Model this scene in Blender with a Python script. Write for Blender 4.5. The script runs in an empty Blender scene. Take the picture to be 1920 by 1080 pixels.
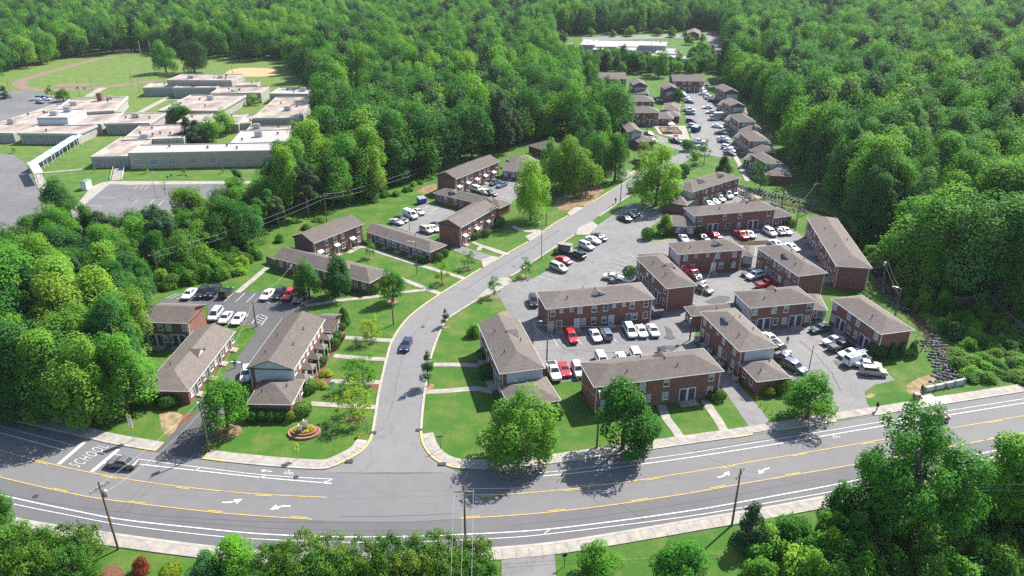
import bpy, math, random
import numpy as np
from mathutils import Vector, Matrix
from mathutils.geometry import tessellate_polygon

R = math.radians
# ------------------------------------------------------------------ camera, sky, sun, exposure
CAM_H, PITCH, FPX = 72.0, R(25.4), 1400.0
scene = bpy.context.scene
col = scene.collection
cam_data = bpy.data.cameras.new('camera')
cam_data.sensor_width = 36.0
cam_data.lens = FPX / 1920.0 * 36.0
cam_data.clip_start = 1.0
cam_data.clip_end = 6000.0
cam = bpy.data.objects.new('camera', cam_data)
cam.location = (0, 0, CAM_H)
cam.rotation_euler = (math.pi / 2 - PITCH, 0, 0)
col.objects.link(cam)
scene.camera = cam

SUN_AZ, SUN_EL = R(47.0), R(47.0)          # azimuth measured from +Y (away from camera) towards +X
world = bpy.data.worlds.new('World')
scene.world = world
world.use_nodes = True
wn = world.node_tree
wn.nodes.clear()
sky = wn.nodes.new('ShaderNodeTexSky')
sky.sky_type = 'NISHITA'
sky.sun_disc = False
sky.sun_elevation = SUN_EL
sky.sun_rotation = SUN_AZ
sky.altitude = 200
sky.air_density = 1.0
sky.dust_density = 1.0
bg = wn.nodes.new('ShaderNodeBackground')
bg.inputs['Strength'].default_value = 0.105
wo = wn.nodes.new('ShaderNodeOutputWorld')
wn.links.new(sky.outputs[0], bg.inputs[0])
wn.links.new(bg.outputs[0], wo.inputs[0])

sl = bpy.data.lights.new('sun', 'SUN')
sl.energy = 4.7
sl.angle = R(0.53)
sl.color = (1.0, 0.95, 0.88)
sun = bpy.data.objects.new('sun', sl)
sd = Vector((math.sin(SUN_AZ) * math.cos(SUN_EL), math.cos(SUN_AZ) * math.cos(SUN_EL), math.sin(SUN_EL)))
sun.rotation_euler = sd.to_track_quat('Z', 'Y').to_euler()
sun.location = (150, 150, 200)
col.objects.link(sun)

scene.view_settings.view_transform = 'Standard'
scene.view_settings.look = 'None'
scene.view_settings.exposure = 1.36
scene.view_settings.gamma = 1.0
scene.view_settings.use_curve_mapping = False
cy = scene.cycles
cy.max_bounces = 6
cy.diffuse_bounces = 3
cy.glossy_bounces = 2
cy.transmission_bounces = 3
cy.volume_bounces = 0
cy.transparent_max_bounces = 4
cy.use_adaptive_sampling = True
cy.adaptive_threshold = 0.01
cy.caustics_reflective = False
cy.caustics_refractive = False
cy.sample_clamp_indirect = 4.0
cy.use_denoising = False

# ------------------------------------------------------------------ pixel of the 1920x1080 survey photo -> place on the ground
CP, SP = math.cos(PITCH), math.sin(PITCH)

def P(px, py, z=0.0):
    a, b = (px - 960.0) / FPX, (py - 540.0) / FPX
    dx, dy, dz = a, CP - b * SP, -SP - b * CP
    t = (z - CAM_H) / dz
    return Vector((dx * t, dy * t, z))

def proj(x, y, z):
    zc = y * CP + (CAM_H - z) * SP
    yc = (CAM_H - z) * CP - y * SP
    if zc < 1: return (-9999, -9999, zc)
    return (960 + FPX * x / zc, 540 + FPX * yc / zc, zc)

def height_at(base, top_y):
    b = P(*base)
    lo, hi = 0.0, 60.0
    for _ in range(40):
        m = (lo + hi) / 2
        if proj(b.x, b.y, m)[1] > top_y: lo = m
        else: hi = m
    return lo

def PW(pts, z=0.0):
    return [P(x, y, z) for x, y in pts]

# ------------------------------------------------------------------ small helpers
def put(o, label=None, cat=None, group=None, kind=None):
    if label: o['label'] = label
    if cat: o['category'] = cat
    if group: o['group'] = group
    if kind: o['kind'] = kind
    return o

def link(o, parent=None):
    col.objects.link(o)
    if parent is not None: o.parent = parent
    return o

def mk(name, verts, faces, mats, midx=None, smooth=False):
    me = bpy.data.meshes.new(name)
    me.from_pydata([tuple(v) for v in verts], [], faces)
    for m in (mats if isinstance(mats, (list, tuple)) else [mats]): me.materials.append(m)
    if midx: me.polygons.foreach_set('material_index', midx)
    if smooth:
        me.polygons.foreach_set('use_smooth', [True] * len(me.polygons))
        me.set_sharp_from_angle(angle=R(38))
    me.update()
    return me

def ob(name, me, parent=None, loc=(0, 0, 0), rz=0.0, scale=None, color=None):
    o = bpy.data.objects.new(name, me)
    o.location = loc
    if rz: o.rotation_euler = (0, 0, rz)
    if scale: o.scale = scale
    if color: o.color = (*color, 1.0)
    return link(o, parent)

def empty(name, loc=(0, 0, 0), rz=0.0, scale=None):
    o = bpy.data.objects.new(name, None)
    o.empty_display_size = 0.5
    o.location = loc
    o.rotation_euler = (0, 0, rz)
    if scale: o.scale = scale
    return link(o)

class MB:
    """collects simple solids into one mesh"""
    def __init__(s): s.v, s.f, s.m = [], [], []
    def add(s, vs, fs, m=0):
        n = len(s.v)
        s.v += [tuple(v) for v in vs]
        s.f += [tuple(i + n for i in f) for f in fs]
        s.m += [m] * len(fs)
        return s
    def box(s, x0, x1, y0, y1, z0, z1, m=0):
        return s.add([(x0, y0, z0), (x1, y0, z0), (x1, y1, z0), (x0, y1, z0), (x0, y0, z1), (x1, y0, z1), (x1, y1, z1), (x0, y1, z1)],
                     [(0, 3, 2, 1), (4, 5, 6, 7), (0, 1, 5, 4), (1, 2, 6, 5), (2, 3, 7, 6), (3, 0, 4, 7)], m)
    def tube(s, pts, rad, n=6, m=0, cap=True):
        pts = [Vector(p) for p in pts]
        if not isinstance(rad, (list, tuple)): rad = [rad] * len(pts)
        base = len(s.v)
        for i, p in enumerate(pts):
            d = (pts[min(i + 1, len(pts) - 1)] - pts[max(i - 1, 0)])
            d = d.normalized() if d.length > 1e-6 else Vector((0, 0, 1))
            a = d.cross(Vector((0, 0, 1)) if abs(d.z) < .95 else Vector((1, 0, 0))).normalized()
            b = d.cross(a)
            for k in range(n):
                t = 2 * math.pi * k / n
                s.v.append(tuple(p + (a * math.cos(t) + b * math.sin(t)) * rad[i]))
        for i in range(len(pts) - 1):
            for k in range(n):
                k2 = (k + 1) % n
                s.f.append((base + i * n + k, base + i * n + k2, base + (i + 1) * n + k2, base + (i + 1) * n + k)); s.m.append(m)
        if cap:
            s.f.append(tuple(base + k for k in range(n))[::-1]); s.m.append(m)
            s.f.append(tuple(base + (len(pts) - 1) * n + k for k in range(n))); s.m.append(m)
        return s
    def lathe(s, prof, n=12, m=0, cx=0, cy=0):
        base = len(s.v)
        for r, z in prof:
            for k in range(n):
                t = 2 * math.pi * k / n
                s.v.append((cx + r * math.cos(t), cy + r * math.sin(t), z))
        for i in range(len(prof) - 1):
            for k in range(n):
                k2 = (k + 1) % n
                s.f.append((base + i * n + k, base + i * n + k2, base + (i + 1) * n + k2, base + (i + 1) * n + k)); s.m.append(m)
        s.f.append(tuple(base + (len(prof) - 1) * n + k for k in range(n))); s.m.append(m)
        return s
    def mesh(s, name, mats, smooth=False):
        return mk(name, s.v, s.f, mats, s.m, smooth)

# ------------------------------------------------------------------ materials (all node based)
MATS = {}
def nodes(name):
    m = bpy.data.materials.new(name)
    m.use_nodes = True
    nt = m.node_tree
    nt.nodes.clear()
    out = nt.nodes.new('ShaderNodeOutputMaterial')
    MATS[name] = m
    def N(t, **kw):
        n = nt.nodes.new(t)
        for k, v in kw.items():
            if k in n.inputs.keys(): n.inputs[k].default_value = v
            else: setattr(n, k, v)
        return n
    def L(a, b): nt.links.new(a, b)
    return m, nt, out, N, L

def mixc(N, L, fac, a, b, mode='MIX'):
    n = N('ShaderNodeMix', data_type='RGBA', blend_type=mode)
    for sock, v in ((0, fac), (6, a), (7, b)):
        if hasattr(v, 'is_output'): L(v, n.inputs[sock])
        else: n.inputs[sock].default_value = v if sock == 0 else (*v, 1.0)
    return n.outputs[2]

def ramp(N, L, src, lo, hi):
    n = N('ShaderNodeMapRange')
    L(src, n.inputs[0])
    n.inputs[1].default_value, n.inputs[2].default_value = lo, hi
    return n.outputs[0]

def noise(N, L, vec, scale, detail=3.0, rough=.6):
    n = N('ShaderNodeTexNoise')
    n.inputs['Scale'].default_value = scale
    n.inputs['Detail'].default_value = detail
    n.inputs['Roughness'].default_value = rough
    L(vec, n.inputs['Vector'])
    return n.outputs[0]

def plain(name, c, rough=.7, amt=.25, scale=2.0, spec=.3, metal=0.0, world_pos=False, coat=0.0, objcol=False):
    c = tuple(x * .86 for x in c)
    m, nt, out, N, L = nodes(name)
    p = N('ShaderNodeBsdfPrincipled')
    p.inputs['Roughness'].default_value = rough
    p.inputs['Specular IOR Level'].default_value = spec
    p.inputs['Metallic'].default_value = metal
    p.inputs['Coat Weight'].default_value = coat
    vec = N('ShaderNodeNewGeometry').outputs['Position'] if world_pos else N('ShaderNodeTexCoord').outputs['Object']
    f = ramp(N, L, noise(N, L, vec, scale, 4.0), .3, .7)
    if objcol:
        oc = N('ShaderNodeObjectInfo').outputs['Color']
        v = N('ShaderNodeMapRange'); L(f, v.inputs[0]); v.inputs[3].default_value = 1 - amt; v.inputs[4].default_value = 1 + amt * .4
        c1 = N('ShaderNodeVectorMath', operation='SCALE'); L(oc, c1.inputs[0]); L(v.outputs[0], c1.inputs['Scale'])
        L(c1.outputs[0], p.inputs['Base Color'])
    else:
        L(mixc(N, L, f, tuple(x * (1 - amt) for x in c), tuple(min(1, x * (1 + amt)) for x in c)), p.inputs['Base Color'])
    L(p.outputs[0], out.inputs[0])
    return m

def m_grass():
    m, nt, out, N, L = nodes('grass')
    pos = N('ShaderNodeNewGeometry').outputs['Position']
    p = N('ShaderNodeBsdfPrincipled'); p.inputs['Roughness'].default_value = .85; p.inputs['Specular IOR Level'].default_value = .15
    big = ramp(N, L, noise(N, L, pos, .035, 4), .35, .68)
    mid = ramp(N, L, noise(N, L, pos, .22, 6, .7), .44, .66)
    fine = ramp(N, L, noise(N, L, pos, 2.2, 6, .75), .3, .7)
    fin2 = ramp(N, L, noise(N, L, pos, 9.0, 3, .7), .25, .75)
    c = mixc(N, L, big, (.036, .112, .012), (.056, .140, .016))
    c = mixc(N, L, mid, c, (.135, .165, .036))
    dry = ramp(N, L, noise(N, L, pos, .09, 7, .72), .60, .74)
    c = mixc(N, L, dry, c, mixc(N, L, .55, c, (.20, .175, .075)))
    c = mixc(N, L, fine, mixc(N, L, .55, c, (.03, .085, .008)), c)
    c = mixc(N, L, fin2, mixc(N, L, .35, c, (.02, .06, .006)), c)
    sx = N('ShaderNodeSeparateXYZ'); L(pos, sx.inputs[0])
    far = N('ShaderNodeMapRange'); L(sx.outputs[1], far.inputs[0]); far.inputs[1].default_value = 215; far.inputs[2].default_value = 300
    left = N('ShaderNodeMapRange'); L(sx.outputs[0], left.inputs[0]); left.inputs[1].default_value = -20; left.inputs[2].default_value = -70
    fm = N('ShaderNodeMath', operation='MULTIPLY'); L(far.outputs[0], fm.inputs[0]); L(left.outputs[0], fm.inputs[1])
    c = mixc(N, L, fm.outputs[0], c, mixc(N, L, mid, (.078, .14, .026), (.135, .155, .045)))   # drier school turf
    L(c, p.inputs['Base Color'])
    b = N('ShaderNodeBump'); b.inputs['Strength'].default_value = .5; b.inputs['Distance'].default_value = .1
    L(fin2, b.inputs['Height']); L(b.outputs[0], p.inputs['Normal'])
    L(p.outputs[0], out.inputs[0])
    return m

def m_asphalt(name, base, warm, patch=.5, crack=True):
    base, warm = tuple(x * .85 for x in base), tuple(x * .85 for x in warm)
    m, nt, out, N, L = nodes(name)
    pos = N('ShaderNodeNewGeometry').outputs['Position']
    p = N('ShaderNodeBsdfPrincipled'); p.inputs['Roughness'].default_value = .82; p.inputs['Specular IOR Level'].default_value = .25
    big = ramp(N, L, noise(N, L, pos, .06, 4), .36, .66)
    mid = ramp(N, L, noise(N, L, pos, .5, 6, .7), .45, .75)
    fine = ramp(N, L, noise(N, L, pos, 14, 3, .8), .2, .8)
    c = mixc(N, L, big, base, warm)
    c = mixc(N, L, mid, c, mixc(N, L, patch, c, tuple(x * .55 for x in base)))
    c = mixc(N, L, fine, mixc(N, L, .22, c, (.05, .05, .052)), c)
    if crack:
        v = N('ShaderNodeTexVoronoi', feature='DISTANCE_TO_EDGE'); v.inputs['Scale'].default_value = .11
        w = N('ShaderNodeVectorMath', operation='ADD')
        nz = N('ShaderNodeTexNoise'); nz.inputs['Scale'].default_value = .35; L(pos, nz.inputs['Vector'])
        sc = N('ShaderNodeVectorMath', operation='SCALE'); L(nz.outputs[1], sc.inputs[0]); sc.inputs['Scale'].default_value = 4.0
        L(pos, w.inputs[0]); L(sc.outputs[0], w.inputs[1]); L(w.outputs[0], v.inputs['Vector'])
        cr = N('ShaderNodeMapRange'); L(v.outputs[0], cr.inputs[0]); cr.inputs[1].default_value = .004; cr.inputs[2].default_value = .010; cr.inputs[3].default_value = .3; cr.inputs[4].default_value = 0
        c = mixc(N, L, cr.outputs[0], c, (.06, .06, .062))
    L(c, p.inputs['Base Color'])
    L(p.outputs[0], out.inputs[0])
    return m

def m_brick(name, a, b, mortar):
    a, b, mortar = (tuple(x * .88 for x in q) for q in (a, b, mortar))
    m, nt, out, N, L = nodes(name)
    tc = N('ShaderNodeTexCoord').outputs['Object']
    s = N('ShaderNodeSeparateXYZ'); L(tc, s.inputs[0])
    ad = N('ShaderNodeMath', operation='ADD'); L(s.outputs[0], ad.inputs[0]); L(s.outputs[1], ad.inputs[1])
    cb = N('ShaderNodeCombineXYZ'); L(ad.outputs[0], cb.inputs[0]); L(s.outputs[2], cb.inputs[1])
    br = N('ShaderNodeTexBrick')
    L(cb.outputs[0], br.inputs['Vector'])
    br.inputs['Scale'].default_value = 1.0
    br.inputs['Brick Width'].default_value = .24; br.inputs['Row Height'].default_value = .085; br.inputs['Mortar Size'].default_value = .006
    br.inputs['Color1'].default_value = (*a, 1); br.inputs['Color2'].default_value = (*b, 1); br.inputs['Mortar'].default_value = (*mortar, 1)
    f = ramp(N, L, noise(N, L, tc, .6, 5, .65), .3, .75)
    f2 = ramp(N, L, noise(N, L, cb.outputs[0], 3.5, 3, .7), .35, .7)
    c = mixc(N, L, f, br.outputs[0], mixc(N, L, .45, br.outputs[0], tuple(x * .5 for x in a)))
    c = mixc(N, L, f2, c, mixc(N, L, .3, c, tuple(min(1, x * 1.5) for x in b)))
    oc = N('ShaderNodeObjectInfo').outputs['Color']
    c = mixc(N, L, 1.0, c, oc, 'MULTIPLY')
    p = N('ShaderNodeBsdfPrincipled'); p.inputs['Roughness'].default_value = .85; p.inputs['Specular IOR Level'].default_value = .2
    L(c, p.inputs['Base Color']); L(p.outputs[0], out.inputs[0])
    return m

def m_roof():
    m, nt, out, N, L = nodes('shingle')
    tc = N('ShaderNodeTexCoord').outputs['Object']
    s = N('ShaderNodeSeparateXYZ'); L(tc, s.inputs[0])
    cb = N('ShaderNodeCombineXYZ')
    ad = N('ShaderNodeMath', operation='ADD'); L(s.outputs[0], ad.inputs[0]); L(s.outputs[1], ad.inputs[1])
    L(ad.outputs[0], cb.inputs[0])
    zz = N('ShaderNodeMath', operation='MULTIPLY'); L(s.outputs[2], zz.inputs[0]); zz.inputs[1].default_value = 2.6
    L(zz.outputs[0], cb.inputs[1])
    br = N('ShaderNodeTexBrick'); L(cb.outputs[0], br.inputs['Vector'])
    br.inputs['Scale'].default_value = 1.0; br.inputs['Brick Width'].default_value = .55; br.inputs['Row Height'].default_value = .34; br.inputs['Mortar Size'].default_value = .012
    br.inputs['Color1'].default_value = (.134, .112, .098, 1); br.inputs['Color2'].default_value = (.184, .155, .136, 1); br.inputs['Mortar'].default_value = (.085, .072, .065, 1)
    f = ramp(N, L, noise(N, L, tc, .35, 5, .6), .35, .7)
    f2 = ramp(N, L, noise(N, L, tc, 6.0, 3, .8), .25, .75)
    oi = N('ShaderNodeObjectInfo')
    tone = N('ShaderNodeMapRange'); L(oi.outputs['Random'], tone.inputs[0]); tone.inputs[3].default_value = .72; tone.inputs[4].default_value = .96
    c = mixc(N, L, f, br.outputs[0], mixc(N, L, .4, br.outputs[0], (.125, .108, .098)))
    c = mixc(N, L, f2, mixc(N, L, .25, c, (.07, .06, .055)), c)
    sc = N('ShaderNodeVectorMath', operation='SCALE'); L(c, sc.inputs[0]); L(tone.outputs[0], sc.inputs['Scale'])
    p = N('ShaderNodeBsdfPrincipled'); p.inputs['Roughness'].default_value = .9; p.inputs['Specular IOR Level'].default_value = .2
    L(sc.outputs[0], p.inputs['Base Color']); L(p.outputs[0], out.inputs[0])
    return m

def m_leaf(name, cols, trans=.32, rnd=.55):
    """cols: dark, mid, light leaf colours"""
    m, nt, out, N, L = nodes(name)
    at = N('ShaderNodeAttribute'); at.attribute_name = 'tint'
    oi = N('ShaderNodeObjectInfo')
    mx = N('ShaderNodeMix', data_type='FLOAT'); mx.inputs[0].default_value = rnd
    L(at.outputs['Fac'], mx.inputs[2]); L(oi.outputs['Random'], mx.inputs[3])
    cr = N('ShaderNodeValToRGB')
    L(mx.outputs[0], cr.inputs[0])
    e = cr.color_ramp.elements
    e[0].position, e[0].color = .15, (*cols[0], 1)
    e[1].position, e[1].color = .85, (*cols[2], 1)
    k = e.new(.5); k.color = (*cols[1], 1)
    c = mixc(N, L, 1.0, cr.outputs[0], oi.outputs['Color'], 'MULTIPLY')
    p = N('ShaderNodeBsdfPrincipled'); p.inputs['Roughness'].default_value = .6; p.inputs['Specular IOR Level'].default_value = .08
    L(c, p.inputs['Base Color'])
    t = N('ShaderNodeBsdfTranslucent')
    tcx = mixc(N, L, 1.0, c, (1.0, 1.0, .55), 'MULTIPLY')
    L(tcx, t.inputs[0])
    ms = N('ShaderNodeMixShader'); ms.inputs[0].default_value = trans
    L(p.outputs[0], ms.inputs[1]); L(t.outputs[0], ms.inputs[2]); L(ms.outputs[0], out.inputs[0])
    return m

GRASS = m_grass()
ROADD = m_asphalt('asphalt_dark_lane', (.115, .113, .117), (.135, .132, .134), .25, False)
ROADM = m_asphalt('asphalt_road', (.155, .152, .152), (.175, .171, .168), .25, False)
STREETM = m_asphalt('asphalt_street', (.185, .182, .18), (.205, .20, .195), .3, True)
LOTM = m_asphalt('asphalt_lot', (.175, .172, .17), (.225, .218, .208), .5, True)
LOTD = m_asphalt('asphalt_sealed', (.085, .084, .087), (.11, .108, .108), .4, True)
SCHLOT = m_asphalt('asphalt_school', (.135, .133, .135), (.175, .172, .17), .5, True)
BRICK = m_brick('brick', (.195, .085, .064), (.245, .11, .082), (.21, .165, .145))
SHINGLE = m_roof()
CONC = plain('concrete', (.30, .275, .24), .85, .22, .8, .2, world_pos=True)
CONCW = plain('concrete_new', (.50, .485, .45), .85, .1, .8, .2, world_pos=True)
KERB = plain('kerb_concrete', (.34, .31, .27), .85, .2, .6, .2, world_pos=True)
YELLOW = plain('paint_yellow', (.54, .38, .10), .7, .3, 3.0, .2, world_pos=True)
WHITE = plain('paint_white_line', (.56, .56, .55), .7, .32, 3.5, .2, world_pos=True)
DIRT = plain('dirt', (.21, .14, .085), .95, .45, .6, .1, world_pos=True)
STRAW = plain('dry_ground', (.24, .185, .105), .95, .45, .9, .1, world_pos=True)
MULCH = plain('mulch', (.15, .07, .045), .95, .35, 2.5, .1, world_pos=True)
CLAY = plain('infield_clay', (.44, .285, .165), .95, .12, .2, .1, world_pos=True)
TRACK = plain('track_surface', (.20, .145, .115), .9, .15, .3, .1, world_pos=True)
FLOOR = plain('woodland_floor', (.075, .075, .035), .95, .4, .4, .1, world_pos=True)
TRIM = plain('trim_white', (.68, .67, .64), .5, .06, 1.0, .4)
SIDING = plain('siding', (.52, .54, .56), .6, .08, 1.5, .3)
GLASS = plain('window_glass', (.045, .06, .075), .08, .3, .7, .6)
BLIND = plain('window_blind', (.34, .37, .39), .25, .2, .8, .5)
DOORB = plain('door_blue', (.055, .065, .10), .4, .2, 1.0, .4)
DOORW = plain('door_white', (.58, .58, .56), .4, .08, 1.0, .4)
DOORG = plain('door_grey', (.20, .18, .165), .5, .15, 1.0, .4)
FLATR = plain('flat_roof', (.285, .24, .208), .9, .48, .16, .2)
FLATW = plain('flat_roof_white', (.345, .33, .315), .85, .1, .1, .2)
CONCR = plain('school_wall', (.43, .365, .27), .85, .12, .5, .2)
CONCP = plain('school_panel', (.33, .315, .285), .85, .15, .6, .2)
PARAP = plain('parapet', (.40, .38, .345), .7, .1, .5, .3)
METAL = plain('galvanised', (.42, .43, .44), .4, .15, 2.0, .5, metal=.6)
DARKM = plain('dark_metal', (.04, .04, .045), .5, .2, 2.0, .4)
BLACK = plain('rubber', (.02, .02, .021), .8, .2, 3.0, .2)
WOOD = plain('pole_wood', (.17, .12, .085), .9, .25, 1.5, .1)
WOODG = plain('fence_wood', (.20, .165, .125), .9, .25, 1.0, .1)
BARK = plain('bark', (.13, .095, .07), .95, .35, 1.2, .1)
BARKP = plain('bark_pale', (.20, .17, .14), .95, .3, 1.2, .1)
STONE = plain('riprap_stone', (.145, .14, .14), .9, .5, 2.5, .2, world_pos=True)
WATER = plain('creek_water', (.085, .065, .04), .08, .25, .5, .6, world_pos=True)
PAINT = plain('car_paint', (.5, .5, .5), .28, .04, .8, .5, coat=.6, objcol=True)
CARGL = plain('car_glass', (.022, .028, .034), .05, .2, .5, .7)
TAIL = plain('tail_lamp', (.38, .02, .02), .25, .1, 1, .5)
HEAD = plain('head_lamp', (.66, .68, .70), .12, .1, 1, .6)
COLOR = plain('painted', (.5, .5, .5), .5, .1, 1.5, .3, objcol=True)
LEAF = m_leaf('leaves_spring', ((.040, .145, .018), (.093, .266, .027), (.184, .348, .042)), .48, .62)
LEAFD = m_leaf('leaves_deep', ((.027, .105, .024), (.056, .180, .033), (.102, .244, .040)), .44, .6)
LEAFP = m_leaf('pine_needles', ((.028, .068, .030), (.046, .096, .036), (.070, .126, .042)), .24)
LEAFB = m_leaf('shrub_leaves', ((.036, .114, .015), (.072, .180, .022), (.125, .240, .030)), .38, .4)
# ================================================================== THE SETTING
def smooth(pts, step=1.5):
    pts = [Vector(p) for p in pts]
    if len(pts) < 3:
        a, b = pts[0], pts[-1]
        n = max(1, int((b - a).length / step))
        return [a.lerp(b, i / n) for i in range(n + 1)]
    out = []
    for i in range(len(pts) - 1):
        p0, p1, p2, p3 = pts[max(i - 1, 0)], pts[i], pts[i + 1], pts[min(i + 2, len(pts) - 1)]
        n = max(1, int((p2 - p1).length / step))
        for k in range(n):
            t = k / n
            m1, m2 = (p2 - p0) * .5, (p3 - p1) * .5
            # limit tangents so short segments do not overshoot
            ln = (p2 - p1).length
            if m1.length > ln * 1.2: m1 = m1.normalized() * ln * 1.2
            if m2.length > ln * 1.2: m2 = m2.normalized() * ln * 1.2
            t2, t3 = t * t, t * t * t
            out.append(p1 * (2 * t3 - 3 * t2 + 1) + m1 * (t3 - 2 * t2 + t) + p2 * (-2 * t3 + 3 * t2) + m2 * (t3 - t2))
    out.append(pts[-1])
    return out

def normals(pts):
    ns = []
    for i in range(len(pts)):
        d = pts[min(i + 1, len(pts) - 1)] - pts[max(i - 1, 0)]
        d.z = 0
        d.normalize()
        ns.append(Vector((-d.y, d.x, 0)))
    return ns

def offs(pts, o):
    return [p + n * o for p, n in zip(pts, normals(pts))]

def ribbon(name, pts, o0, o1, z, mat, z0=None, kind='structure'):
    a, b = offs(pts, o0), offs(pts, o1)
    n = len(pts)
    v = [(p.x, p.y, z) for p in a] + [(p.x, p.y, z) for p in b]
    f = [(i, i + 1, n + i + 1, n + i) if o1 > o0 else (i, n + i, n + i + 1, i + 1) for i in range(n - 1)]
    if z0 is not None:
        v += [(p.x, p.y, z0) for p in a] + [(p.x, p.y, z0) for p in b]
        f += [(2 * n + i, 2 * n + i + 1, i + 1, i) for i in range(n - 1)] + [(n + i, n + i + 1, 3 * n + i + 1, 3 * n + i) for i in range(n - 1)]
        f += [(0, n, 3 * n, 2 * n), (n - 1, 3 * n - 1, 4 * n - 1, 2 * n - 1)]
    o = ob(name, mk(name, v, f, mat))
    if kind: o['kind'] = kind
    return o

def sheet(name, pts, z, mat, kind='structure', parent=None):
    pts = [Vector((p.x, p.y, 0)) for p in pts]
    tris = tessellate_polygon([pts])
    v = [(p.x, p.y, z) for p in pts]
    f = []
    for t in tris:
        a, b, c = (pts[i] for i in t)
        f.append(t if (b - a).cross(c - a).z > 0 else t[::-1])
    o = ob(name, mk(name, v, f, mat), parent)
    if kind and parent is None: o['kind'] = kind
    return o

def inside(x, y, poly):
    c = False
    j = len(poly) - 1
    for i in range(len(poly)):
        xi, yi, xj, yj = poly[i].x, poly[i].y, poly[j].x, poly[j].y
        if (yi > y) != (yj > y) and x < (xj - xi) * (y - yi) / (yj - yi) + xi: c = not c
        j = i
    return c

# --- ground with the creek cut into it
CREEK = smooth(PW([(1335, 336), (1370, 350), (1420, 368), (1480, 381), (1530, 392), (1575, 412), (1610, 445), (1640, 490), (1662, 530), (1690, 563), (1728, 602), (1747, 627), (1767, 648), (1780, 664), (1791, 686), (1785, 708)]), 2.0)
def axis(lo, hi, f0, f1, fine, coarse):
    a = list(np.arange(lo, f0, coarse)) + list(np.arange(f0, f1, fine)) + list(np.arange(f1, hi + coarse, coarse))
    return np.array(a)
cpx = np.array([[p.x, p.y] for p in CREEK])
gx = axis(-3000, 3000, cpx[:, 0].min() - 8, cpx[:, 0].max() + 8, 1.5, 60)
gy = axis(-300, 4200, cpx[:, 1].min() - 8, cpx[:, 1].max() + 8, 1.5, 60)
X, Y = np.meshgrid(gx, gy)
Zg = np.zeros_like(X)
fi = (X > cpx[:, 0].min() - 9) & (X < cpx[:, 0].max() + 9) & (Y > cpx[:, 1].min() - 9) & (Y < cpx[:, 1].max() + 9)
q = np.stack([X[fi], Y[fi]], 1)
dist = np.full(len(q), 1e9)
for c in cpx: dist = np.minimum(dist, np.hypot(q[:, 0] - c[0], q[:, 1] - c[1]))
Zg[fi] = -1.0 * np.clip(1 - (dist - .8) / 2.6, 0, 1) ** 1.3
gv = np.stack([X.ravel(), Y.ravel(), Zg.ravel()], 1)
W_ = len(gx)
gf = [(j * W_ + i, j * W_ + i + 1, (j + 1) * W_ + i + 1, (j + 1) * W_ + i) for j in range(len(gy) - 1) for i in range(W_ - 1)]
gme = mk('ground', gv.tolist(), gf, GRASS)
put(ob('ground', gme), kind='structure')
ribbon('creek', CREEK, -1.6, 1.6, -.6, WATER)

# --- carriageways
FAR = smooth(PW([(-420, 680), (-250, 722), (0, 783), (147, 818), (257, 841), (377, 861), (533, 877), (610, 881.5), (680, 886), (740, 887), (830, 885.5), (907, 880), (1017, 872), (1140, 855), (1280, 835), (1413, 816), (1570, 791), (1763, 760), (1920, 735), (2300, 676)]))
NEAR = smooth(PW([(2300, 768), (2100, 812), (1920, 850), (1760, 887), (1597, 920), (1447, 949), (1280, 977), (1223, 987), (1057, 1014), (940, 1026), (800, 1034), (650, 1037), (500, 1033), (380, 1022), (213, 1000), (50, 975), (-200, 922), (-420, 870)]))
sheet('main_road', FAR + NEAR, .012, ROADM)
SL = smooth(PW([(595, 886), (632, 874), (655, 863), (676, 851), (692, 834), (700, 815), (712, 740), (726, 677), (738, 638), (762, 602), (793, 575), (827, 552), (873, 523), (917, 495), (950, 477), (990, 455), (1040, 420), (1090, 390), (1143, 360), (1190, 332), (1235, 305), (1285, 284)]))
SR = smooth(PW([(1305, 292), (1250, 323), (1200, 354), (1167, 375), (1120, 407), (1073, 442), (1017, 478), (973, 508), (927, 537), (900, 557), (853, 587), (833, 603), (817, 637), (803, 680), (797, 715), (787, 807), (790, 828), (797, 843), (808, 857), (822, 868), (860, 886)]))
LANE = smooth(PW([(-420, 792), (-250, 836), (0, 896), (117, 923), (200, 938), (393, 961), (490, 969), (585, 975), (720, 979), (862, 974), (1007, 964), (1140, 949), (1280, 928), (1423, 903), (1593, 874), (1760, 843), (1920, 813), (2300, 740)]))
sheet('near_lane', LANE + NEAR, .018, ROADD)
sheet('side_street', SL + SR, .016, STREETM)
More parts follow.
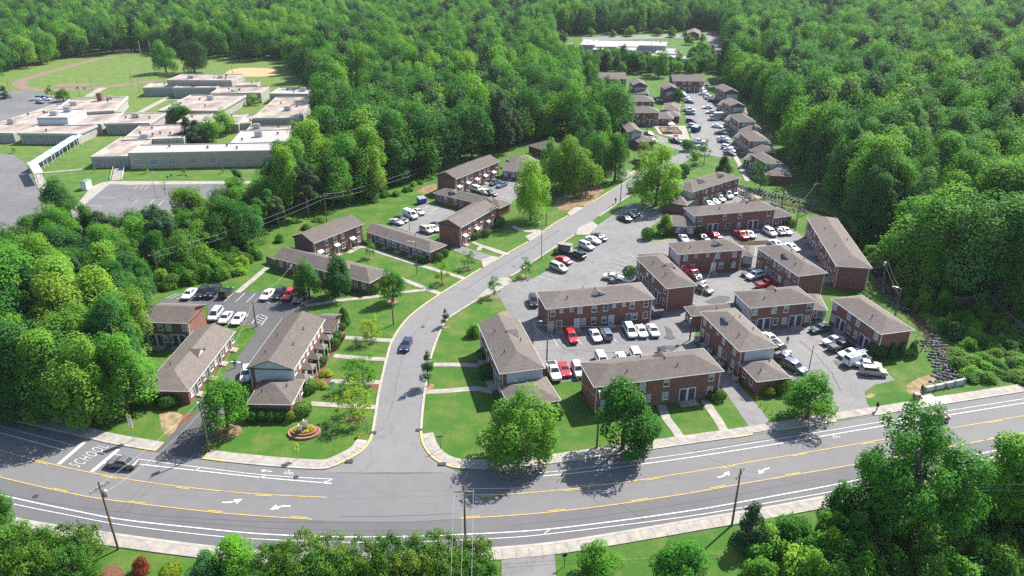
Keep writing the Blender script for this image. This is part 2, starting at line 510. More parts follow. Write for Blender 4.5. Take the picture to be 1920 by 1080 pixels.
LOTS = [
    ('parking_lot', [(930, 548), (955, 590), (975, 610), (1000, 650), (1025, 700), (1045, 717), (1090, 712), (1330, 690), (1300, 640), (1310, 600), (1400, 570), (1500, 545), (1530, 510), (1528, 470), (1500, 440), (1480, 425), (1300, 440), (1245, 452), (1203, 452), (1206, 437), (1243, 408), (1236, 385), (1178, 383), (1150, 402), (1118, 424), (1108, 441), (1075, 470), (1035, 503), (1000, 522), (962, 527)], LOTM),
    ('parking_lot', [(1300, 400), (1330, 375), (1368, 352), (1385, 358), (1400, 372), (1420, 380), (1330, 402)], LOTM),
    ('parking_lot', [(1400, 600), (1540, 598), (1590, 630), (1640, 675), (1678, 713), (1640, 722), (1621, 735), (1625, 755), (1641, 779), (1570, 789), (1550, 750), (1500, 735), (1470, 690)], LOTM),
    ('driveway', [(1335, 690), (1375, 700), (1385, 720), (1412, 750), (1447, 795), (1456, 808), (1414, 815), (1375, 757), (1350, 722)], LOTM),
    ('parking_lot', [(298, 564), (340, 551), (470, 547), (590, 553), (600, 566), (545, 590), (523, 600), (500, 640), (462, 692), (440, 745), (415, 790), (385, 835), (378, 862), (292, 849), (320, 815), (372, 770), (405, 720), (440, 680), (480, 625), (475, 612), (395, 607), (388, 572), (300, 574)], LOTD),
    ('parking_lot', [(733, 424), (770, 395), (800, 378), (850, 395), (862, 405), (822, 418), (820, 440), (800, 447)], LOTM),
    ('parking_lot', [(888, 357), (935, 335), (965, 340), (985, 345), (970, 372), (945, 387), (900, 364)], LOTM),
    ('parking_lot', [(1272, 168), (1320, 164), (1345, 190), (1360, 230), (1383, 290), (1366, 298), (1340, 293), (1302, 288), (1297, 262), (1285, 215), (1285, 200)], LOTM),
    ('driveway', [(1192, 240), (1215, 247), (1265, 265), (1300, 268), (1301, 288), (1255, 277), (1225, 265), (1198, 256)], STREETM),
    ('driveway', [(1120, 315), (1140, 308), (1180, 320), (1190, 331), (1172, 336)], STREETM),
    ('driveway', [(843, 467), (858, 459), (922, 480), (902, 490)], LOTM),
    ('driveway', [(-90, 292), (0, 289), (25, 291), (45, 304), (65, 340), (90, 395), (96, 412), (80, 442), (30, 465), (-120, 500)], SCHLOT),
    ('parking_lot', [(205, 346), (245, 347), (480, 345), (468, 365), (410, 400), (300, 425), (200, 442), (133, 406)], SCHLOT),
    ('parking_lot', [(-90, 215), (0, 172), (50, 171), (105, 180), (140, 190), (40, 240), (-90, 266)], SCHLOT),
    ('parking_lot', [(1035, 82), (1075, 80), (1065, 100), (1050, 103)], LOTM),
    ('parking_lot', [(1090, 96), (1150, 100), (1205, 112), (1292, 116), (1292, 122), (1200, 122), (1088, 112)], LOTM), ('parking_lot', [(1092, 70), (1325, 62), (1328, 70), (1092, 77)], LOTM),
    ('far_road', [(1325, 62), (1345, 60), (1360, 88), (1352, 104), (1330, 100)], STREETM),
    ('driveway', [(940, 1046), (1040, 1040), (1045, 1110), (940, 1110)], LOTM),
]
zl = .012
for n, pts, m in LOTS:
    zl += .004
    sheet(n, PW(pts), zl, m)

# --- bare earth, mulch, clay, track, concrete aprons
PATCH = [
    ('bare_earth', [(298, 775), (318, 770), (346, 781), (338, 800), (322, 818), (305, 808)], STRAW),
    ('bare_earth', [(345, 776), (366, 774), (360, 786), (332, 812), (326, 815)], MULCH),
    ('bare_earth', [(1700, 722), (1725, 708), (1757, 702), (1750, 722), (1745, 738), (1705, 738)], STRAW),
    ('bare_earth', [(1621, 744), (1632, 737), (1642, 740), (1630, 747)], STRAW),
    ('bare_earth', [(1040, 375), (1080, 352), (1130, 350), (1120, 370), (1085, 388), (1050, 395)], DIRT),
    ('bare_earth', [(780, 358), (800, 348), (818, 345), (815, 358), (795, 363)], DIRT),
    ('bare_earth', [(1345, 345), (1370, 352), (1440, 382), (1430, 390), (1350, 356)], STRAW),
    ('bare_earth', [(660, 183), (672, 186), (684, 200), (675, 202), (663, 192)], DIRT),
    ('bare_earth', [(1225, 450), (1290, 446), (1285, 458), (1225, 462)], STRAW),
    ('bare_earth', [(1300, 570), (1330, 565), (1360, 560), (1365, 572), (1325, 575)], STRAW),
    ('bare_earth', [(930, 590), (950, 582), (965, 595), (940, 605), (922, 604)], STRAW),
    ('puddle', [(1368, 446), (1392, 450), (1420, 452), (1446, 451), (1440, 457), (1412, 460), (1388, 459), (1376, 453)], WATER),
    ('tar_patch', [(1246, 612), (1258, 618), (1262, 630), (1268, 634), (1258, 637), (1244, 634), (1250, 627)], LOTD), ('tar_patch', [(1240, 650), (1262, 648), (1266, 655), (1252, 662), (1246, 660)], LOTD), ('tar_patch', [(1150, 661), (1158, 659), (1176, 662), (1172, 665), (1158, 665)], LOTD),
    ('tar_patch', [(1322, 566), (1345, 556), (1368, 557), (1362, 566), (1340, 570)], LOTD), ('tar_patch', [(1562, 676), (1582, 678), (1600, 684), (1606, 692), (1588, 693), (1570, 686)], LOTD), ('tar_patch', [(985, 521), (990, 516), (994, 525), (988, 529)], LOTD),
    ('planting_bed', [(600, 660), (640, 617), (652, 618), (645, 640), (618, 670), (612, 690), (625, 715), (610, 727), (590, 725)], MULCH),
    ('planting_bed', [(690, 716), (712, 722), (714, 735), (698, 728)], MULCH),
    ('planting_bed', [(188, 1070), (215, 1058), (235, 1080), (228, 1100), (185, 1100)], MULCH),
    ('infield', [(421, 139), (432, 131), (455, 127.5), (490, 127.5), (514, 130), (515, 141), (470, 143.5), (430, 142)], CLAY),
    ('apron', [(902, 488), (922, 480), (940, 484), (906, 503)], CONC),
    ('apron', [(985, 444), (1008, 431), (1024, 434), (994, 454)], CONC),
    ('apron', [(1083, 428), (1111, 415), (1122, 424), (1104, 441), (1080, 441)], CONC),
    ('apron', [(893, 560), (905, 549), (940, 521), (953, 521), (962, 528), (930, 549), (904, 557)], CONC),
    ('apron', [(1177, 325), (1190, 320), (1200, 326), (1190, 333)], CONC),
    ('apron', [(1063, 400), (1080, 388), (1096, 390), (1070, 406)], CONC),
    ('playground_paving', [(1225, 236), (1285, 236), (1292, 256), (1295, 266), (1262, 258), (1236, 252)], CONC),
    ('school_forecourt', [(172, 350), (190, 343), (205, 340), (255, 340), (480, 340), (480, 345), (245, 347), (205, 346), (133, 406), (128, 403)], CONC),
    ('school_forecourt', [(62, 328), (78, 322), (88, 345), (85, 356), (72, 354)], CONC),
]
zp = .07
for n, pts, m in PATCH:
    zp += .001
    z = zp if n in ('apron', 'playground_paving', 'school_forecourt') else (zl + .003 + (zp - .07) * .1) if n in ('puddle', 'tar_patch') else .004 + (zp - .07) * .15
    w = smooth(PW(pts) + [P(*pts[0])], .8)[:-1] if n in ('bare_earth', 'planting_bed', 'infield', 'puddle', 'tar_patch') else PW(pts)
    sheet(n, w, z, m)
ringm = mk('mulch_ring', [(math.cos(k * .5236) * (1 + .12 * math.sin(k * 2.3)), math.sin(k * .5236) * (1 + .12 * math.sin(k * 2.3)), 0) for k in range(12)], [tuple(range(12))], DIRT)
for k, (x, y, r_) in enumerate([(665, 785, 1.2), (737, 566, 1.2), (878, 503, .8), (829, 532, .9), (927, 558, 1.2), (985, 518, 1.0), (836, 611, 1.0), (804, 724, 1.0), (974, 858, 2.2), (1168, 843, 2.0), (1513, 785, 1.6), (428, 809, 2.2), (694, 484, .6)]):
    q_ = P(x, y)
    put(ob('mulch_ring', ringm, None, (q_.x, q_.y, .006), k * .7, (r_, r_, 1)), kind='structure')
ribbon('running_track', smooth(PW([(292, 151), (240, 158), (180, 165), (110, 168), (66, 168), (42, 163), (36, 155), (50, 148), (90, 136), (140, 122), (180, 112), (225, 106.5)]), 3), -3.2, 3.2, .02, TRACK)
sheet('jump_area', smooth(PW([(102, 159), (130, 156), (175, 156.5), (190, 158.5), (160, 162), (110, 163), (102, 159)]), 2)[:-1] if False else PW([(102, 159), (130, 156), (175, 156.5), (190, 158.5), (160, 162), (110, 163)]), .025, TRACK)

# --- footpaths
for k, (pts, w) in enumerate([
    ([(812, 684), (860, 684), (897, 686)], 1.3), ([(799, 735), (840, 733), (893, 729), (925, 735)], 1.4),
    ([(647, 633), (690, 636), (738, 639)], 1.4), ([(626, 667), (680, 672), (727, 674)], 1.3), ([(620, 715), (680, 717), (716, 717)], 1.3),
    ([(582, 757), (650, 761), (708, 764)], 1.3), ([(572, 574), (640, 563), (700, 557), (758, 548), (797, 544)], 1.3),
    ([(653, 475), (680, 463), (723, 477), (793, 499), (873, 523)], 1.4), ([(745, 520), (790, 538), (827, 552)], 1.4),
    ([(445, 549), (470, 528), (501, 502)], 1.4), ([(1322, 750), (1331, 766), (1345, 786), (1362, 816)], 1.5), ([(1240, 760), (1250, 785), (1265, 805), (1280, 828)], 1.5),
    ([(898, 470), (905, 462), (955, 478)], 1.2), ([(1372, 285), (1385, 305), (1402, 340)], 1.6), ([(1345, 338), (1365, 347), (1400, 360), (1425, 372)], 1.8),
    ([(870, 447), (895, 458), (925, 470), (948, 478)], 1.2), ([(960, 425), (990, 434), (1005, 432)], 1.6),
    ([(146, 256), (110, 283), (78, 310)], 2.2), ([(82, 324), (120, 321), (160, 317)], 1.3), ([(262, 211), (290, 196), (318, 182)], 3.0), ([(313, 187), (345, 187)], 1.2), ([(165, 182), (180, 172), (193, 165)], 4.0),
]):
    put(ribbon('footpath', smooth(PW(pts), 1.0), -w / 2, w / 2, .05 + .002 * k, CONC, 0.0), kind='structure')

# --- kerbs and pavement slabs
KERBS = [
    [(-420, 680), (-250, 722), (0, 783), (147, 818), (200, 831), (257, 841), (291, 846.5)],
    [(379, 861), (450, 869.5), (533, 877), (590, 880.5), (615, 879), (632, 873), (655, 862), (676, 850), (692, 833), (700, 815), (707, 775), (712, 740), (726, 677), (738, 638), (762, 602), (793, 575), (827, 552), (873, 523), (903, 504)],
    [(938, 483.5), (950, 477), (992, 454)], [(1022, 432.5), (1040, 420), (1066, 405)], [(1095, 387), (1117, 376), (1143, 360), (1167, 346), (1188, 333)],
    [(896, 560), (853, 587), (833, 603), (817, 637), (803, 680), (797, 715), (791, 760), (787, 807), (790, 828), (797, 843), (808, 857), (822, 867), (847, 877), (880, 880), (907, 880), (1017, 872), (1140, 855), (1280, 835), (1413, 816)],
    [(1455, 809), (1515, 800), (1570, 791)], [(1640, 780), (1763, 760), (1920, 735), (2300, 676)],
    [(1076, 440), (1017, 478), (973, 508), (955, 518)], [(1200, 354), (1167, 375), (1122, 406)],
    [(2300, 768), (2100, 812), (1920, 850), (1760, 887), (1597, 920), (1447, 949), (1280, 977), (1223, 987), (1057, 1014), (940, 1026), (800, 1034), (650, 1037), (500, 1033), (380, 1022), (213, 1000), (50, 975), (-200, 922), (-420, 870)],
]
for k in KERBS: ribbon('kerb', smooth(PW(k), .8), 0, .42, .13, KERB, -.02)
for a in ([(676, 850), (692, 833), (700, 815)], [(632, 873), (655, 862), (676, 850)], [(787, 807), (790, 828), (797, 843), (808, 857), (822, 867), (847, 877)], [(257, 841), (291, 846.5)], [(379, 861), (420, 866.5)],
          [(1375, 822), (1413, 816)], [(1475, 806), (1515, 800)], [(1550, 794), (1570, 791)], [(738, 638), (762, 602), (793, 575), (827, 552), (873, 523), (903, 504)], [(938, 483.5), (950, 477), (992, 454)], [(1022, 432.5), (1040, 420), (1066, 405)], [(1095, 387), (1117, 376), (1143, 360)]):
    ribbon('painted_kerb', smooth(PW(a), .8), -.012 if a[0][1] > 700 else .05, .26 if a[0][1] > 700 else .2, .134, YELLOW)
SLABS = [(KERBS[0], .44, 2.3), ([(379, 861), (450, 869.5), (533, 877), (590, 880.5), (615, 879), (632, 873), (655, 862), (676, 850), (686, 840), (694, 827)], .44, 2.2),
         ([(787, 815), (790, 828), (797, 843), (808, 857), (822, 867), (847, 877), (880, 880), (907, 880), (1017, 872), (1140, 855), (1280, 835), (1413, 816), (1455, 809), (1570, 791), (1640, 780), (1763, 760), (1920, 735), (2060, 713)], .44, 2.2),
         ([(2000, 832), (1920, 850), (1760, 887), (1597, 920), (1447, 949), (1280, 977), (1223, 987), (1057, 1014), (940, 1026), (800, 1034), (650, 1037), (500, 1033), (380, 1022), (213, 1000), (50, 975), (-120, 940)], .44, 2.2)]
slab_me = MB().box(-.5, .5, -.5, .5, 0, 1).mesh('paving_slab', CONC)
slab_w = MB().box(-.5, .5, -.5, .5, 0, 1).mesh('paving_slab_new', CONCW)
rs = random.Random(4)
for k, (pts, a, b) in enumerate(SLABS):
    line = smooth(PW(pts), .25)
    base = ribbon('pavement', smooth(PW(pts), .8), a - .01, b, .085, KERB, -.02)
    run, last = 0.0, line[0]
    ns = normals(line)
    marks = [(line[0], ns[0])]
    for p, n in zip(line, ns):
        run += (p - last).length
        last = p
        if run >= 1.55:
            marks.append((p, n)); run = 0.0
    for (p, n), (p2, n2) in zip(marks, marks[1:]):
        c = ((p + n * ((a + b) / 2)) + (p2 + n2 * ((a + b) / 2))) / 2
        d = p2 - p
        ln = ((p2 + n2 * ((a + b) / 2)) - (p + n * ((a + b) / 2))).length
        px = proj(c.x, c.y, 0)
        if not (-60 < px[0] < 1980 and px[1] < 1110): continue
        new = 1730 < px[0] < 1775 and k == 2
        ob('paving_slab', slab_w if new else slab_me, base, (c.x, c.y, .06 + rs.uniform(0, .008)), math.atan2(d.y, d.x), (ln - .035, b - a - .03, .065))
sheet('bus_stop_pad', PW([(1726, 744), (1745, 740.5), (1756, 748), (1737, 754)]), .15, CONCW)

# --- painted markings
def line(pts, o0, o1, mat=WHITE, z=.05, name='road_marking', step=1.2):
    return ribbon(name, smooth(PW(pts), step), o0, o1, z, mat)
def dashes(pts, o, mat, on=3.0, off=9.0):
    ln = smooth(PW(pts), .5)
    run, seg = 0.0, []
    for a, b in zip(ln, ln[1:]):
        run += (b - a).length
        if run % (on + off) < on: seg.append(b)
        else:
            if len(seg) > 2: ribbon('road_marking', seg, o, o + .13, .05, mat)
            seg = []
YF1 = [(-250, 783), (0, 845), (83, 867), (173, 887), (300, 908), (437, 923), (525, 929), (613, 933)]
YF2 = [(897, 930), (1007, 923), (1130, 910), (1280, 888), (1440, 861), (1593, 835), (1813, 798), (1920, 780), (2200, 734)]
YN1 = [(-250, 835), (0, 895), (117, 922), (200, 937), (393, 960), (490, 968), (585, 974)]
YN2 = [(862, 973), (1007, 963), (1140, 948), (1280, 927), (1423, 902), (1593, 873), (1760, 842), (1920, 812), (2200, 760)]
for y, side in ((YF1, -1), (YF2, -1), (YN1, 1), (YN2, 1)):
    line(y, -.065, .065, YELLOW)
    dashes(y, .19 if side > 0 else -.32, YELLOW)
for w in ([(-200, 875), (10, 930), (140, 958), (233, 975), (397, 993), (500, 1002), (640, 1007), (760, 1006), (853, 1003), (1033, 992), (1280, 960), (1447, 931), (1585, 905), (1760, 868), (1920, 833)],
          [(263, 871), (367, 882.5), (493, 896), (622, 907)], [(1007, 894), (1100, 885), (1193, 872), (1280, 860), (1430, 837), (1578, 812), (1770, 780), (1920, 756), (2200, 712)], [(-200, 767), (0, 812), (60, 828), (123, 845)]):
    line(w, -.09, .09)
for w in ([(-200, 886), (3, 940), (133, 967), (233, 985), (390, 1004), (500, 1012), (640, 1017), (780, 1016), (927, 1010), (1017, 1003), (1280, 970), (1447, 942), (1585, 917), (1920, 845)],
          [(216, 852), (263, 861.5), (377, 877), (500, 891.5), (625, 899)], [(1010, 887), (1073, 881), (1227, 859), (1280, 852), (1430, 828), (1570, 805), (1763, 773), (1920, 748), (2200, 703)], [(-200, 755), (0, 800), (133, 834)]):
    line(w, -.06, .06)
line([(222, 843), (172, 885)], -.3, .3)
line([(160, 828), (110, 871)], -.3, .3)
line([(133, 834), (121, 846)], -.06, .06)
for a in ([(376, 877.5), (364, 883)], [(499, 892), (483, 897)], [(625, 899), (604, 905.5)], [(1033, 992), (1020, 1001)], [(762, 1006), (745, 1015)]): line(a, -.06, .06)

for c_ in ([(0, 925), (120, 948), (300, 968), (480, 978), (640, 980), (760, 979), (860, 974), (960, 967)], [(640, 969), (700, 968.5), (800, 966), (858, 962)], [(630, 886), (700, 888), (780, 888), (840, 885)], [(960, 985), (1100, 972), (1250, 950), (1400, 924), (1560, 893)], [(1080, 905), (1100, 925), (1125, 945)], [(300, 975), (420, 985), (560, 993), (700, 996), (850, 993)], [(1300, 845), (1420, 826), (1540, 808)],
           [(726, 790), (740, 740), (748, 690), (762, 650), (780, 620), (812, 590)], [(870, 545), (930, 505), (1000, 463), (1060, 425)], [(1010, 610), (1060, 655), (1150, 662), (1240, 668)], [(1500, 640), (1530, 665), (1560, 700), (1580, 740)]):
    j_ = [(x + math.sin(x * .7 + y) * .9, y + math.sin(x * .31) * .5) for x, y in [((a[0] + (b[0] - a[0]) * t / 6), (a[1] + (b[1] - a[1]) * t / 6)) for a, b in zip(c_, c_[1:]) for t in range(6)]]
    line(j_, -.035, .035, LOTD, .0875 if c_[0][1] < 700 else .03, 'sealed_crack', .8)

def flat(name, polys, loc, rz, mat=WHITE, s=1.0, z=.054):
    v, f = [], []
    for pl in polys:
        n = len(v)
        v += [(x * s, y * s, 0) for x, y in pl]
        f.append(tuple(range(n, n + len(pl))))
    return put(ob(name, mk(name, v, f, mat), None, (loc.x, loc.y, z), rz), kind='structure')
arc = [(0, 0)]
turn = [[(-1.6, -.12), (-.6, -.05), (.25, .3), (.1, .5), (-.7, .22), (-1.6, .14)], [(-.25, .75), (.55, -.1), (1.0, 1.0)]]
def heading(p, d):
    a, b = P(*p), P(p[0] + d[0], p[1] + d[1])
    return math.atan2(b.y - a.y, b.x - a.x)
for p, d, mir in (((437, 944), (30, 2), 1), ((524, 948), (-30, -2), 1), ((1362, 893), (-4, -20), 1), ((1427, 881), (4, 20), 1)):
    if p[0] < 1000: flat('turn_arrow', turn, P(*p), heading(p, d))
    else: flat('turn_arrow', turn, P(*p), heading(p, (28, -5) if d[1] < 0 else (-28, 5)), s=.9)
ar = [[(-1.2, -.1), (.3, -.1), (.3, .1), (-1.2, .1)], [(.3, -.45), (1.2, 0), (.3, .45)]]
flat('bike_lane_arrow', ar, P(499, 883.5), heading((499, 883.5), (-30, -3)), s=.75)
def ring(cx, cy, r, w=.1, n=12):
    out = []
    for k in range(n):
        a, b = 2 * math.pi * k / n, 2 * math.pi * (k + 1) / n
        out.append([(cx + r * math.cos(a), cy + r * math.sin(a)), (cx + (r + w) * math.cos(a), cy + (r + w) * math.sin(a)), (cx + (r + w) * math.cos(b), cy + (r + w) * math.sin(b)), (cx + r * math.cos(b), cy + r * math.sin(b))])
    return out
def bar(x0, y0, x1, y1, w=.06):
    d = Vector((x1 - x0, y1 - y0)).normalized()
    n = Vector((-d.y, d.x)) * w
    return [(x0 + n.x, y0 + n.y), (x0 - n.x, y0 - n.y), (x1 - n.x, y1 - n.y), (x1 + n.x, y1 + n.y)]
bike = ring(0, -.5, .3) + ring(0, .5, .3) + [bar(0, -.5, .35, -.1), bar(.35, -.1, .35, .4), bar(0, .5, .45, .35), bar(0, -.5, .1, .1), bar(.1, .1, .4, .38), bar(.1, .1, .42, -.15)] + ring(.75, .25, .05, .14, 8)
flat('bicycle_symbol', bike, P(541, 888), heading((541, 888), (-30, -4)) - math.pi / 2 + .0, s=.8)
flat('bicycle_symbol', bike, P(1568, 820), heading((1568, 820), (-30, 5)) - math.pi / 2, s=.7)
# SCHOOL lettering, read by traffic heading left
cu = bpy.data.curves.new('lettering', 'FONT')
cu.size = 1.0
dgs = bpy.context.evaluated_depsgraph_get
cu.body = 'SCHOOL'
cu.align_x = 'CENTER'
cu.align_y = 'CENTER'
cu.space_character = 1.2
cu.offset = -.018
to = bpy.data.objects.new('lettering_source', cu)
col.objects.link(to)
dg = dgs(); dg.update()
tme = bpy.data.meshes.new_from_object(to.evaluated_get(dg))
col.objects.unlink(to); bpy.data.objects.remove(to)
tme.materials.clear(); tme.materials.append(WHITE)
c0 = P(168, 855)
dirx = (P(197, 836) - P(139, 875)); 
so = ob('school_lettering', tme, None, (c0.x, c0.y, .054), math.atan2(dirx.y, dirx.x), (1.5, 2.9, 1))
# shear the letters so that they stand along the driving direction
xs = [v.co.x for v in tme.vertices]
wid = max(xs) - min(xs)
so.scale = (dirx.length * 1.0 / wid, 3.1, 1)
so['kind'] = 'structure'

def stripes(segs, name='parking_lines', w=.06, z=.088):
    v, f = [], []
    for (a, b) in segs:
        A, B = P(*a), P(*b)
        d = (B - A).normalized()
        n = Vector((-d.y, d.x, 0)) * w
        k = len(v)
        v += [(q.x, q.y, z) for q in (A + n, A - n, B - n, B + n)]
        f.append((k, k + 1, k + 2, k + 3))
    put(ob(name, mk(name, v, f, WHITE)), kind='structure')
def T(o, s, *segs):
    return [((o[0] + a / s, o[1] + b / s), (o[0] + c / s, o[1] + d / s)) for a, b, c, d in segs]
stripes(T((260, 480), 6, (1070, 415, 965, 515), (1195, 420, 1090, 520), (1312, 427, 1213, 525), (940, 425, 842, 508), (800, 430, 720, 500), (680, 430, 598, 495), (500, 425, 340, 485), (560, 430, 420, 490), (440, 425, 300, 478), (600, 430, 490, 490),
          (1430, 430, 1340, 528), (1550, 430, 1462, 538), (1670, 440, 1588, 542), (1800, 450, 1715, 548), (960, 690, 877, 768), (1100, 655, 1005, 770), (1235, 655, 1195, 705), (1350, 660, 1272, 765), (1450, 690, 1375, 792),
          (1370, 662, 1440, 690), (1350, 690, 1420, 715), (1330, 715, 1405, 742), (1310, 740, 1390, 765)))
stripes(T((1000, 390), 6, (100, 735, 270, 782), (45, 770, 222, 822), (0, 815, 70, 835), (160, 690, 250, 720), (930, 575, 1112, 622), (905, 618, 1085, 660), (885, 655, 1022, 697), (820, 692, 1005, 745), (1068, 518, 1140, 562), (380, 650, 440, 668), (430, 610, 490, 632), (700, 430, 760, 400)))
stripes(T((980, 500), 6, (320, 765, 397, 905), (445, 755, 527, 893), (600, 790, 662, 885), (700, 740, 790, 872), (860, 790, 920, 865), (985, 765, 1052, 848), (1080, 705, 1175, 835), (1225, 720, 1302, 825), (1350, 730, 1428, 812), (130, 700, 180, 790), (1510, 740, 1560, 800)))
stripes(T((720, 270), 6, (440, 735, 555, 755), (555, 755, 620, 712), (470, 715, 585, 735), (500, 695, 610, 715), (440, 735, 520, 680), (480, 780, 520, 785), (1330, 480, 1400, 445), (1400, 505, 1470, 468), (1240, 590, 1280, 568), (1310, 605, 1350, 583), (1385, 625, 1425, 600)))
stripes(T((0, 270), 6, (1110, 605, 1305, 610), (1000, 690, 1160, 705), (900, 790, 1030, 800), (1640, 715, 1740, 620), (1510, 510, 1560, 470), (1570, 510, 1625, 468), (1630, 512, 1680, 470), (1490, 665, 1560, 625), (1780, 700, 1840, 640)))
stripes(T((1200, 200), 8, (860, 200, 990, 204), (865, 440, 1180, 462), (870, 446, 1190, 468)))
# ================================================================== BUILDINGS
def frame_of(p1, p2, p3, h):
    A, B, C = P(*p1, h), P(*p2, h), P(*p3, h)
    e1 = B - A
    ca, cb = C - A, C - B
    la = abs(ca.dot(e1)) / max(ca.length * e1.length, 1e-6)
    lb = abs(cb.dot(e1)) / max(cb.length * e1.length, 1e-6)
    left = la < lb
    e2 = ca if left else cb
    if e1.length >= e2.length:
        ux = e1.normalized(); uy = Vector((-ux.y, ux.x, 0))
        Lx, Dy, o = e1.length, e2.dot(uy), A
    else:
        uy = e2.normalized(); ux = Vector((uy.y, -uy.x, 0))
        Lx, Dy = e1.dot(ux), e2.length
        o = A if left else B - ux * Lx
    return Vector((o.x, o.y, 0)), math.atan2(ux.y, ux.x), abs(Lx), abs(Dy)

def win_mesh(w, h):
    f = MB()
    t = .085
    f.box(-w / 2, w / 2, -.07, .01, 0, t).box(-w / 2, w / 2, -.07, .01, h - t, h).box(-w / 2, -w / 2 + t, -.07, .01, t, h - t).box(w / 2 - t, w / 2, -.07, .01, t, h - t)
    f.box(-w / 2 + t, w / 2 - t, -.05, .01, h * .5 - .03, h * .5 + .03)
    f.box(-w / 2 - .06, w / 2 + .06, -.12, .01, -.09, -.005)
    p = MB().box(-w / 2 + t, w / 2 - t, -.025, -.01, t, h * .5 - .03)
    q = MB().box(-w / 2 + t, w / 2 - t, -.03, -.01, h * .5 + .03, h - t)
    return f.mesh('window', TRIM), p.mesh('pane', GLASS), p.mesh('pane_blind', BLIND), q.mesh('upper_pane', GLASS), q.mesh('upper_pane_blind', BLIND)
WIN = {'w': win_mesh(1.05, 1.45), 's': win_mesh(.75, .8), 'p': win_mesh(2.2, 1.6)}
_d = MB()
_d.box(-1.5, -1.36, -.09, .01, 0, 2.45).box(1.36, 1.5, -.09, .01, 0, 2.45).box(-1.36, 1.36, -.09, .01, 2.28, 2.45).box(-.2, .2, -.07, .01, 0, 2.28)
DD_S = _d.mesh('door_surround', TRIM)
DD_D = MB().box(-.58, .58, -.045, .005, .02, 2.27).box(-.42, -.1, -.055, -.04, 1.1, 2.0).box(.1, .42, -.055, -.04, 1.1, 2.0).mesh('door', DOORB)
SD_S = MB().box(-.62, -.5, -.08, .01, 0, 2.2).box(.5, .62, -.08, .01, 0, 2.2).box(-.5, .5, -.08, .01, 2.1, 2.2).mesh('door_surround', TRIM)
SD = {k: MB().box(-.5, .5, -.05, .005, .02, 2.1).box(-.38, -.06, -.06, -.045, .2, .9).box(.06, .38, -.06, -.045, .2, .9).mesh('door', m) for k, m in (('d', DOORG), ('x', DOORW), ('b', DOORB))}
STOOP = MB().box(-1.6, 1.6, -1.5, .02, 0, .16).box(-1.3, 1.3, -1.1, .02, .16, .3).mesh('stoop', plain('stoop_concrete', (.33, .27, .235), .9, .2, 1.0, .2))
STOOPS = MB().box(-.8, .8, -1.3, .02, 0, .16).box(-.7, .7, -.9, .02, .16, .3).mesh('stoop_small', MATS['stoop_concrete'])
AWN = MB().add([(-.75, 0, .5), (.75, 0, .5), (.75, -.9, .1), (-.75, -.9, .1), (-.75, 0, .44), (.75, 0, .44), (.75, -.9, .02), (-.75, -.9, .02)], [(0, 3, 2, 1), (4, 5, 6, 7), (3, 7, 6, 2), (0, 4, 7, 3), (1, 2, 6, 5)]).mesh('awning', TRIM)
PORCH = MB().add([(-1.1, 0, 2.75), (1.1, 0, 2.75), (1.1, -1.9, 2.6), (-1.1, -1.9, 2.6), (0, 0, 3.4), (0, -1.1, 3.35), (-1.1, 0, 2.6), (1.1, 0, 2.6), (1.1, -1.9, 2.5), (-1.1, -1.9, 2.5)],
                 [(3, 5, 4, 0), (2, 1, 4, 5), (3, 2, 5), (6, 7, 8, 9), (3, 9, 8, 2), (0, 6, 9, 3), (1, 2, 8, 7)]).mesh('porch_roof', SHINGLE)
POST = MB().box(-.06, .06, -.06, .06, 0, 2.52).mesh('porch_post', TRIM)
VENT = MB().lathe([(.09, 0), (.09, .55), (.12, .55), (.12, .62)], 8).mesh('vent_pipe', DARKM)
DOWN = MB().box(-.06, .06, -.1, 0, 0, 1).mesh('downspout', TRIM)
rb = random.Random(7)

def front2(n):
    o = []
    w = 20.5
    k = max(1, round(n / w))
    for i in range(k):
        a = i * n / k
        s = n / k
        o += [(a + s * .07, 1.0, 'w'), (a + s * .235, .3, 'D'), (a + s * .42, 1.0, 'w'), (a + s * .56, 1.0, 'w'), (a + s * .74, .3, 'D'), (a + s * .925, 1.0, 'w'),
              (a + s * .07, 3.6, 'w'), (a + s * .37, 3.6, 'w'), (a + s * .56, 3.6, 'w'), (a + s * .925, 3.6, 'w')]
    return o
def back2(n):
    o = []
    k = max(1, round(n / 10.5))
    for i in range(k):
        a = i * n / k
        s = n / k
        o += [(a + s * .10, 3.6, 'w'), (a + s * .26, 4.2, 's'), (a + s * .45, 4.2, 's'), (a + s * .61, 3.6, 'w'), (a + s * .88, 3.6, 'w'),
              (a + s * .08, 1.0, 'w'), (a + s * .22, .3, 'x' if (i % 2) else 'd'), (a + s * .56, .3, 'd' if i % 3 else 'x'), (a + s * .68, 1.0, 'w'), (a + s * .88, 1.0, 'w')]
    return o
def door2(n, kind='b'):
    o = []
    k = max(1, round(n / 5.0))
    for i in range(k):
        a = i * n / k
        s = n / k
        o += [(a + s * .28, .3, kind + 'a'), (a + s * .72, 1.0, 'w'), (a + s * .72, 3.6, 'w')]
        if i % 2: o += [(a + s * .25, 3.6, 'w')]
    return o
def front1(n):
    o = []
    k = max(1, round(n / 4.8))
    for i in range(k):
        a = i * n / k
        s = n / k
        o += [(a + s * .22, .95, 'w'), (a + s * .56, .25, 'b'), (a + s * .85, .95, 'w')]
    return o
def back1(n):
    o = []
    k = max(1, round(n / 5.5))
    for i in range(k):
        a = i * n / k
        s = n / k
        o += [(a + s * .3, .95, 'w'), (a + s * .7, .95, 'w')]
    return o
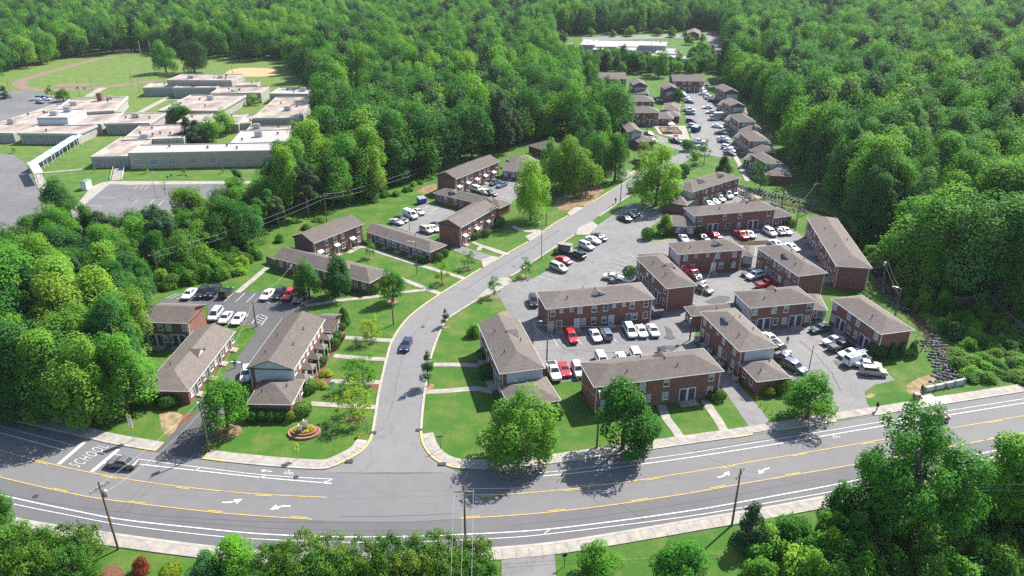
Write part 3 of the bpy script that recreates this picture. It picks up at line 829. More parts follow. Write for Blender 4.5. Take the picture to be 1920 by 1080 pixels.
FAC = {'F': front2, 'B': back2, 'D': door2, 'f': front1, 'b': back1, '-': lambda n: [], 'S': lambda n: [], 'P': lambda n: [], 'w': lambda n: [(n * .3, 3.6, 'w'), (n * .3, 1.0, 'w')]}
ROOF_RECTS = []

def opening(root, side, x, z, kind, L, D, ov):
    ang = (0, math.pi / 2, math.pi, -math.pi / 2)[side]
    pos = [(ov + x, ov - .004, z), (L - ov + .004, ov + x, z), (L - ov - x, D - ov + .004, z), (ov - .004, D - ov - x, z)][side]
    if kind in ('w', 's', 'p'):
        W = WIN[kind]
        f = ob('window', W[0], root, pos, ang)
        r = rb.random()
        ob('pane', W[2] if r < .35 else W[1], f)
        ob('pane', W[4] if r < .7 else W[3], f)
        return
    if kind == 'D':
        s = ob('door_surround', DD_S, root, pos, ang)
        ob('door', DD_D, s, (-.78, 0, 0)); ob('door', DD_D, s, (.78, 0, 0))
        ob('stoop', STOOP, root, (pos[0], pos[1], 0), ang)
        return
    s = ob('door_surround', SD_S, root, pos, ang)
    ob('door', SD[kind[0]], s)
    ob('stoop', STOOPS, root, (pos[0], pos[1], 0), ang)
    if len(kind) > 1 and kind[1] == 'a': ob('awning', AWN, root, (pos[0], pos[1], z + 2.2), ang)
    if len(kind) > 1 and kind[1] == 'p':
        pr = ob('porch_roof', PORCH, root, (pos[0], pos[1], 0), ang)
        ob('porch_post', POST, pr, (-1, -1.75, 0)); ob('porch_post', POST, pr, (1, -1.75, 0))

def building(label, p1, p2, p3, h, sides='----', ends='hh', axis=None, rise=None, ov=.38, group=None, tint=1.0, dorm=(), name='apartment_building', vents=2, steps=0, detail=True, extra=()):
    o, rz, L, D = frame_of(p1, p2, p3, h)
    root = empty(name, o, rz)
    put(root, label, 'building', group)
    ROOF_RECTS.append((o, rz, L, D))
    ax = axis or ('x' if L >= D else 'y')
    U, V = (L, D) if ax == 'x' else (D, L)
    rise = rise or min(2.2, V * .5 * .40)
    e0 = V / 2 if ends[0] == 'h' else 0
    e1 = V / 2 if ends[1] == 'h' else 0
    if e0 + e1 > U: e0 = e1 = U * .48
    mp = (lambda u, v: (u, v)) if ax == 'x' else (lambda u, v: (L - v, u))
    t = .14
    def pt(u, v, z): a, b = mp(u, v); return (a, b, z)
    # walls
    w = MB()
    c = [(ov, ov), (L - ov, ov), (L - ov, D - ov), (ov, D - ov)]
    for i in range(4):
        a, b = c[i], c[(i + 1) % 4]
        w.add([(a[0], a[1], -.05), (b[0], b[1], -.05), (b[0], b[1], h), (a[0], a[1], h)], [(0, 1, 2, 3)])
    br = (tint * (.92 + .16 * rb.random()),) * 3
    ob('wall', w.mesh('wall', BRICK), root, color=br)
    gm = SIDING if 'S' in sides else BRICK
    for k, (e, u0) in enumerate(((e0, ov), (e1, U - ov))):
        if e == 0:
            g = MB()
            s = rise / (V / 2)
            d = -.05 if k == 0 else .05
            tri = [pt(u0, ov, h - .03), pt(u0, V - ov, h - .03), pt(u0, V / 2, h + rise - s * 0 - .02)]
            g.add(tri, [(0, 1, 2)] if k else [(0, 2, 1)])
            ob('gable', g.mesh('gable', gm), root, color=br)
    # roof
    r = MB()
    q = [pt(0, 0, h + t), pt(U, 0, h + t), pt(U, V, h + t), pt(0, V, h + t), pt(e0, V / 2, h + t + rise), pt(U - e1, V / 2, h + t + rise)]
    r.add(q, [(0, 1, 5, 4), (2, 3, 4, 5)] + ([(3, 0, 4)] if e0 else []) + ([(1, 2, 5)] if e1 else []))
    lo = [pt(0, 0, h), pt(U, 0, h), pt(U, V, h), pt(0, V, h)]
    r.add(lo, [(0, 3, 2, 1)])
    if not e0: r.add([pt(0, 0, h), pt(0, V, h), pt(0, V / 2, h + rise), pt(0, 0, h + t), pt(0, V, h + t), pt(0, V / 2, h + rise + t)], [(0, 2, 5, 3), (2, 1, 4, 5)])
    if not e1: r.add([pt(U, 0, h), pt(U, V, h), pt(U, V / 2, h + rise), pt(U, 0, h + t), pt(U, V, h + t), pt(U, V / 2, h + rise + t)], [(0, 3, 5, 2), (2, 5, 4, 1)])
    ro = ob('roof', r.mesh('roof', SHINGLE), root)
    # fascia and gutter
    f = MB()
    for i in range(4):
        a, b = Vector(lo[i]), Vector(lo[(i + 1) % 4])
        if (i == 3 and not e0) or (i == 1 and not e1): continue
        d = (b - a).normalized(); n = Vector((d.y, -d.x, 0)) * .05
        if (a + b).xy.length >= 0:
            cc = Vector((L / 2, D / 2, 0)); mid = (a + b) / 2
            if n.dot(mid - cc) < 0: n = -n
        f.add([a, b, b + n, a + n] + [x + Vector((0, 0, t - .01)) for x in (a, b, b + n, a + n)], [(0, 1, 2, 3), (4, 7, 6, 5), (0, 4, 5, 1), (2, 6, 7, 3), (0, 3, 7, 4), (1, 5, 6, 2)])
    ob('fascia', f.mesh('fascia', TRIM), ro)
    # stepped sections of a roof that follows the slope
    for k in range(steps):
        u = U * (k + 1) / (steps + 1)
        zz = .38 * (steps - k)
        s = MB()
        u2 = U * (k) / (steps + 1)
        a = [pt(u2 - .02, -.03, h + t + zz * .9), pt(u, -.03, h + t + zz * .9), pt(u, V / 2, h + t + rise + zz), pt(u2 - .02, V / 2, h + t + rise + zz), pt(u, V + .03, h + t + zz * .9), pt(u2 - .02, V + .03, h + t + zz * .9),
             pt(u2 - .02, -.03, h), pt(u, -.03, h), pt(u, V + .03, h), pt(u2 - .02, V + .03, h)]
        s.add(a, [(0, 1, 2, 3), (3, 2, 4, 5)])
        s.add([a[1], a[7], a[8], a[4], a[2]], [(0, 1, 2, 3, 4)]); s.add([a[0], a[6], a[9], a[5], a[3]], [(0, 1, 2, 3, 4)[::-1]])
        s.add([a[0], a[1], a[7], a[6]], [(0, 3, 2, 1)]); s.add([a[5], a[4], a[8], a[9]], [(0, 1, 2, 3)])
        ob('roof_step', s.mesh('roof_step', [SHINGLE]), ro)
    # dormers on the slopes
    for (fu, sd) in dorm:
        s = rise / (V / 2)
        dv = V * .22
        u = U * fu
        hh = .85
        zb = h + t + rise - s * dv
        sg = -1 if sd == 'n' else 1
        vv = V / 2 + sg * dv
        back = V / 2 + sg * (dv - hh / s)
        m = MB()
        vs = [pt(u - 1.5, vv, zb + .01), pt(u + 1.5, vv, zb + .01), pt(u, vv, zb + hh), pt(u, back, zb + hh + .02)]
        m.add([pt(u - 1.6, vv + sg * .12, zb + .02), pt(u + 1.6, vv + sg * .12, zb + .02), pt(u, vv + sg * .12, zb + hh + .06), pt(u, back, zb + hh + .05)], [(0, 2, 3), (1, 3, 2)])
        dm = ob('dormer', m.mesh('dormer', SHINGLE), root)
        ob('dormer_vent', MB().add(vs[:3], [(0, 1, 2)]).mesh('dormer_vent', SIDING), dm)
    for k in range(vents):
        u, v = U * (.2 + .6 * (k + rb.random() * .6) / max(vents, 1)), V * (.26 if (k % 2 == 0) == (ax == 'x') else .74)
        z = h + t + rise * min(v, V - v) / (V / 2) - .04
        ob('vent_pipe', VENT, ro, pt(u, v, z))
    # openings
    for i, sname in enumerate(sides):
        n = (L if i % 2 == 0 else D) - 2 * ov
        if sname == 'P':
            for k in range(5): opening(root, i, n * (.1 + .2 * k), .3, 'xp', L, D, ov)
            for k in range(8): opening(root, i, n * (.06 + .125 * k), 3.7, 'w', L, D, ov)
        if sname == 'S' and h > 4:
            p = MB()
            e = .9
            if i in (0, 2): p.box(ov + e, L - ov - .02, (ov - .05) if i == 0 else D - ov, ov if i == 0 else D - ov + .05, 2.6, h - .02)
            else: p.box((L - ov) if i == 1 else ov - .05, L - ov + .05 if i == 1 else ov, ov + .02, D - ov - e, 2.6, h - .02)
            ob('siding', p.mesh('siding', SIDING), root)
        for (x, z, kd) in FAC[sname](n): opening(root, i, x, z, kd, L, D, ov)
    for e in extra: opening(root, *e, L, D, ov)
    if detail and h > 4:
        for (x, y, a) in ((ov + .15, ov, 0), (L - ov - .15, ov, 0), (L - ov, ov + .2, math.pi / 2), (ov, D - ov - .2, -math.pi / 2)):
            ob('downspout', DOWN, root, (x, y, .1), a, (1, 1, h - .15))
    return root

H2, H1 = 5.3, 2.75
G1 = 'brick apartment blocks right of the side street'
G2 = 'brick apartment blocks left of the side street'
G3 = 'brick apartment blocks in the far court'
GW = 'single-storey brick wings'
# right of the side street
building('long two-storey brick block with row of white cars parked before it', (1024, 581), (1228, 561), (1007, 548), H2, 'B-F-', group=G1, dorm=((.5, 'n'),), vents=4)
building('two-storey brick block along main road behind dense round maple', (1114, 727.5), (1358, 697), (1087.5, 681), H2, 'F-B-', group=G1, dorm=((.6, 'f'),), vents=3)
building('two-storey brick block beside side street lawn, end-on to main road', (937, 702.5), (1022.5, 691.7), (896, 608), H2, 'S--F', 'hg', group=G1, dorm=((.62, 'n'),), vents=3)
building('single-storey wing with hipped roof behind large spreading corner tree', (958, 768), (1052, 751.5), (1022, 708), H1, '-b-f', group=GW)
building('two-storey brick block right of narrow driveway, dormer on left slope', (1386.7, 660.8), (1458, 651), (1311.7, 585.8), H2, 'S--B', group=G1, dorm=((.62, 'f'),), vents=4)
building('single-storey hipped wing at driveway mouth with yellow posts before it', (1419, 717.5), (1483, 709), (1382.5, 679), H1, '---b', group=GW)
building('two-storey brick block with grey siding end above right-hand court', (1406.7, 579), (1532.5, 567.5), (1370, 548), H2, 'F-BS', group=G1, dorm=((.5, 'f'),))
building('small single-storey link wing between two blocks of right-hand court', (1526.7, 585.8), (1552, 583), (1537, 553), H1, 'f---', group=GW, vents=0)
building('single-storey wing jutting towards the dumpster court', (1297.5, 594), (1400, 585), (1280, 576), H1, '---f', group=GW, vents=1)
building('two-storey brick block by the creek with three conical shrubs at its end', (1651.7, 628), (1716.7, 621), (1557.5, 561), H2, '---F', group=G1, vents=1)
building('two-storey brick block with grey siding end and bright sapling at front', (1272.5, 478), (1396.7, 469), (1247.5, 456.7), H2, 'B-FS', group=G1, dorm=((.62, 'n'),), vents=3)
building('small single-storey link wing beside block with bright sapling', (1389, 485.5), (1414.5, 482.5), (1417, 464), H1, 'b---', group=GW, vents=0)
building('two-storey brick block behind leaning pole, red pickup at its side', (1496.7, 519), (1554, 514), (1417.5, 464), H2, '---B', group=G1, dorm=((.5, 'f'),), vents=4)
building('two-storey brick block end-on beside round bush in street-side lot', (1250, 542.5), (1308, 536.7), (1190.8, 483), H2, '-B-F', group=G1, dorm=((.5, 'n'),), vents=3)
building('low link wing behind block beside round bush', (1204, 490), (1256, 486), (1202, 477), H1, '----', group=GW, vents=0)
building('long two-storey brick block with red cars parked before it', (1301.7, 405.8), (1457.5, 393), (1276.7, 390), H2, 'F--S', group=G1, dorm=((.7, 'f'),))
building('single-storey hipped wing behind olive round tree', (1262, 424), (1303, 421), (1258, 404), H1, 'f---', group=GW, vents=0)
building('single-storey wing at right end of block with red cars', (1449, 409), (1488.5, 405), (1458, 389), H1, 'f---', group=GW, vents=0)
building('two-storey brick block with sunlit rear yards and two roof dormers', (1258, 349), (1301.7, 360), (1349, 322.5), H2, 'SB--', group=G1, dorm=((.3, 'n'), (.7, 'n')))
building('single-storey hipped wing below the block with sunlit rear yards', (1242.5, 377.5), (1286.7, 386), (1298, 374), H1, '-b--', group=GW, vents=0)
building('long two-storey brick block beside creek woods, rearmost on right', (1568, 500), (1635, 503), (1511.7, 406.7), H2, '---F', group=G1, vents=3)
# left of the side street
building('gabled two-storey brick block with white door awnings by overgrown slope', (546.7, 444), (588, 457.5), (682.5, 420), H2, '-D--', 'gg', axis='y', group=G2, vents=0)
building('long single-storey brick row with hipped end by side street', (683, 434), (806.7, 474), (841, 461), H1, 'f---', 'gh', group=G2, vents=2)
building('low brick row behind two dense dark trees', (512, 484), (693, 532), (723, 508), H1, 'b---', 'gh', group=G2, dorm=((.7, 'n'),), vents=3)
building('gabled two-storey brick block with stepped roof facing side street', (821.7, 416.7), (864, 428), (932.5, 389), H2, '-D--', 'gg', axis='y', group=G2, steps=0, vents=0)
building('long single-storey brick row with two dark dormers between two lots', (811.7, 362.5), (936.7, 391.5), (952, 379), H1, 'b-f-', 'hh', group=G2, dorm=((.25, 'n'), (.78, 'n')), vents=1)
building('gabled two-storey brick block nearest the wood and power line', (818, 328), (855, 336.7), (938, 303), H2, '-D--', 'gg', axis='y', group=G2, vents=0)
building('single-storey shaded brick row beside large light green tree', (940, 320), (992, 325), (945, 306), H1, 'f---', 'gg', group=G2, vents=0)
building('brick block mostly hidden behind tall roadside trees', (965, 308), (1010, 302), (985, 292), H1, '----', group=G2, vents=0)
building('low grey roofed block glimpsed between trees above side street', (1022, 283), (1062, 274), (1030, 264), H1, '----', group=G2, vents=0)
building('long low brick row with white dormer beside dark lot', (265, 732), (354, 735), (441.7, 621.7), 2.7, '-f--', 'hg', axis='y', group=G2, dorm=((.52, 'n'),), vents=2)
building('two-storey brick block with sunlit gable left of dark lot', (262, 605), (352.5, 607.5), (388.5, 572), H2, 'F---', 'gg', axis='x', group=G2, vents=0)
building('large two-storey block with row of little porch roofs and garden beds', (461, 692), (551.7, 694), (530, 597), H2, 'SP--', 'gg', axis='y', group=G2, vents=4)
building('single-storey wing with clipped shrubs above oval flower bed', (462.5, 758), (547.5, 760), (571.7, 713), H1, '-f--', 'hh', group=GW, vents=2)
building('single-storey wing at lawn end of block with porch roofs', (585, 622), (621, 624), (641, 590), H1, '-f--', 'gg', axis='x', group=GW, vents=0)
# far court
building('two-storey brick block facing the playground', (1171, 212), (1238, 212), (1171, 203), H2, 'F---', group=G3, vents=0)
building('single-storey wing right of block facing playground', (1236, 222.5), (1263, 223), (1237, 211), H1, 'f---', group=GW, vents=0)
building('low hipped wing beside far lot, second from playground', (1252, 218), (1275.5, 218), (1250, 209), H1, '----', group=GW, vents=0)
building('two-storey brick block behind the one facing the playground', (1169, 191), (1228, 191), (1170, 182.5), H2, 'B---', group=G3, vents=0)
building('low hipped wing beside far lot, third from playground', (1242, 206), (1274, 206), (1246, 194), H1, '----', group=GW, vents=0)
building('stepped brick block with pale gable end facing far lawn', (1186, 163.5), (1213.5, 163.5), (1179, 151), H2, 'S--w', 'gg', axis='y', group=G3, steps=2, vents=0)
building('single-storey wing under stepped block at far lawn', (1187.5, 176), (1217, 176), (1186, 167), H1, '----', group=GW, vents=0)
building('stepped brick block with pale gable end at left edge of far lot', (1245, 171.5), (1273, 171), (1237.5, 159.5), H2, 'S--w', 'gg', axis='y', group=G3, steps=2, vents=0)
building('single-storey wing under stepped block at edge of far lot', (1247.5, 183.5), (1277, 184), (1247, 174), H1, '----', group=GW, vents=0)
building('farthest left two-storey block across end of far lawn', (1120, 148.5), (1176, 148.5), (1120, 140.5), H2, 'F---', 'gg', group=G3, vents=0)
building('stepped brick block half hidden by bright forest edge', (1112, 160), (1130, 163.5), (1118, 150), H2, 'S---', 'gg', axis='y', group=G3, steps=2, vents=0)
building('two-storey block closing head of far lot with blue doors', (1260.6, 152.5), (1320, 153), (1261, 144.5), H2, 'F---', 'gg', group=G3, vents=0)
building('tiny low wing right of block closing far lot', (1320, 160.5), (1330, 161), (1321, 154.5), H1, 'f---', 'gg', group=GW, vents=0)
building('two-storey block with pale gable just before the playground', (1178, 249), (1204, 247.5), (1163, 232), H2, 'S---', 'gg', axis='y', group=G3, vents=0)
building('single-storey wing before playground drive', (1197, 267.5), (1222.5, 262), (1181, 258), H1, '-b--', group=GW, vents=0)
ROW = ['farthest', 'fourth', 'third', 'second', 'nearest']
for k, (nl, nr, fl, st) in enumerate([((1357.5, 176.5), (1384.5, 176), (1340.6, 162.5), 2), ((1369, 201.5), (1398.5, 201.5), (1352.5, 189), 1), ((1385.6, 229.5), (1418.5, 229.5), (1367, 215.6), 0), ((1406, 265.3), (1444, 265.3), (1384, 247.5), 0), ((1439, 308.5), (1472, 309), (1404, 288), 0)]):
    building(f'{ROW[k]} pale-gabled two-storey block in row along right wood', nl, nr, fl, H2, 'S--F', 'gg' if st else 'hh', axis='y', group='blocks in row along right wood', steps=st, vents=0)
for k, (nl, nr, fr) in enumerate([((1369, 214.5), (1402, 214.5), (1398, 202)), ((1386, 244.5), (1430, 247.5), (1420, 230)), ((1406, 282), (1455, 286.5), (1443, 266)), ((1437, 332.5), (1485, 331.5), (1473, 310))]):
    building(f'{ROW[k + 1]} low hipped wing in row along right wood', nl, nr, fr, H1, '----', group=GW, vents=0)

for k, (nl, nr, fr) in enumerate([((1345, 197), (1359, 198), (1353, 189)), ((1358, 225.5), (1374, 227), (1368, 215.5)), ((1375, 257.5), (1394, 259), (1386, 248)), ((1392, 299), (1413, 301), (1405, 288))]):
    building(f'little front wing of {ROW[k + 1]} block in row along right wood', nl, nr, fr, H1, 'f--f', group=GW, vents=0)

# --- flat-roofed school
school = put(empty('school_building', P(280, 320)), 'sprawling flat-roofed concrete school with many low wings', 'school')
SO = school.location.copy()
UNIT = MB().box(-1.3, 1.3, -.9, .9, 0, 1.3).box(-1.0, 1.0, -.6, .6, 1.3, 1.42).mesh('roof_unit', METAL)
CAPV = MB().lathe([(.22, 0), (.22, .5), (.42, .55), (.42, .8), (.15, .95)], 10).mesh('roof_fan', DARKM)
def wing(p1, p2, p3, h, wall=CONCP, roof=FLATR, z0=0.0, units=(), fans=0, wins=None, over=0.0, parent=None, joints=True, seed=0, para=.35):
    par = parent or school
    o, rz, L, D = frame_of(p1, p2, p3, h)
    ROOF_RECTS.append((o, rz, L, D))
    w = MB()
    w.box(0, L, 0, D, z0 - .05, h - .02)
    wo_ = ob('wing', w.mesh('wing', wall), par, o - par.location, rz)
    ob('flat_roof', MB().box(.1, L - .1, .1, D - .1, h - .02, h + .04).mesh('flat_roof', roof), wo_)
    pz = h + para
    pm = MB().box(-over - .05, L + over + .05, -over - .05, .16, h - .55, pz).box(-over - .05, L + over + .05, D - .16, D + over + .05, h - .55, pz).box(-over - .05, .16, .16, D - .16, h - .55, pz).box(L - .16, L + over + .05, .16, D - .16, h - .55, pz)
    ob('parapet', pm.mesh('parapet', PARAP), wo_)
    rr = random.Random(seed)
    for (u, v) in units: ob('roof_unit', UNIT, wo_, (L * u, D * v, h + .04), rr.uniform(-.05, .05), (1, 1, rr.uniform(.9, 1.5)))
    for k in range(fans): ob('roof_fan', CAPV, wo_, (L * rr.uniform(.12, .88), D * rr.uniform(.2, .8), h + .04))
    if joints:
        n = max(2, int(L / 1.3))
        j = MB()
        for k in range(1, n): j.box(L * k / n - .04, L * k / n + .04, -.02, 0, z0 + .05, h - .56)
        put(ob('panel_joints', j.mesh('panel_joints', DARKM), wo_), kind='stuff')
    if wins:
        for x in wins:
            f = ob('window', WIN['p'][0], wo_, (L * x, -.004, 1.4), 0, (1.1, 1, 1.2))
            ob('pane', WIN['p'][2], f) if False else ob('pane', SCHP, f)
    return wo_
SCHP = MB().box(-1.0, 1.0, -.03, -.012, .1, 1.5).mesh('school_pane', plain('school_glass', (.20, .27, .31), .2, .3, .5, .5))
wing((240, 288.5), (523, 283), (262, 273), 5.2, CONCR, FLATW, fans=4, wins=[.05, .16, .28, .42, .55, .66, .8, .9], joints=False, seed=1)
wing((432, 270), (536, 267), (549, 243.5), 5.1, CONCR, FLATW, units=((.42, .5),), fans=2, joints=False, seed=2)
wing((170, 295.5), (240, 294), (229, 258), 3.6, fans=0, seed=3)
wing((228, 264), (336, 268), (262, 237), 3.7, fans=7, units=((.33, .15),), seed=4)
wing((462, 246), (540, 244), (470, 238.5), 3.4, fans=1, units=((.2, .6),), seed=5)
wing((-60, 249), (34, 248), (104, 196.5), 3.5, units=((.35, .3), (.62, .72)), fans=4, seed=6)
wing((36, 250.5), (144, 251.5), (170.5, 236), 3.9, over=.4, fans=1, seed=7)
wing((75, 236), (190, 234), (228, 211), 3.4, fans=2, seed=8)
pent = wing((71, 221.5), (126, 221.5), (160.5, 205.5), 6.6, wall=SIDING, roof=FLATW, z0=3.4, units=((.35, .35), (.55, .75)), joints=False, seed=9)
wing((103, 209), (212.5, 208), (238, 182.5), 4.4, over=.5, units=((.2, .55), (.72, .9)), fans=1, seed=10)
wing((200, 231), (280, 231.5), (311, 212.5), 4.2, over=.3, units=((.45, .6),), fans=3, seed=11)
wing((299, 208), (399, 215), (358, 179.5), 3.9, over=.4, units=((.5, .72),), fans=3, seed=12)
wing((335, 228), (378, 230), (400, 214), 3.2, fans=1, seed=13)
wing((376, 236), (448, 233), (398, 216), 3.2, fans=2, seed=14)
wing((313, 151), (434, 151.5), (336, 139.5), 7.0, units=((.28, .4), (.75, .4)), fans=6, seed=15)
wing((324, 165.5), (405, 165), (335, 160), 4.6, fans=2, seed=16)
wing((267.5, 165.5), (323, 165), (286, 155.5), 4.0, fans=1, seed=17)
wing((394, 176), (489, 175), (503, 163), 4.5, fans=4, seed=18)
wing((444, 160), (482, 160.5), (488, 153.5), 4.0, fans=1, seed=19)
wing((505, 176.5), (578, 177), (516, 165), 4.2, roof=FLATW, units=((.75, .5),), fans=4, seed=20)
wing((473, 223), (557, 224.5), (518, 183), 4.0, units=((.6, .35),), fans=3, seed=21)
wing((449, 233), (470, 232), (479, 216), 3.0, fans=1, seed=22)
chim = MB().box(-1.0, 1.0, -1.0, 1.0, 0, 3.2).box(-1.1, 1.1, -1.1, 1.1, 3.2, 3.5).mesh('chimney', BRICK)
ob('chimney', chim, school, P(189, 189, 4.4) - SO)
# covered walkway of pale roof panels on posts
cw = put(empty('covered_walkway', P(70, 310)), 'covered walkway of pale metal roof panels leading to bus canopy', 'walkway')
SKYP = plain('canopy_panel', (.46, .54, .62), .4, .08, .6, .4)
pa, pb = P(58, 307, 3), P(146, 256, 3)
dv = (pb - pa); ln = dv.length; ang = math.atan2(dv.y, dv.x)
for k in range(6):
    c = pa + dv * ((k + .5) / 6)
    z = 2.75 + .14 * k
    ob('roof_panel', MB().box(-ln / 12 + .12, ln / 12 - .05, -1.7, 1.7, 0, .14).mesh('roof_panel', SKYP), cw, (c.x - cw.location.x, c.y - cw.location.y, z), ang)
    for s in (-1, 1):
        for u in (-.3, .3):
            n = Vector((-dv.y, dv.x, 0)).normalized() * 1.45 * s
            q = c + n + dv * (u / 6)
            ob('post', MB().box(-.07, .07, -.07, .07, 0, z).mesh('post', TRIM), cw, (q.x - cw.location.x, q.y - cw.location.y, 0))
o, rz, L, D = frame_of((64, 327), (82, 324), (51, 305), 3.6)
bc = put(empty('bus_canopy', o, rz), 'white canopy roof over school bus loop beside covered walkway', 'canopy')
ob('roof', MB().box(0, L, 0, D, 3.5, 3.75).mesh('canopy_roof', PARAP), bc)
for x in (.4, L - .4):
    for y in (.4, D / 2, D - .4): ob('post', MB().box(-.1, .1, -.1, .1, 0, 3.5).mesh('post', TRIM), bc, (x, y, 0))
building('small white shed with green roof by school lawn', (150, 342), (160, 343), (171, 337), 2.4, '----', 'gg', axis='y', name='garden_shed', vents=0, ov=.1, detail=False)
sh = bpy.data.objects['garden_shed']
for c in sh.children_recursive:
    if c.type == 'MESH' and c.name.startswith(('wall', 'gable')): c.data.materials[0] = TRIM
    if c.name.startswith('roof'): c.data.materials[0] = plain('green_roof', (.06, .22, .14), .6, .1, 1, .3)
# school steps
st = put(empty('stairway', P(219, 338)), 'concrete stairway with rails down school lawn', 'stairs')
a, b = P(219, 338), P(224, 318)
dd = b - a
for k in range(8):
    c = a + dd * (k / 8)
    ob('step', MB().box(-1.6, 1.6, 0, dd.length / 8, 0, .1 + .05 * k).mesh('step', CONC), st, (c - a), math.atan2(dd.y, dd.x) - math.pi / 2)
for s in (-1, 1):
    n = Vector((dd.y, -dd.x, 0)).normalized() * 1.7 * s
    ob('handrail', MB().tube([n, n + Vector((0, 0, .9)), n + dd + Vector((0, 0, 1.3)), n + dd], .05, 5).mesh('handrail', TRIM), st)

# --- distant white-roofed building and houses in the trees
far = put(empty('white_roofed_building', P(1190, 100)), 'distant white flat-roofed building among trees beyond far court', 'building')
for q in [((1088, 84.5), (1115, 85.5), (1096, 73.5), 6), ((1110, 88), (1250, 90), (1116, 76), 5), ((1198, 85.5), (1249, 87), (1202, 77), 8), ((1150, 94.5), (1262, 99), (1156, 87), 5), ((1111, 94), (1129, 95), (1114, 89), 4.5), ((1213, 104), (1288, 111.5), (1222, 99.5), 5.5), ((1228, 100), (1275, 102), (1232, 95), 6)]:
    wing(*q[:3], q[3], wall=CONCP, roof=FLATW, parent=far, joints=False, fans=2, para=.3)
for lab, a, b, c, h in [('distant pale house with brown roof under pylon', (368, 37), (380, 38), (366, 30), 5), ('distant red brick house behind sports field', (282, 39), (306, 39), (283, 33), 5), ('distant orange roofed house behind sports field', (230, 34), (239, 34), (232, 28), 5),
                        ('distant grey house right of white roofed building', (1288, 64), (1312, 65), (1290, 57), 4), ('distant low dark shed at upper left', (64, 28), (88, 27), (66, 22), 4), ('grey roofed house at right picture edge', (1893, 192), (1925, 190), (1895, 178), 4), ('tiny distant house left of white roofed building', (1022, 68), (1042, 68), (1023, 63), 4), ('long pale roofed hall at upper left corner', (30, 26), (60, 24), (32, 19), 6), ('small pale house at upper left beside dark shed', (95, 18), (108, 17.5), (96, 13), 5)]:
    building(lab, a, b, c, h, '----', 'gg', name='house', vents=0, detail=False, group='distant houses')
# ================================================================== TREES
def leaf_mesh(name, pos, nrm, size, tint, mat, rng):
    n = len(pos)
    up = rng.normal(size=(n, 3))
    a = np.cross(nrm, up); a /= np.linalg.norm(a, axis=1)[:, None] + 1e-9
    b = np.cross(nrm, a)
    s = size[:, None]
    bend = nrm * s * .18
    v = np.empty((n, 4, 3))
    v[:, 0] = pos - a * s * .5 + bend * .0
    v[:, 1] = pos - b * s * .36 + bend
    v[:, 2] = pos + a * s * .5
    v[:, 3] = pos + b * s * .36 + bend
    return v.reshape(-1, 3), tint

def build_leaves(name, parts, mat, extra=None, extra_mat=None):
    vs = np.concatenate([p[0] for p in parts]); ts = np.concatenate([p[1] for p in parts])
    n = len(vs) // 4
    me = bpy.data.meshes.new(name)
    ev, ef = (extra.v, extra.f) if extra else ([], [])
    nv = len(vs) + len(ev)
    allv = np.concatenate([vs, np.array(ev, dtype=float).reshape(-1, 3)]) if ev else vs
    loops = [np.arange(n * 4)]
    starts = [np.arange(n) * 4]
    tot = n * 4
    mi = [np.zeros(n, dtype=np.int32)]
    for f in ef:
        loops.append(np.array(f) + len(vs)); starts.append(np.array([tot])); tot += len(f)
    me.vertices.add(nv)
    me.vertices.foreach_set('co', allv.astype(np.float32).ravel())
    me.loops.add(tot)
    me.loops.foreach_set('vertex_index', np.concatenate(loops).astype(np.int32))
    me.polygons.add(n + len(ef))
    me.polygons.foreach_set('loop_start', np.concatenate(starts).astype(np.int32))
    me.materials.append(mat)
    if ef:
        me.materials.append(extra_mat)
        me.polygons.foreach_set('material_index', np.concatenate([np.zeros(n, np.int32), np.ones(len(ef), np.int32)]))
    at = me.attributes.new('tint', 'FLOAT', 'FACE')
    at.data.foreach_set('value', np.concatenate([ts, np.zeros(len(ef))]).astype(np.float32))
    me.update(calc_edges=True)
    me.validate()
    return me

def sph(rng, n, zmin=-1.0):
    z = rng.uniform(zmin, 1, n)
    t = rng.uniform(0, 2 * math.pi, n)
    r = np.sqrt(1 - z * z)
    return np.stack([r * np.cos(t), r * np.sin(t), z], 1)

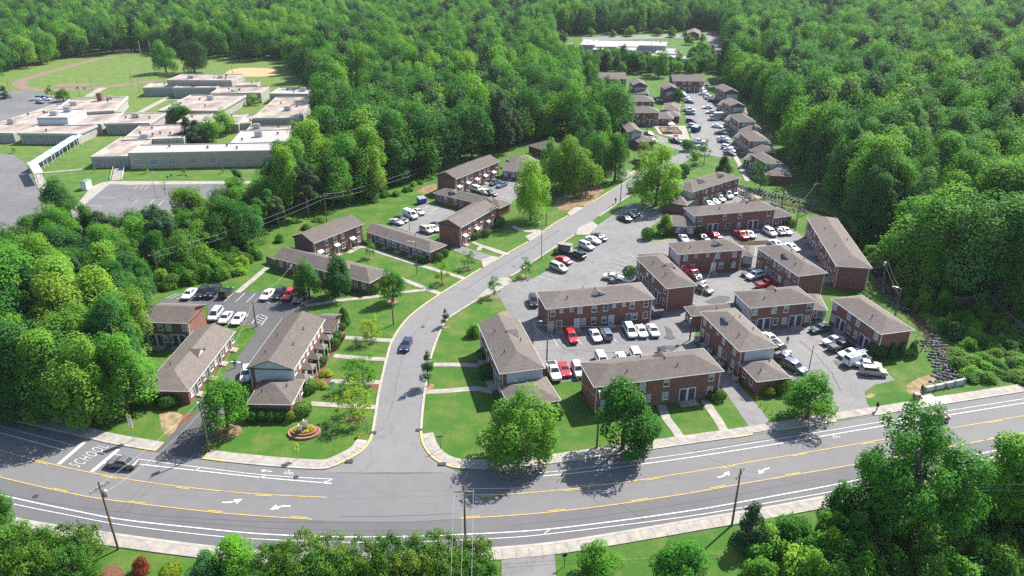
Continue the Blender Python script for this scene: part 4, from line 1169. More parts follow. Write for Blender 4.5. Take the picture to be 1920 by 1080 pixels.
def crown(seed, w, z0, z1, n, leaf, lobes=30, shape='round', lob=(.26, .42), shell=.70, fill=.08, zmin=-.6):
    rng = np.random.default_rng(seed)
    hw, hz, cz = w / 2, (z1 - z0) / 2, (z1 + z0) / 2
    d = sph(rng, lobes, zmin)
    rad = rng.uniform(.5, 1.22, lobes) ** .7 * (1 - np.mean(lob) * .75)
    c = d * rad[:, None]
    if shape == 'cone':
        z = rng.uniform(-1, .92, lobes) ; prof = (1 - (z + 1) / 2) ** .8 * .9 + .06
        t = rng.uniform(0, 6.283, lobes)
        c = np.stack([prof * np.cos(t) * .75, prof * np.sin(t) * .75, z], 1)
    elif shape == 'oval':
        c[:, :2] *= (1 - .35 * np.clip(c[:, 2], 0, 1))[:, None]
    elif shape == 'vase':
        c[:, :2] *= (.65 + .35 * (c[:, 2] + 1) / 2)[:, None]
    lr = rng.uniform(lob[0] * .75, lob[1] * 1.1, lobes) * hw
    if shape == 'cone': lr *= .55 + .6 * (1 - (c[:, 2] + 1) / 2)
    cw = c * np.array([hw, hw, hz]) + np.array([0, 0, cz])
    ltint = rng.uniform(.15, .85, lobes)
    wgt = lr ** 2; wgt /= wgt.sum()
    idx = rng.choice(lobes, n, p=wgt)
    dd = sph(rng, n, -.75)
    rr = shell + (1 - shell) * rng.uniform(0, 1, n) ** .5 * 1.25
    sp = rng.random(n) < .09
    rr[sp] *= rng.uniform(1.0, 1.45, sp.sum())
    k = rng.random(n) < fill
    rr[k] = rng.uniform(0, .7, k.sum())
    pos = cw[idx] + dd * (lr[idx] * rr)[:, None] * np.array([1, 1, .82])
    rad_h = np.hypot(pos[:, 0], pos[:, 1])
    pos[:, :2] *= hw / np.percentile(rad_h, 98)
    zl_, zh_ = np.percentile(pos[:, 2], 1), np.percentile(pos[:, 2], 99.6)
    fz = (z1 - z0) / (zh_ - zl_)
    pos[:, 2] = z0 + (pos[:, 2] - zl_) * fz
    cw = cw.copy(); cw[:, :2] *= hw / np.percentile(rad_h, 98); cw[:, 2] = z0 + (cw[:, 2] - zl_) * fz
    nrm = dd * .8 + np.array([0, 0, .62]) + rng.normal(size=(n, 3)) * .30
    nrm /= np.linalg.norm(nrm, axis=1)[:, None]
    tint = np.clip(ltint[idx] * .6 + rng.uniform(0, 1, n) * .4, 0, 1)
    size = leaf * rng.uniform(.65, 1.35, n)
    return leaf_mesh('c', pos, nrm, size, tint, None, rng), cw, lr

def trunk_mb(seed, h, z_top, r, targets, limbs=8, forks=1):
    rng = random.Random(seed)
    m = MB()
    lean = (rng.uniform(-.25, .25), rng.uniform(-.25, .25))
    spine = [Vector((0, 0, -.2))]
    for k in range(1, 5):
        t = k / 4
        spine.append(Vector((lean[0] * t * 2 + rng.uniform(-.12, .12), lean[1] * t * 2 + rng.uniform(-.12, .12), z_top * t)))
    m.tube(spine, [r * 1.3, r, r * .85, r * .6, r * .25], 7)
    tg = list(targets); rng.shuffle(tg)
    for c in tg[:limbs]:
        c = Vector(c)
        t = min(.95, max(.25, (c.z * rng.uniform(.45, .75)) / z_top))
        i = min(3, int(t * 4)); s = spine[i].lerp(spine[i + 1], t * 4 - i)
        mid = s.lerp(c, .5) + Vector((0, 0, -(c - s).length * .08))
        m.tube([s, mid, c], [r * .45, r * .28, r * .08], 5)
    return m

TREES = {}
def tree_kind(key, seed, h, w, base, n, leaf, mat=None, lobes=30, shape='round', r=None, bark=None, limbs=8, joined=False, **kw):
    (lv), cw, lr = crown(seed, w, h * base, h, n, leaf, lobes, shape, **kw)
    tk = trunk_mb(seed + 5, h, h * (.86 if shape != 'cone' else .95), r or (.018 * h + .05), cw, limbs)
    if joined:
        TREES[key] = (build_leaves('tree_' + key, [lv], mat or LEAF, tk, bark or BARK), None, h, w)
    else:
        TREES[key] = (build_leaves('crown_' + key, [lv], mat or LEAF), tk.mesh('trunk_' + key, bark or BARK, True), h, w)

tree_kind('oak1', 1, 16, 12, .10, 12000, .38, lobes=34)
tree_kind('oak2', 2, 16, 12, .08, 12000, .38, lobes=28, mat=LEAF)
tree_kind('oak3', 3, 17, 12, .10, 12000, .38, lobes=40, mat=LEAFD)
tree_kind('tulip1', 4, 20, 9.5, .08, 12000, .38, lobes=36, shape='oval')
tree_kind('tulip2', 5, 20, 10, .12, 12000, .38, lobes=42, shape='oval')
tree_kind('tulip3', 6, 20, 9, .07, 12000, .38, lobes=30, shape='oval', mat=LEAFD)
tree_kind('pine', 7, 20, 8, .38, 5200, .44, mat=LEAFP, lobes=34, shape='round', lob=(.18, .32), limbs=14)
tree_kind('cedar', 8, 10, 5, .03, 4200, .32, mat=LEAFP, lobes=46, shape='cone', lob=(.28, .42))
tree_kind('cedar2', 19, 16, 7, .03, 6500, .36, mat=LEAFP, lobes=60, shape='cone', lob=(.28, .42))
tree_kind('maple', 9, 11, 9, .12, 9500, .34, lobes=44, lob=(.2, .34))
tree_kind('maple2', 10, 12, 10.5, .10, 11000, .34, lobes=52, lob=(.18, .32), mat=LEAF)
tree_kind('young', 11, 6, 4, .25, 1500, .22, lobes=22, shape='oval', lob=(.2, .34), shell=.3, fill=.5, r=.07, limbs=14)
tree_kind('young2', 12, 7, 5, .22, 2100, .22, lobes=26, shape='vase', lob=(.2, .32), shell=.3, fill=.5, r=.08, limbs=18)
tree_kind('spire', 13, 7, 2.8, .2, 1900, .22, lobes=26, shape='cone', lob=(.3, .5), r=.07, limbs=12, mat=LEAFD)
tree_kind('pear', 14, 10, 7, .14, 7500, .28, lobes=36, shape='oval', lob=(.24, .36), limbs=10)
tree_kind('dense', 15, 9, 6.6, .10, 7500, .28, lobes=36, shape='oval', lob=(.24, .36), mat=LEAFD)
tree_kind('myrtle', 16, 6, 5.5, .12, 6000, .20, lobes=40, shape='vase', lob=(.16, .28), shell=.3, fill=.45, limbs=24, r=.1, mat=LEAFB)
tree_kind('big', 17, 21, 15.5, .22, 19000, .40, lobes=84, lob=(.13, .23), shell=.4, fill=.2, zmin=-.45, limbs=44, r=.25, bark=BARK)
tree_kind('bare', 18, 6, 3.5, .3, 120, .14, lobes=16, shape='vase', r=.06, limbs=16)
for k, (sd, h, w, mt, shp) in enumerate([(21, 17, 14, LEAF, 'round'), (22, 19, 12, LEAF, 'oval'), (23, 18, 14, LEAFD, 'round'), (24, 20, 12, LEAF, 'round'), (25, 20, 9, LEAFP, 'round'), (26, 16, 14, LEAF, 'round'), (27, 19, 13, LEAFD, 'round')]):
    tree_kind(f'far{k}', sd, h, w, .15, 4200, .60, mt, 32, shp, joined=True, limbs=4)

def shrub_kind(key, seed, w, h, n, leaf, mat, lobes=1, shape='round', **kw):
    if lobes == 1:
        rng = np.random.default_rng(seed)
        d = sph(rng, n, -.8)
        if shape == 'cone':
            z = rng.uniform(-.95, 1, n); t = rng.uniform(0, 6.283, n)
            r = np.clip((1 - z) / 2, 0, 1) ** .55 * (.95 - .1 * (z < -.7))
            p = np.stack([r * np.cos(t), r * np.sin(t), z], 1)
            d = np.stack([np.cos(t), np.sin(t), np.full(n, .45)], 1) / 1.1
        else: p = d.copy()
        p = p * (1 + rng.normal(size=(n, 1)) * .05 + .07 * np.sin(p[:, :1] * 7 + p[:, 2:] * 5))
        pos = p * np.array([w / 2, w / 2, h / 2]) + np.array([0, 0, h / 2])
        nr = d + rng.normal(size=(n, 3)) * .35
        nr /= np.linalg.norm(nr, axis=1)[:, None]
        lv = leaf_mesh('s', pos, nr, leaf * rng.uniform(.7, 1.3, n), rng.uniform(0, 1, n), None, rng)
    else:
        lv, cw, lr = crown(seed, w, -h * .12, h, n, leaf, lobes, 'round', zmin=-.2, **kw)
    stem = MB()
    rr = random.Random(seed)
    for k in range(5):
        a = k * 1.257
        stem.tube([(0.05 * math.cos(a), .05 * math.sin(a), -.05), (w * .2 * math.cos(a), w * .2 * math.sin(a), h * .6)], [.05, .02], 4)
    TREES[key] = (build_leaves('foliage_' + key, [lv], mat), stem.mesh('stem_' + key, BARK), h, w)
shrub_kind('ball', 31, 2, 1.7, 2600, .13, LEAFB)
shrub_kind('ball_dark', 32, 2, 1.7, 2600, .13, LEAFD)
shrub_kind('cone', 33, 2, 3, 3000, .15, LEAFD, shape='cone')
shrub_kind('wild', 34, 4, 2.6, 3600, .26, LEAF, 22)
shrub_kind('wild2', 35, 4, 3.0, 3600, .26, LEAFB, 28)
shrub_kind('wild3', 36, 4, 4.2, 4200, .26, LEAF, 30)

def tree(key, px, h, w, label, cat='tree', group=None, name='tree', rz=None, tint=(1, 1, 1), at=None, rng=random.Random(99)):
    cm, tm, h0, w0 = TREES[key]
    p = at if at is not None else P(*px)
    root = empty(name, (p.x, p.y, 0), rng.uniform(0, 6.28) if rz is None else rz, (w / w0 * rng.uniform(.86, 1.1), w / w0 * rng.uniform(.9, 1.14), h / h0))
    put(root, label, cat, group)
    ob('crown' if cat == 'tree' else 'foliage', cm, root, color=tint)
    ob('trunk' if cat == 'tree' else 'stem', tm, root)
    return root

DK, LT, OL, GY = (.75, .8, .8), (1.25, 1.2, .95), (1.35, 1.05, .8), (1.0, .95, 1.25)
for key, px, h, w, lab, tint in [
    ('maple2', (973, 858), 12.0, 13.0, 'large spreading tree on corner lawn, its shadow across main road', (1, 1, 1)),
    ('maple', (1168, 842), 11.5, 10.8, 'dense round maple before brick block along main road', (.85, .95, .9)),
    ('pear', (1513, 784), 8.6, 8.6, 'round roadside tree between two driveways', (.95, 1, .9)),
    ('pear', (428, 807), 10.5, 8.0, 'bright green tree at foot of dark driveway', LT),
    ('tulip2', (240, 772), 14.5, 9, 'leafy tree beside school speed sign', (1, 1, 1)),
    ('tulip3', (60, 776), 17, 10.5, 'tall tree overhanging main road at left, nearest picture edge', (1, 1, 1)),
    ('tulip1', (112, 783), 16, 9, 'tall tree overhanging main road pavement, middle of left three', (1, 1, 1)),
    ('oak2', (1056, 352), 16, 11, 'olive tree at left of clump by side street', (1, .9, .85)), ('oak1', (1130, 326), 14, 9.5, 'bright tree behind bent-limb tree', LT), ('oak3', (1096, 323), 15, 11, 'deep green tree at back of clump by side street', (1, 1, 1)), ('oak1', (1162, 309), 11, 8, 'small tree at back right of clump by side street', (1, 1, 1)), ('oak2', (1036, 326), 12, 9, 'tree before glimpsed grey roof', (1, 1, 1)),
    ('oak2', (168, 795), 16, 11, 'tall tree shading main road pavement, left of school speed sign', (1, 1, 1)),
    ('young2', (665, 784), 6.8, 6.6, 'thin spring tree right of oval flower bed', OL),
    ('young2', (680, 720), 6.0, 6.4, 'thin spring tree in middle of porch lawn', OL),
    ('young2', (697, 636), 5.0, 5.8, 'thin spring tree on porch lawn nearest lamp pole', OL),
    ('pear', (737, 566), 8.0, 6.0, 'airy upright tree beside forked footpath', (.8, .85, .85)),
    ('dense', (580, 560), 9.0, 7, 'dense dark tree beside red car, left of a pair', (1.1, 1.1, 1)),
    ('dense', (637, 556), 10.3, 7.5, 'dense dark tree, right and taller of a pair', (.9, .95, 1)),
    ('young', (694, 483), 4.6, 3.4, 'sapling before gabled block with white awnings', (1, 1, 1)),
    ('young2', (878, 502), 4.4, 3.6, 'pale sapling by driveway apron left of side street', OL),
    ('young2', (829, 531), 5.4, 3.8, 'pale sapling on lawn left of side street bend', OL),
    ('young', (927, 557), 5.2, 3.2, 'sapling on right kerb at lot entrance', (.9, 1, 1)),
    ('young', (985, 518), 5.0, 3.4, 'sapling on grass strip between street and lot', LT),
    ('spire', (836, 611), 3.9, 2.0, 'small narrow sapling on right kerb of bend', DK),
    ('spire', (804, 723), 7.0, 3.1, 'narrow tree on right kerb beside the blue car', (1, 1, 1)),
    ('oak1', (995, 413), 18.0, 10.0, 'tall light green tree left of side street', LT),
    ('oak2', (1078, 362), 17.0, 15.0, 'broad olive green tree over bare earth by side street', (1.0, .85, .85)),
    ('oak3', (1112, 342), 16.0, 11.0, 'tree behind broad olive tree by side street', (1.3, 1.2, 1)),
    ('tulip1', (1152, 339), 15.0, 8.5, 'tree with bare bent limb at street side', (1, 1, 1)),
    ('oak2', (1229, 387), 18.0, 14.5, 'big spreading tree right of side street over dark cars', LT),
    ('dense', (1355, 334), 7.8, 6.2, 'dark evergreen at near corner of far lot', (.45, .55, .6)),
    ('young2', (1424, 355), 9.0, 6.6, 'greyish tree before nearest block of right row', GY),
    ('dense', (1247, 438), 5.4, 5.6, 'olive round tree hiding low wing by lot', (1.7, 1.15, .8)),
    ('young', (1361, 506), 4.2, 3.0, 'bright sapling in second court', LT),
    ('dense', (113, 402), 10.5, 11.0, 'big dark round tree beside school bus loop', (.95, .9, .9)),
    ('oak1', (312, 137), 18, 15, 'light round tree at sports field, left of a pair', (1, 1, 1)),
    ('oak3', (366, 138), 18.5, 18.5, 'dark broad tree at sports field, right of a pair', (.55, .5, .75)),
    ('young', (97, 183), 6.0, 5.0, 'small tree at sports field edge by parked cars', (1, 1, 1)),
    ('pear', (120, 190), 6.0, 7.0, 'bushy small tree behind school boiler wing', OL),
    ('pear', (339, 228), 8, 9.5, 'bright tree in left school courtyard', LT),
    ('cedar', (352, 268), 10, 9, 'dark evergreen in middle school courtyard, left one', DK),
    ('cedar', (373, 270), 9, 8, 'dark evergreen in middle school courtyard, right one', DK),
    ('pear', (399, 266), 9.5, 9, 'bright tree beside courtyard evergreens', LT),
    ('pear', (425, 252), 10, 9.5, 'bright tree in middle courtyard, rightmost', LT),
    ('young2', (450, 190), 5.0, 7.5, 'bush-like tree in right school courtyard, left one', OL),
    ('young2', (478, 197), 5.0, 7.5, 'bush-like tree in right school courtyard, right one', LT),
    ('young', (274, 325), 2.6, 2.0, 'leftmost ball sapling on school front lawn', (1, 1, 1)),
    ('young', (345, 327), 2.6, 2.0, 'middle ball sapling on school front lawn', DK),
    ('young', (419, 325), 2.0, 1.4, 'rightmost ball sapling on school front lawn', DK),
    ('young', (178, 323), 1.8, 1.3, 'tiny sapling left of school stairway', DK),
    ('young', (26, 287), 2.2, 1.8, 'tiny sapling on lawn above bus loop', DK),
    ('bare', (311, 367), 5.4, 4.0, 'nearly bare tree on island of school lot', (1, 1, 1)),
    ('cedar', (10, 185), 6.0, 5.0, 'small dark tree at far left school lot island', DK),
    ('big', (1688, 1002), 19.0, 15.0, 'tall open-crowned tree in right foreground thicket', (.85, .95, 1.05)),
    ('tulip1', (1850, 985), 14.5, 8.0, 'light green upright tree at right foreground edge', LT),
    ('tulip2', (1912, 1000), 13.0, 8.0, 'light green tree cut by right picture edge', LT),
    ('pear', (445, 1082), 6.4, 6.4, 'round yellow-green tree standing over foreground shrubs', LT),
    ('dense', (395, 1092), 4.6, 5.0, 'glossy silver-leaved evergreen in left foreground', (1.0, .95, 1.5)),
    ('pear', (1121, 1080), 5.0, 5.2, 'small round tree right of foreground driveway', (.95, 1, .8)),
    ('pear', (1272, 1100), 7.0, 6.5, 'leafy tree at bottom edge left of cedar', (.85, 1, .9)),
    ('cedar', (1405, 1018), 6.6, 5.0, 'dark cedar beside right foreground utility pole', (1, 1, 1)),
    ('tulip2', (2, 1010), 8.5, 5.0, 'bright tree cut by left picture edge', LT),
]: tree(key, px, h, w, lab, tint=tint)
# crape myrtles along the bottom
ORDL = ['first of front rank from left', 'second of front rank from left', 'third of front rank from left', 'fourth of front rank from left', 'fifth of front rank from left', 'sixth of front rank from left', 'seventh of front rank from left', 'eighth of front rank from left', 'first of rear rank', 'second of rear rank', 'third of rear rank', 'fourth of rear rank', 'fifth of rear rank', 'sixth of rear rank', 'seventh of rear rank']
for k, (x, y, h) in enumerate([(15, 1105, 8.4), (62, 1090, 8.0), (112, 1082, 7.8), (160, 1074, 7.0), (35, 1060, 6.0), (90, 1120, 8.2), (150, 1115, 7.6)]):
    tree('myrtle', (x, y), h, 6.4, f'crape myrtle in left foreground clump, {ORDL[k]}', group='left foreground crape myrtles', tint=[(.95, 1, .9), (1.2, 1.05, .85), (.8, .9, .9), (1.05, .95, .8)][k % 4])
for k, (x, y, h) in enumerate([(515, 1092, 6.8), (565, 1100, 7.2), (620, 1094, 7.4), (680, 1100, 7.6), (735, 1094, 7.4), (790, 1098, 7.6), (840, 1090, 7.4), (893, 1086, 7.4), (540, 1130, 7.5), (600, 1128, 7.5), (660, 1130, 7.6), (720, 1128, 7.5), (775, 1130, 7.6), (830, 1125, 7.6), (885, 1122, 7.4)]):
    tree('myrtle', (x, y), h * (.88 + .2 * ((k * 5) % 7) / 6), 5.4 + 1.2 * ((k * 3) % 4) / 3, f'crape myrtle in bottom centre row, {ORDL[k]}', group='bottom centre crape myrtles', tint=[(1.05, 1, .9), (1.35, 1.02, .85), (.85, .92, .9), (1.2, 1.0, .75), (1.0, .9, .85)][(k * 3) % 5])

# shrubs and hedges
G4 = 'clipped shrubs around the apartment blocks'
SHR = [
    ('ball', 634, 640, 2.8, 'largest clipped shrub on porch garden beds', 1), ('ball', 629, 652, 2.2, 'clipped shrub below largest porch bed shrub', 1), ('ball', 606, 666, 2.2, 'clipped shrub before third little porch', 1), ('ball', 600, 683, 2.7, 'clipped shrub before fourth little porch', 1),
    ('ball', 593, 692, 2.0, 'small clipped shrub before lowest little porch', 1), ('wild2', 612, 703, 2.6, 'yellow flowering bed shrub below porches, upper', 2.6), ('wild2', 603, 725, 2.4, 'yellow flowering bed shrub below porches, lower', 2.6), ('ball', 580, 733, 2.6, 'mixed shrub at corner of wing above flower bed', 1),
    ('cone', 646, 608, 3.0, 'dark conical shrub at end of porch block', .8), ('ball', 642, 618, 1.6, 'little round shrub by conical shrub of porch block', 1),
    ('ball_dark', 475, 787, 2.2, 'leftmost clipped shrub under wing above flower bed', .8), ('ball_dark', 493, 787, 2.2, 'second clipped shrub under wing above flower bed', .8), ('ball_dark', 511, 788, 2.2, 'third clipped shrub under wing above flower bed', .8), ('ball', 527, 787, 2.2, 'fourth clipped shrub under wing above flower bed', .8), ('ball', 544, 788, 2.0, 'olive clipped shrub at corner of wing above flower bed', 1.3), ('ball', 567, 776, 3.0, 'broad shrub right of wing above flower bed', .9),
    ('wild', 290, 757, 3.4, 'shrub at left corner of long low row', .9), ('ball', 320, 760, 3.4, 'broad clipped hedge shrub under long low row', .9), ('wild2', 270, 752, 3.0, 'loose shrub left of long low row', 1.2),
    ('ball', 663, 463, 1.7, 'round shrub by awning doors of gabled block', .9), ('ball', 703, 548, 2.4, 'shrub at right corner of low row behind dark trees', 1), ('ball_dark', 793, 493, 2.4, 'shrub under hipped end of long row', .9), ('ball', 823, 489, 2.3, 'shrub right of hipped row end, left one', 1), ('ball', 835, 480, 1.9, 'shrub right of hipped row end, right one', 1),
    ('ball', 888, 449, 2.6, 'round shrub at corner of stepped-roof block', .9), ('ball', 897, 446, 1.6, 'little shrub between two at stepped-roof block', .9), ('ball', 911, 443, 2.3, 'shrub by doors of stepped-roof block', .9), ('ball_dark', 936, 424, 3.0, 'dark shrub at far end of stepped-roof block', .9),
    ('wild', 890, 630, 3.2, 'dark shrub at back corner of lawn-side block', .7), ('ball_dark', 905, 672, 2.4, 'shaded shrub along lawn-side block, upper', .9), ('ball_dark', 913, 705, 2.8, 'shaded shrub along lawn-side block, lower', .9), ('ball', 1043, 782, 2.2, 'round shrub at corner of wing behind spreading tree', .9),
    ('ball', 1333, 750, 1.6, 'small round shrub by driveway corner of roadside block', 1), ('ball', 1348, 749, 2.1, 'larger round shrub by driveway corner of roadside block', 1), ('ball', 1440, 741, 2.0, 'shrub under wing with yellow posts, left', .9), ('ball_dark', 1468, 735, 3.0, 'shrub under wing with yellow posts, right', 1),
    ('ball_dark', 1642, 668, 3.4, 'dark broad shrub at corner of creek-side block', .9), ('cone', 1670, 670, 2.4, 'left conical shrub of three by creek', .8), ('cone', 1688, 668, 2.4, 'middle conical shrub of three by creek', .8), ('cone', 1709, 668, 2.5, 'right conical shrub of three by creek', .8),
    ('ball', 1482, 424, 3.0, 'round shrub at right end of block with red cars', .9), ('ball_dark', 1310, 438, 2.6, 'dark shrub at left of block with red cars', .9), ('ball_dark', 1214, 448, 3.5, 'big round bush on island at street-side lot', 1), ('ball_dark', 1180, 518, 2.9, 'round bush beside white sedan at end-on block', 1), ('ball', 1043, 477, 1.7, 'small round bush left of mailbox kiosk', 1),
    ('ball_dark', 1290, 283, 4.2, 'round bush at entrance of far lot, front', .9), ('ball', 1287, 272, 3.4, 'round bush at entrance of far lot, rear', .9), ('ball', 1198, 315, 3.4, 'round bush beside brick box at drive', .8), ('wild', 1265, 205, 4.0, 'shrub by low wings of far lot', 1), ('ball_dark', 1280, 330, 4.5, 'dark shrub behind block with sunlit yards', .7),
    ('young', 1300, 312, 5.0, 'small tree left of dark evergreen at far lot', 1), ('young', 1320, 305, 5.5, 'small tree touching dark evergreen at far lot', 1), ('pear', 1270, 196, 5.5, 'small tree at edge of far lot by blue car', 1), ('young2', 1205, 300, 5.0, 'pinkish blossom tree behind brick box', 1), ('young2', 1222, 290, 5.0, 'pinkish blossom tree near drive', 1), ('ball', 1303, 300, 2.0, 'tiny shrub at kerb of far lot', 1),
    ('wild2', 265, 1072, 2.5, 'dark red shrub on near lawn beside utility pole', 1), ('ball', 322, 1086, 2.6, 'yellow-green round shrub at bottom left', .9),
]
for key, x, y, w, lab, hh in SHR:
    t = (1, 1, 1)
    if 'yellow' in lab: t = (2.6, 1.5, .8)
    if 'dark red' in lab: t = (2.3, .22, .9)
    if 'olive' in lab: t = (1.6, 1.15, .8)
    if 'pinkish' in lab: t = (2.2, 1.2, 2.2)
    istree = TREES[key][1].name.startswith('trunk')
    h = (TREES[key][2] / TREES[key][3] * w) if istree else min(w, 2.4 if key == 'ball' else 9) * .85 * (1.5 if key == 'cone' else 1)
    if 'flowering' in lab: h = .9
    tree(key, (x, y), h, w, lab, 'tree' if istree else 'shrub', 'small trees of the far court' if istree else G4, 'tree' if istree else 'shrub', tint=t)
LANDMARKS = [((1405, 1018), 'the dark cedar'), ((1560, 1000), 'the tall foreground tree, to its left'), ((1690, 1030), 'the tall foreground tree'), ((1850, 1020), 'the bright right-edge tree'), ((1500, 1080), 'the bottom picture edge'), ((1770, 1090), 'the bottom right edge'),
    ((1795, 700), 'the creek headwall'), ((1770, 640), 'the creek bend'), ((1850, 585), 'the wooden fence'), ((1635, 503), 'the rearmost right block'), ((1690, 560), 'the creek pole'), ((1530, 370), 'the wood edge pole'), ((1472, 309), 'the nearest row block'), ((1444, 265), 'the second row block'), ((1418, 229), 'the third row block'), ((1384, 176), 'the farthest row block'), ((1800, 500), 'the wooden fence under the wood'), ((1900, 400), 'the right picture edge'), ((1750, 330), 'the middle of the right wood'), ((1900, 250), 'the right-edge clearing'),
    ((60, 480), 'the school bus loop'), ((200, 440), 'the near school lot corner'), ((340, 430), 'the school lot'), ((470, 360), 'the school lot end'), ((285, 590), 'the sunlit gable block'), ((265, 690), 'the long low row'), ((150, 700), 'the school speed sign'), ((20, 740), 'the left end of main road'), ((20, 600), 'the left picture edge'), ((400, 500), 'the slope shrubs'), ((540, 440), 'the awning block'),
    ((560, 300), 'the school front wing'), ((650, 380), 'the midway power line pole'), ((842, 318), 'the power line pole above the gabled block'), ((740, 340), 'the wood edge shrubs'), ((940, 290), 'the gabled block nearest the wood'), ((1040, 265), 'the glimpsed grey roof'), ((1130, 230), 'the broad olive tree'), ((650, 240), 'the clearing beside the school'), ((580, 200), 'the far school wing')]
LMW = [(P(*a), b) for a, b in LANDMARKS]
ORD = ['closest', 'second closest', 'third closest', 'fourth closest', 'fifth closest', 'sixth closest', 'seventh closest', 'eighth closest', 'ninth closest', 'tenth closest', 'eleventh closest', 'twelfth closest', 'thirteenth closest', 'fourteenth closest', 'fifteenth closest', 'sixteenth closest', 'seventeenth closest', 'eighteenth closest', 'nineteenth closest', 'twentieth closest']
def single_out(objs):
    """name each by its kind and how near it stands to a thing one can find"""
    bucket = {}
    for o, word in objs:
        d, lm = min(((o.location - q).length, n) for q, n in LMW)
        bucket.setdefault((word, lm), []).append((d, o))
    for (word, lm), l in bucket.items():
        l.sort(key=lambda t: t[0])
        for k, (d, o) in enumerate(l): o['label'] = f'{word} {ORD[min(k, 19)]} to {lm}'
WSH = {'creek thicket shrubs': 'low thicket shrub', 'creek bank shrubs': 'vine-covered shrub', 'power line slope shrubs': 'slope shrub', 'right foreground thicket shrubs': 'foreground thicket shrub', 'wood edge shrubs': 'rough edge shrub', 'right creek bank shrubs': 'creek shrub', 'wooden fence shrubs': 'fence-side shrub', 'creek wood corner shrubs': 'tall corner shrub'}
TINTW = {(1, 1, 1): 'mid green', (1.15, 1.1, .9): 'fresh green', (.85, .9, .9): 'deep green', (1.3, 1.2, .9): 'yellow-green'}
def fill(poly, step, keys, hr, wr, lab, group, seed, tints, name='shrub'):
    rg = random.Random(seed)
    w = PW(poly)
    x0, x1 = min(p.x for p in w), max(p.x for p in w)
    y0, y1 = min(p.y for p in w), max(p.y for p in w)
    y = y0
    n = 0
    made = []
    while y < y1:
        x = x0
        while x < x1:
            a, b = x + rg.uniform(-.45, .45) * step, y + rg.uniform(-.45, .45) * step
            if inside(a, b, w):
                t_ = rg.choice(tints)
                made.append((tree(rg.choice(keys), None, rg.uniform(*hr), rg.uniform(*wr), lab, 'shrub', group, name, tint=t_, at=Vector((a, b, 0))), TINTW[t_] + ' ' + WSH[group]))
                n += 1
            x += step
        y += step
    single_out(made)
    return n
TN = [(1, 1, 1), (1.15, 1.1, .9), (.85, .9, .9), (1.3, 1.2, .9)]
WK = ['wild', 'wild2', 'wild3']
n1 = fill([(1790, 640), (1830, 640), (1935, 650), (1935, 722), (1850, 735), (1806, 722), (1797, 690)], 3.0, ['wild', 'wild2'], (.9, 1.9), (3.2, 4.4), 'low wild shrub in thicket right of creek mouth', 'creek thicket shrubs', 1, TN)
n2 = fill([(1745, 590), (1790, 575), (1800, 640), (1788, 655), (1765, 620)], 2.8, WK, (2.2, 4.5), (3, 4.5), 'tall vine-covered shrub on creek bank', 'creek bank shrubs', 2, TN)
n3 = fill([(295, 545), (360, 532), (440, 520), (490, 497), (505, 470), (480, 455), (380, 490), (290, 520)], 3.2, WK, (1.8, 4.0), (3.4, 5.0), 'wild shrub on slope under power line above dark lot', 'power line slope shrubs', 3, TN)
n4 = fill([(1400, 1000), (1480, 985), (1600, 960), (1760, 925), (1930, 890), (1930, 1120), (1390, 1120)], 3.4, WK, (2.8, 6.0), (3.6, 5.6), 'wild shrub in right foreground thicket below main road', 'right foreground thicket shrubs', 4, TN)
n5 = fill([(520, 455), (545, 435), (560, 425), (700, 372), (815, 332), (812, 345), (760, 362), (640, 400)], 3.6, ['wild', 'wild2'], (1.0, 2.4), (2.6, 4.0), 'rough shrub at wood edge behind gabled brick blocks', 'wood edge shrubs', 5, TN)
n6 = fill([(1570, 400), (1600, 425), (1640, 480), (1690, 545), (1715, 560), (1700, 575), (1650, 520), (1610, 455)], 3.2, WK, (1.5, 3.5), (3, 4.2), 'shrub on creek bank behind rearmost right block', 'right creek bank shrubs', 6, TN)

n7 = fill([(1800, 585), (1850, 578), (1930, 640), (1935, 655), (1835, 640), (1800, 645)], 3.0, WK, (1.2, 3.0), (3.2, 4.6), 'wild shrub beside wooden fence right of creek', 'wooden fence shrubs', 7, TN)
n8 = fill([(1700, 555), (1745, 560), (1790, 560), (1790, 575), (1742, 590)], 3.0, WK, (2.5, 5.0), (3.2, 4.6), 'wild shrub at creek wood corner', 'creek wood corner shrubs', 8, TN)
for k, px in enumerate([(1132, 106), (1147, 110), (1162, 112), (1202, 113), (1218, 97), (1300, 100), (1312, 95), (1321, 104), (1332, 97), (1292, 84), (1070, 95), (1064, 109), (1082, 112), (1100, 112), (1120, 113), (1180, 118), (1240, 118), (1270, 119), (1302, 117), (1330, 114), (1052, 74), (1108, 68), (1260, 70), (1300, 72), (1316, 80), (1285, 68), (1232, 67), (1180, 68), (1150, 69), (1050, 108)]):
    tree(['oak1', 'oak2', 'oak3'][k % 3], px, 4.5 + (k * 7) % 5 * .8, 6 + (k * 5) % 4, f'small round tree around the white-roofed building, number {k}', group='trees around the white-roofed building', tint=TN[k % 4])
wr_ = sorted([o for o in col.objects if o.get('group') == 'trees around the white-roofed building'], key=lambda o: o.location.x / o.location.y)
ON = ['first', 'second', 'third', 'fourth', 'fifth', 'sixth', 'seventh', 'eighth', 'ninth', 'tenth', 'eleventh', 'twelfth', 'thirteenth', 'fourteenth', 'fifteenth', 'sixteenth', 'seventeenth', 'eighteenth', 'nineteenth', 'twentieth']
for k, o in enumerate(wr_): o['label'] = f'round tree by white-roofed building, {ON[k] if k < 15 else ON[len(wr_) - 1 - k]} from {"left" if k < 15 else "right"}'

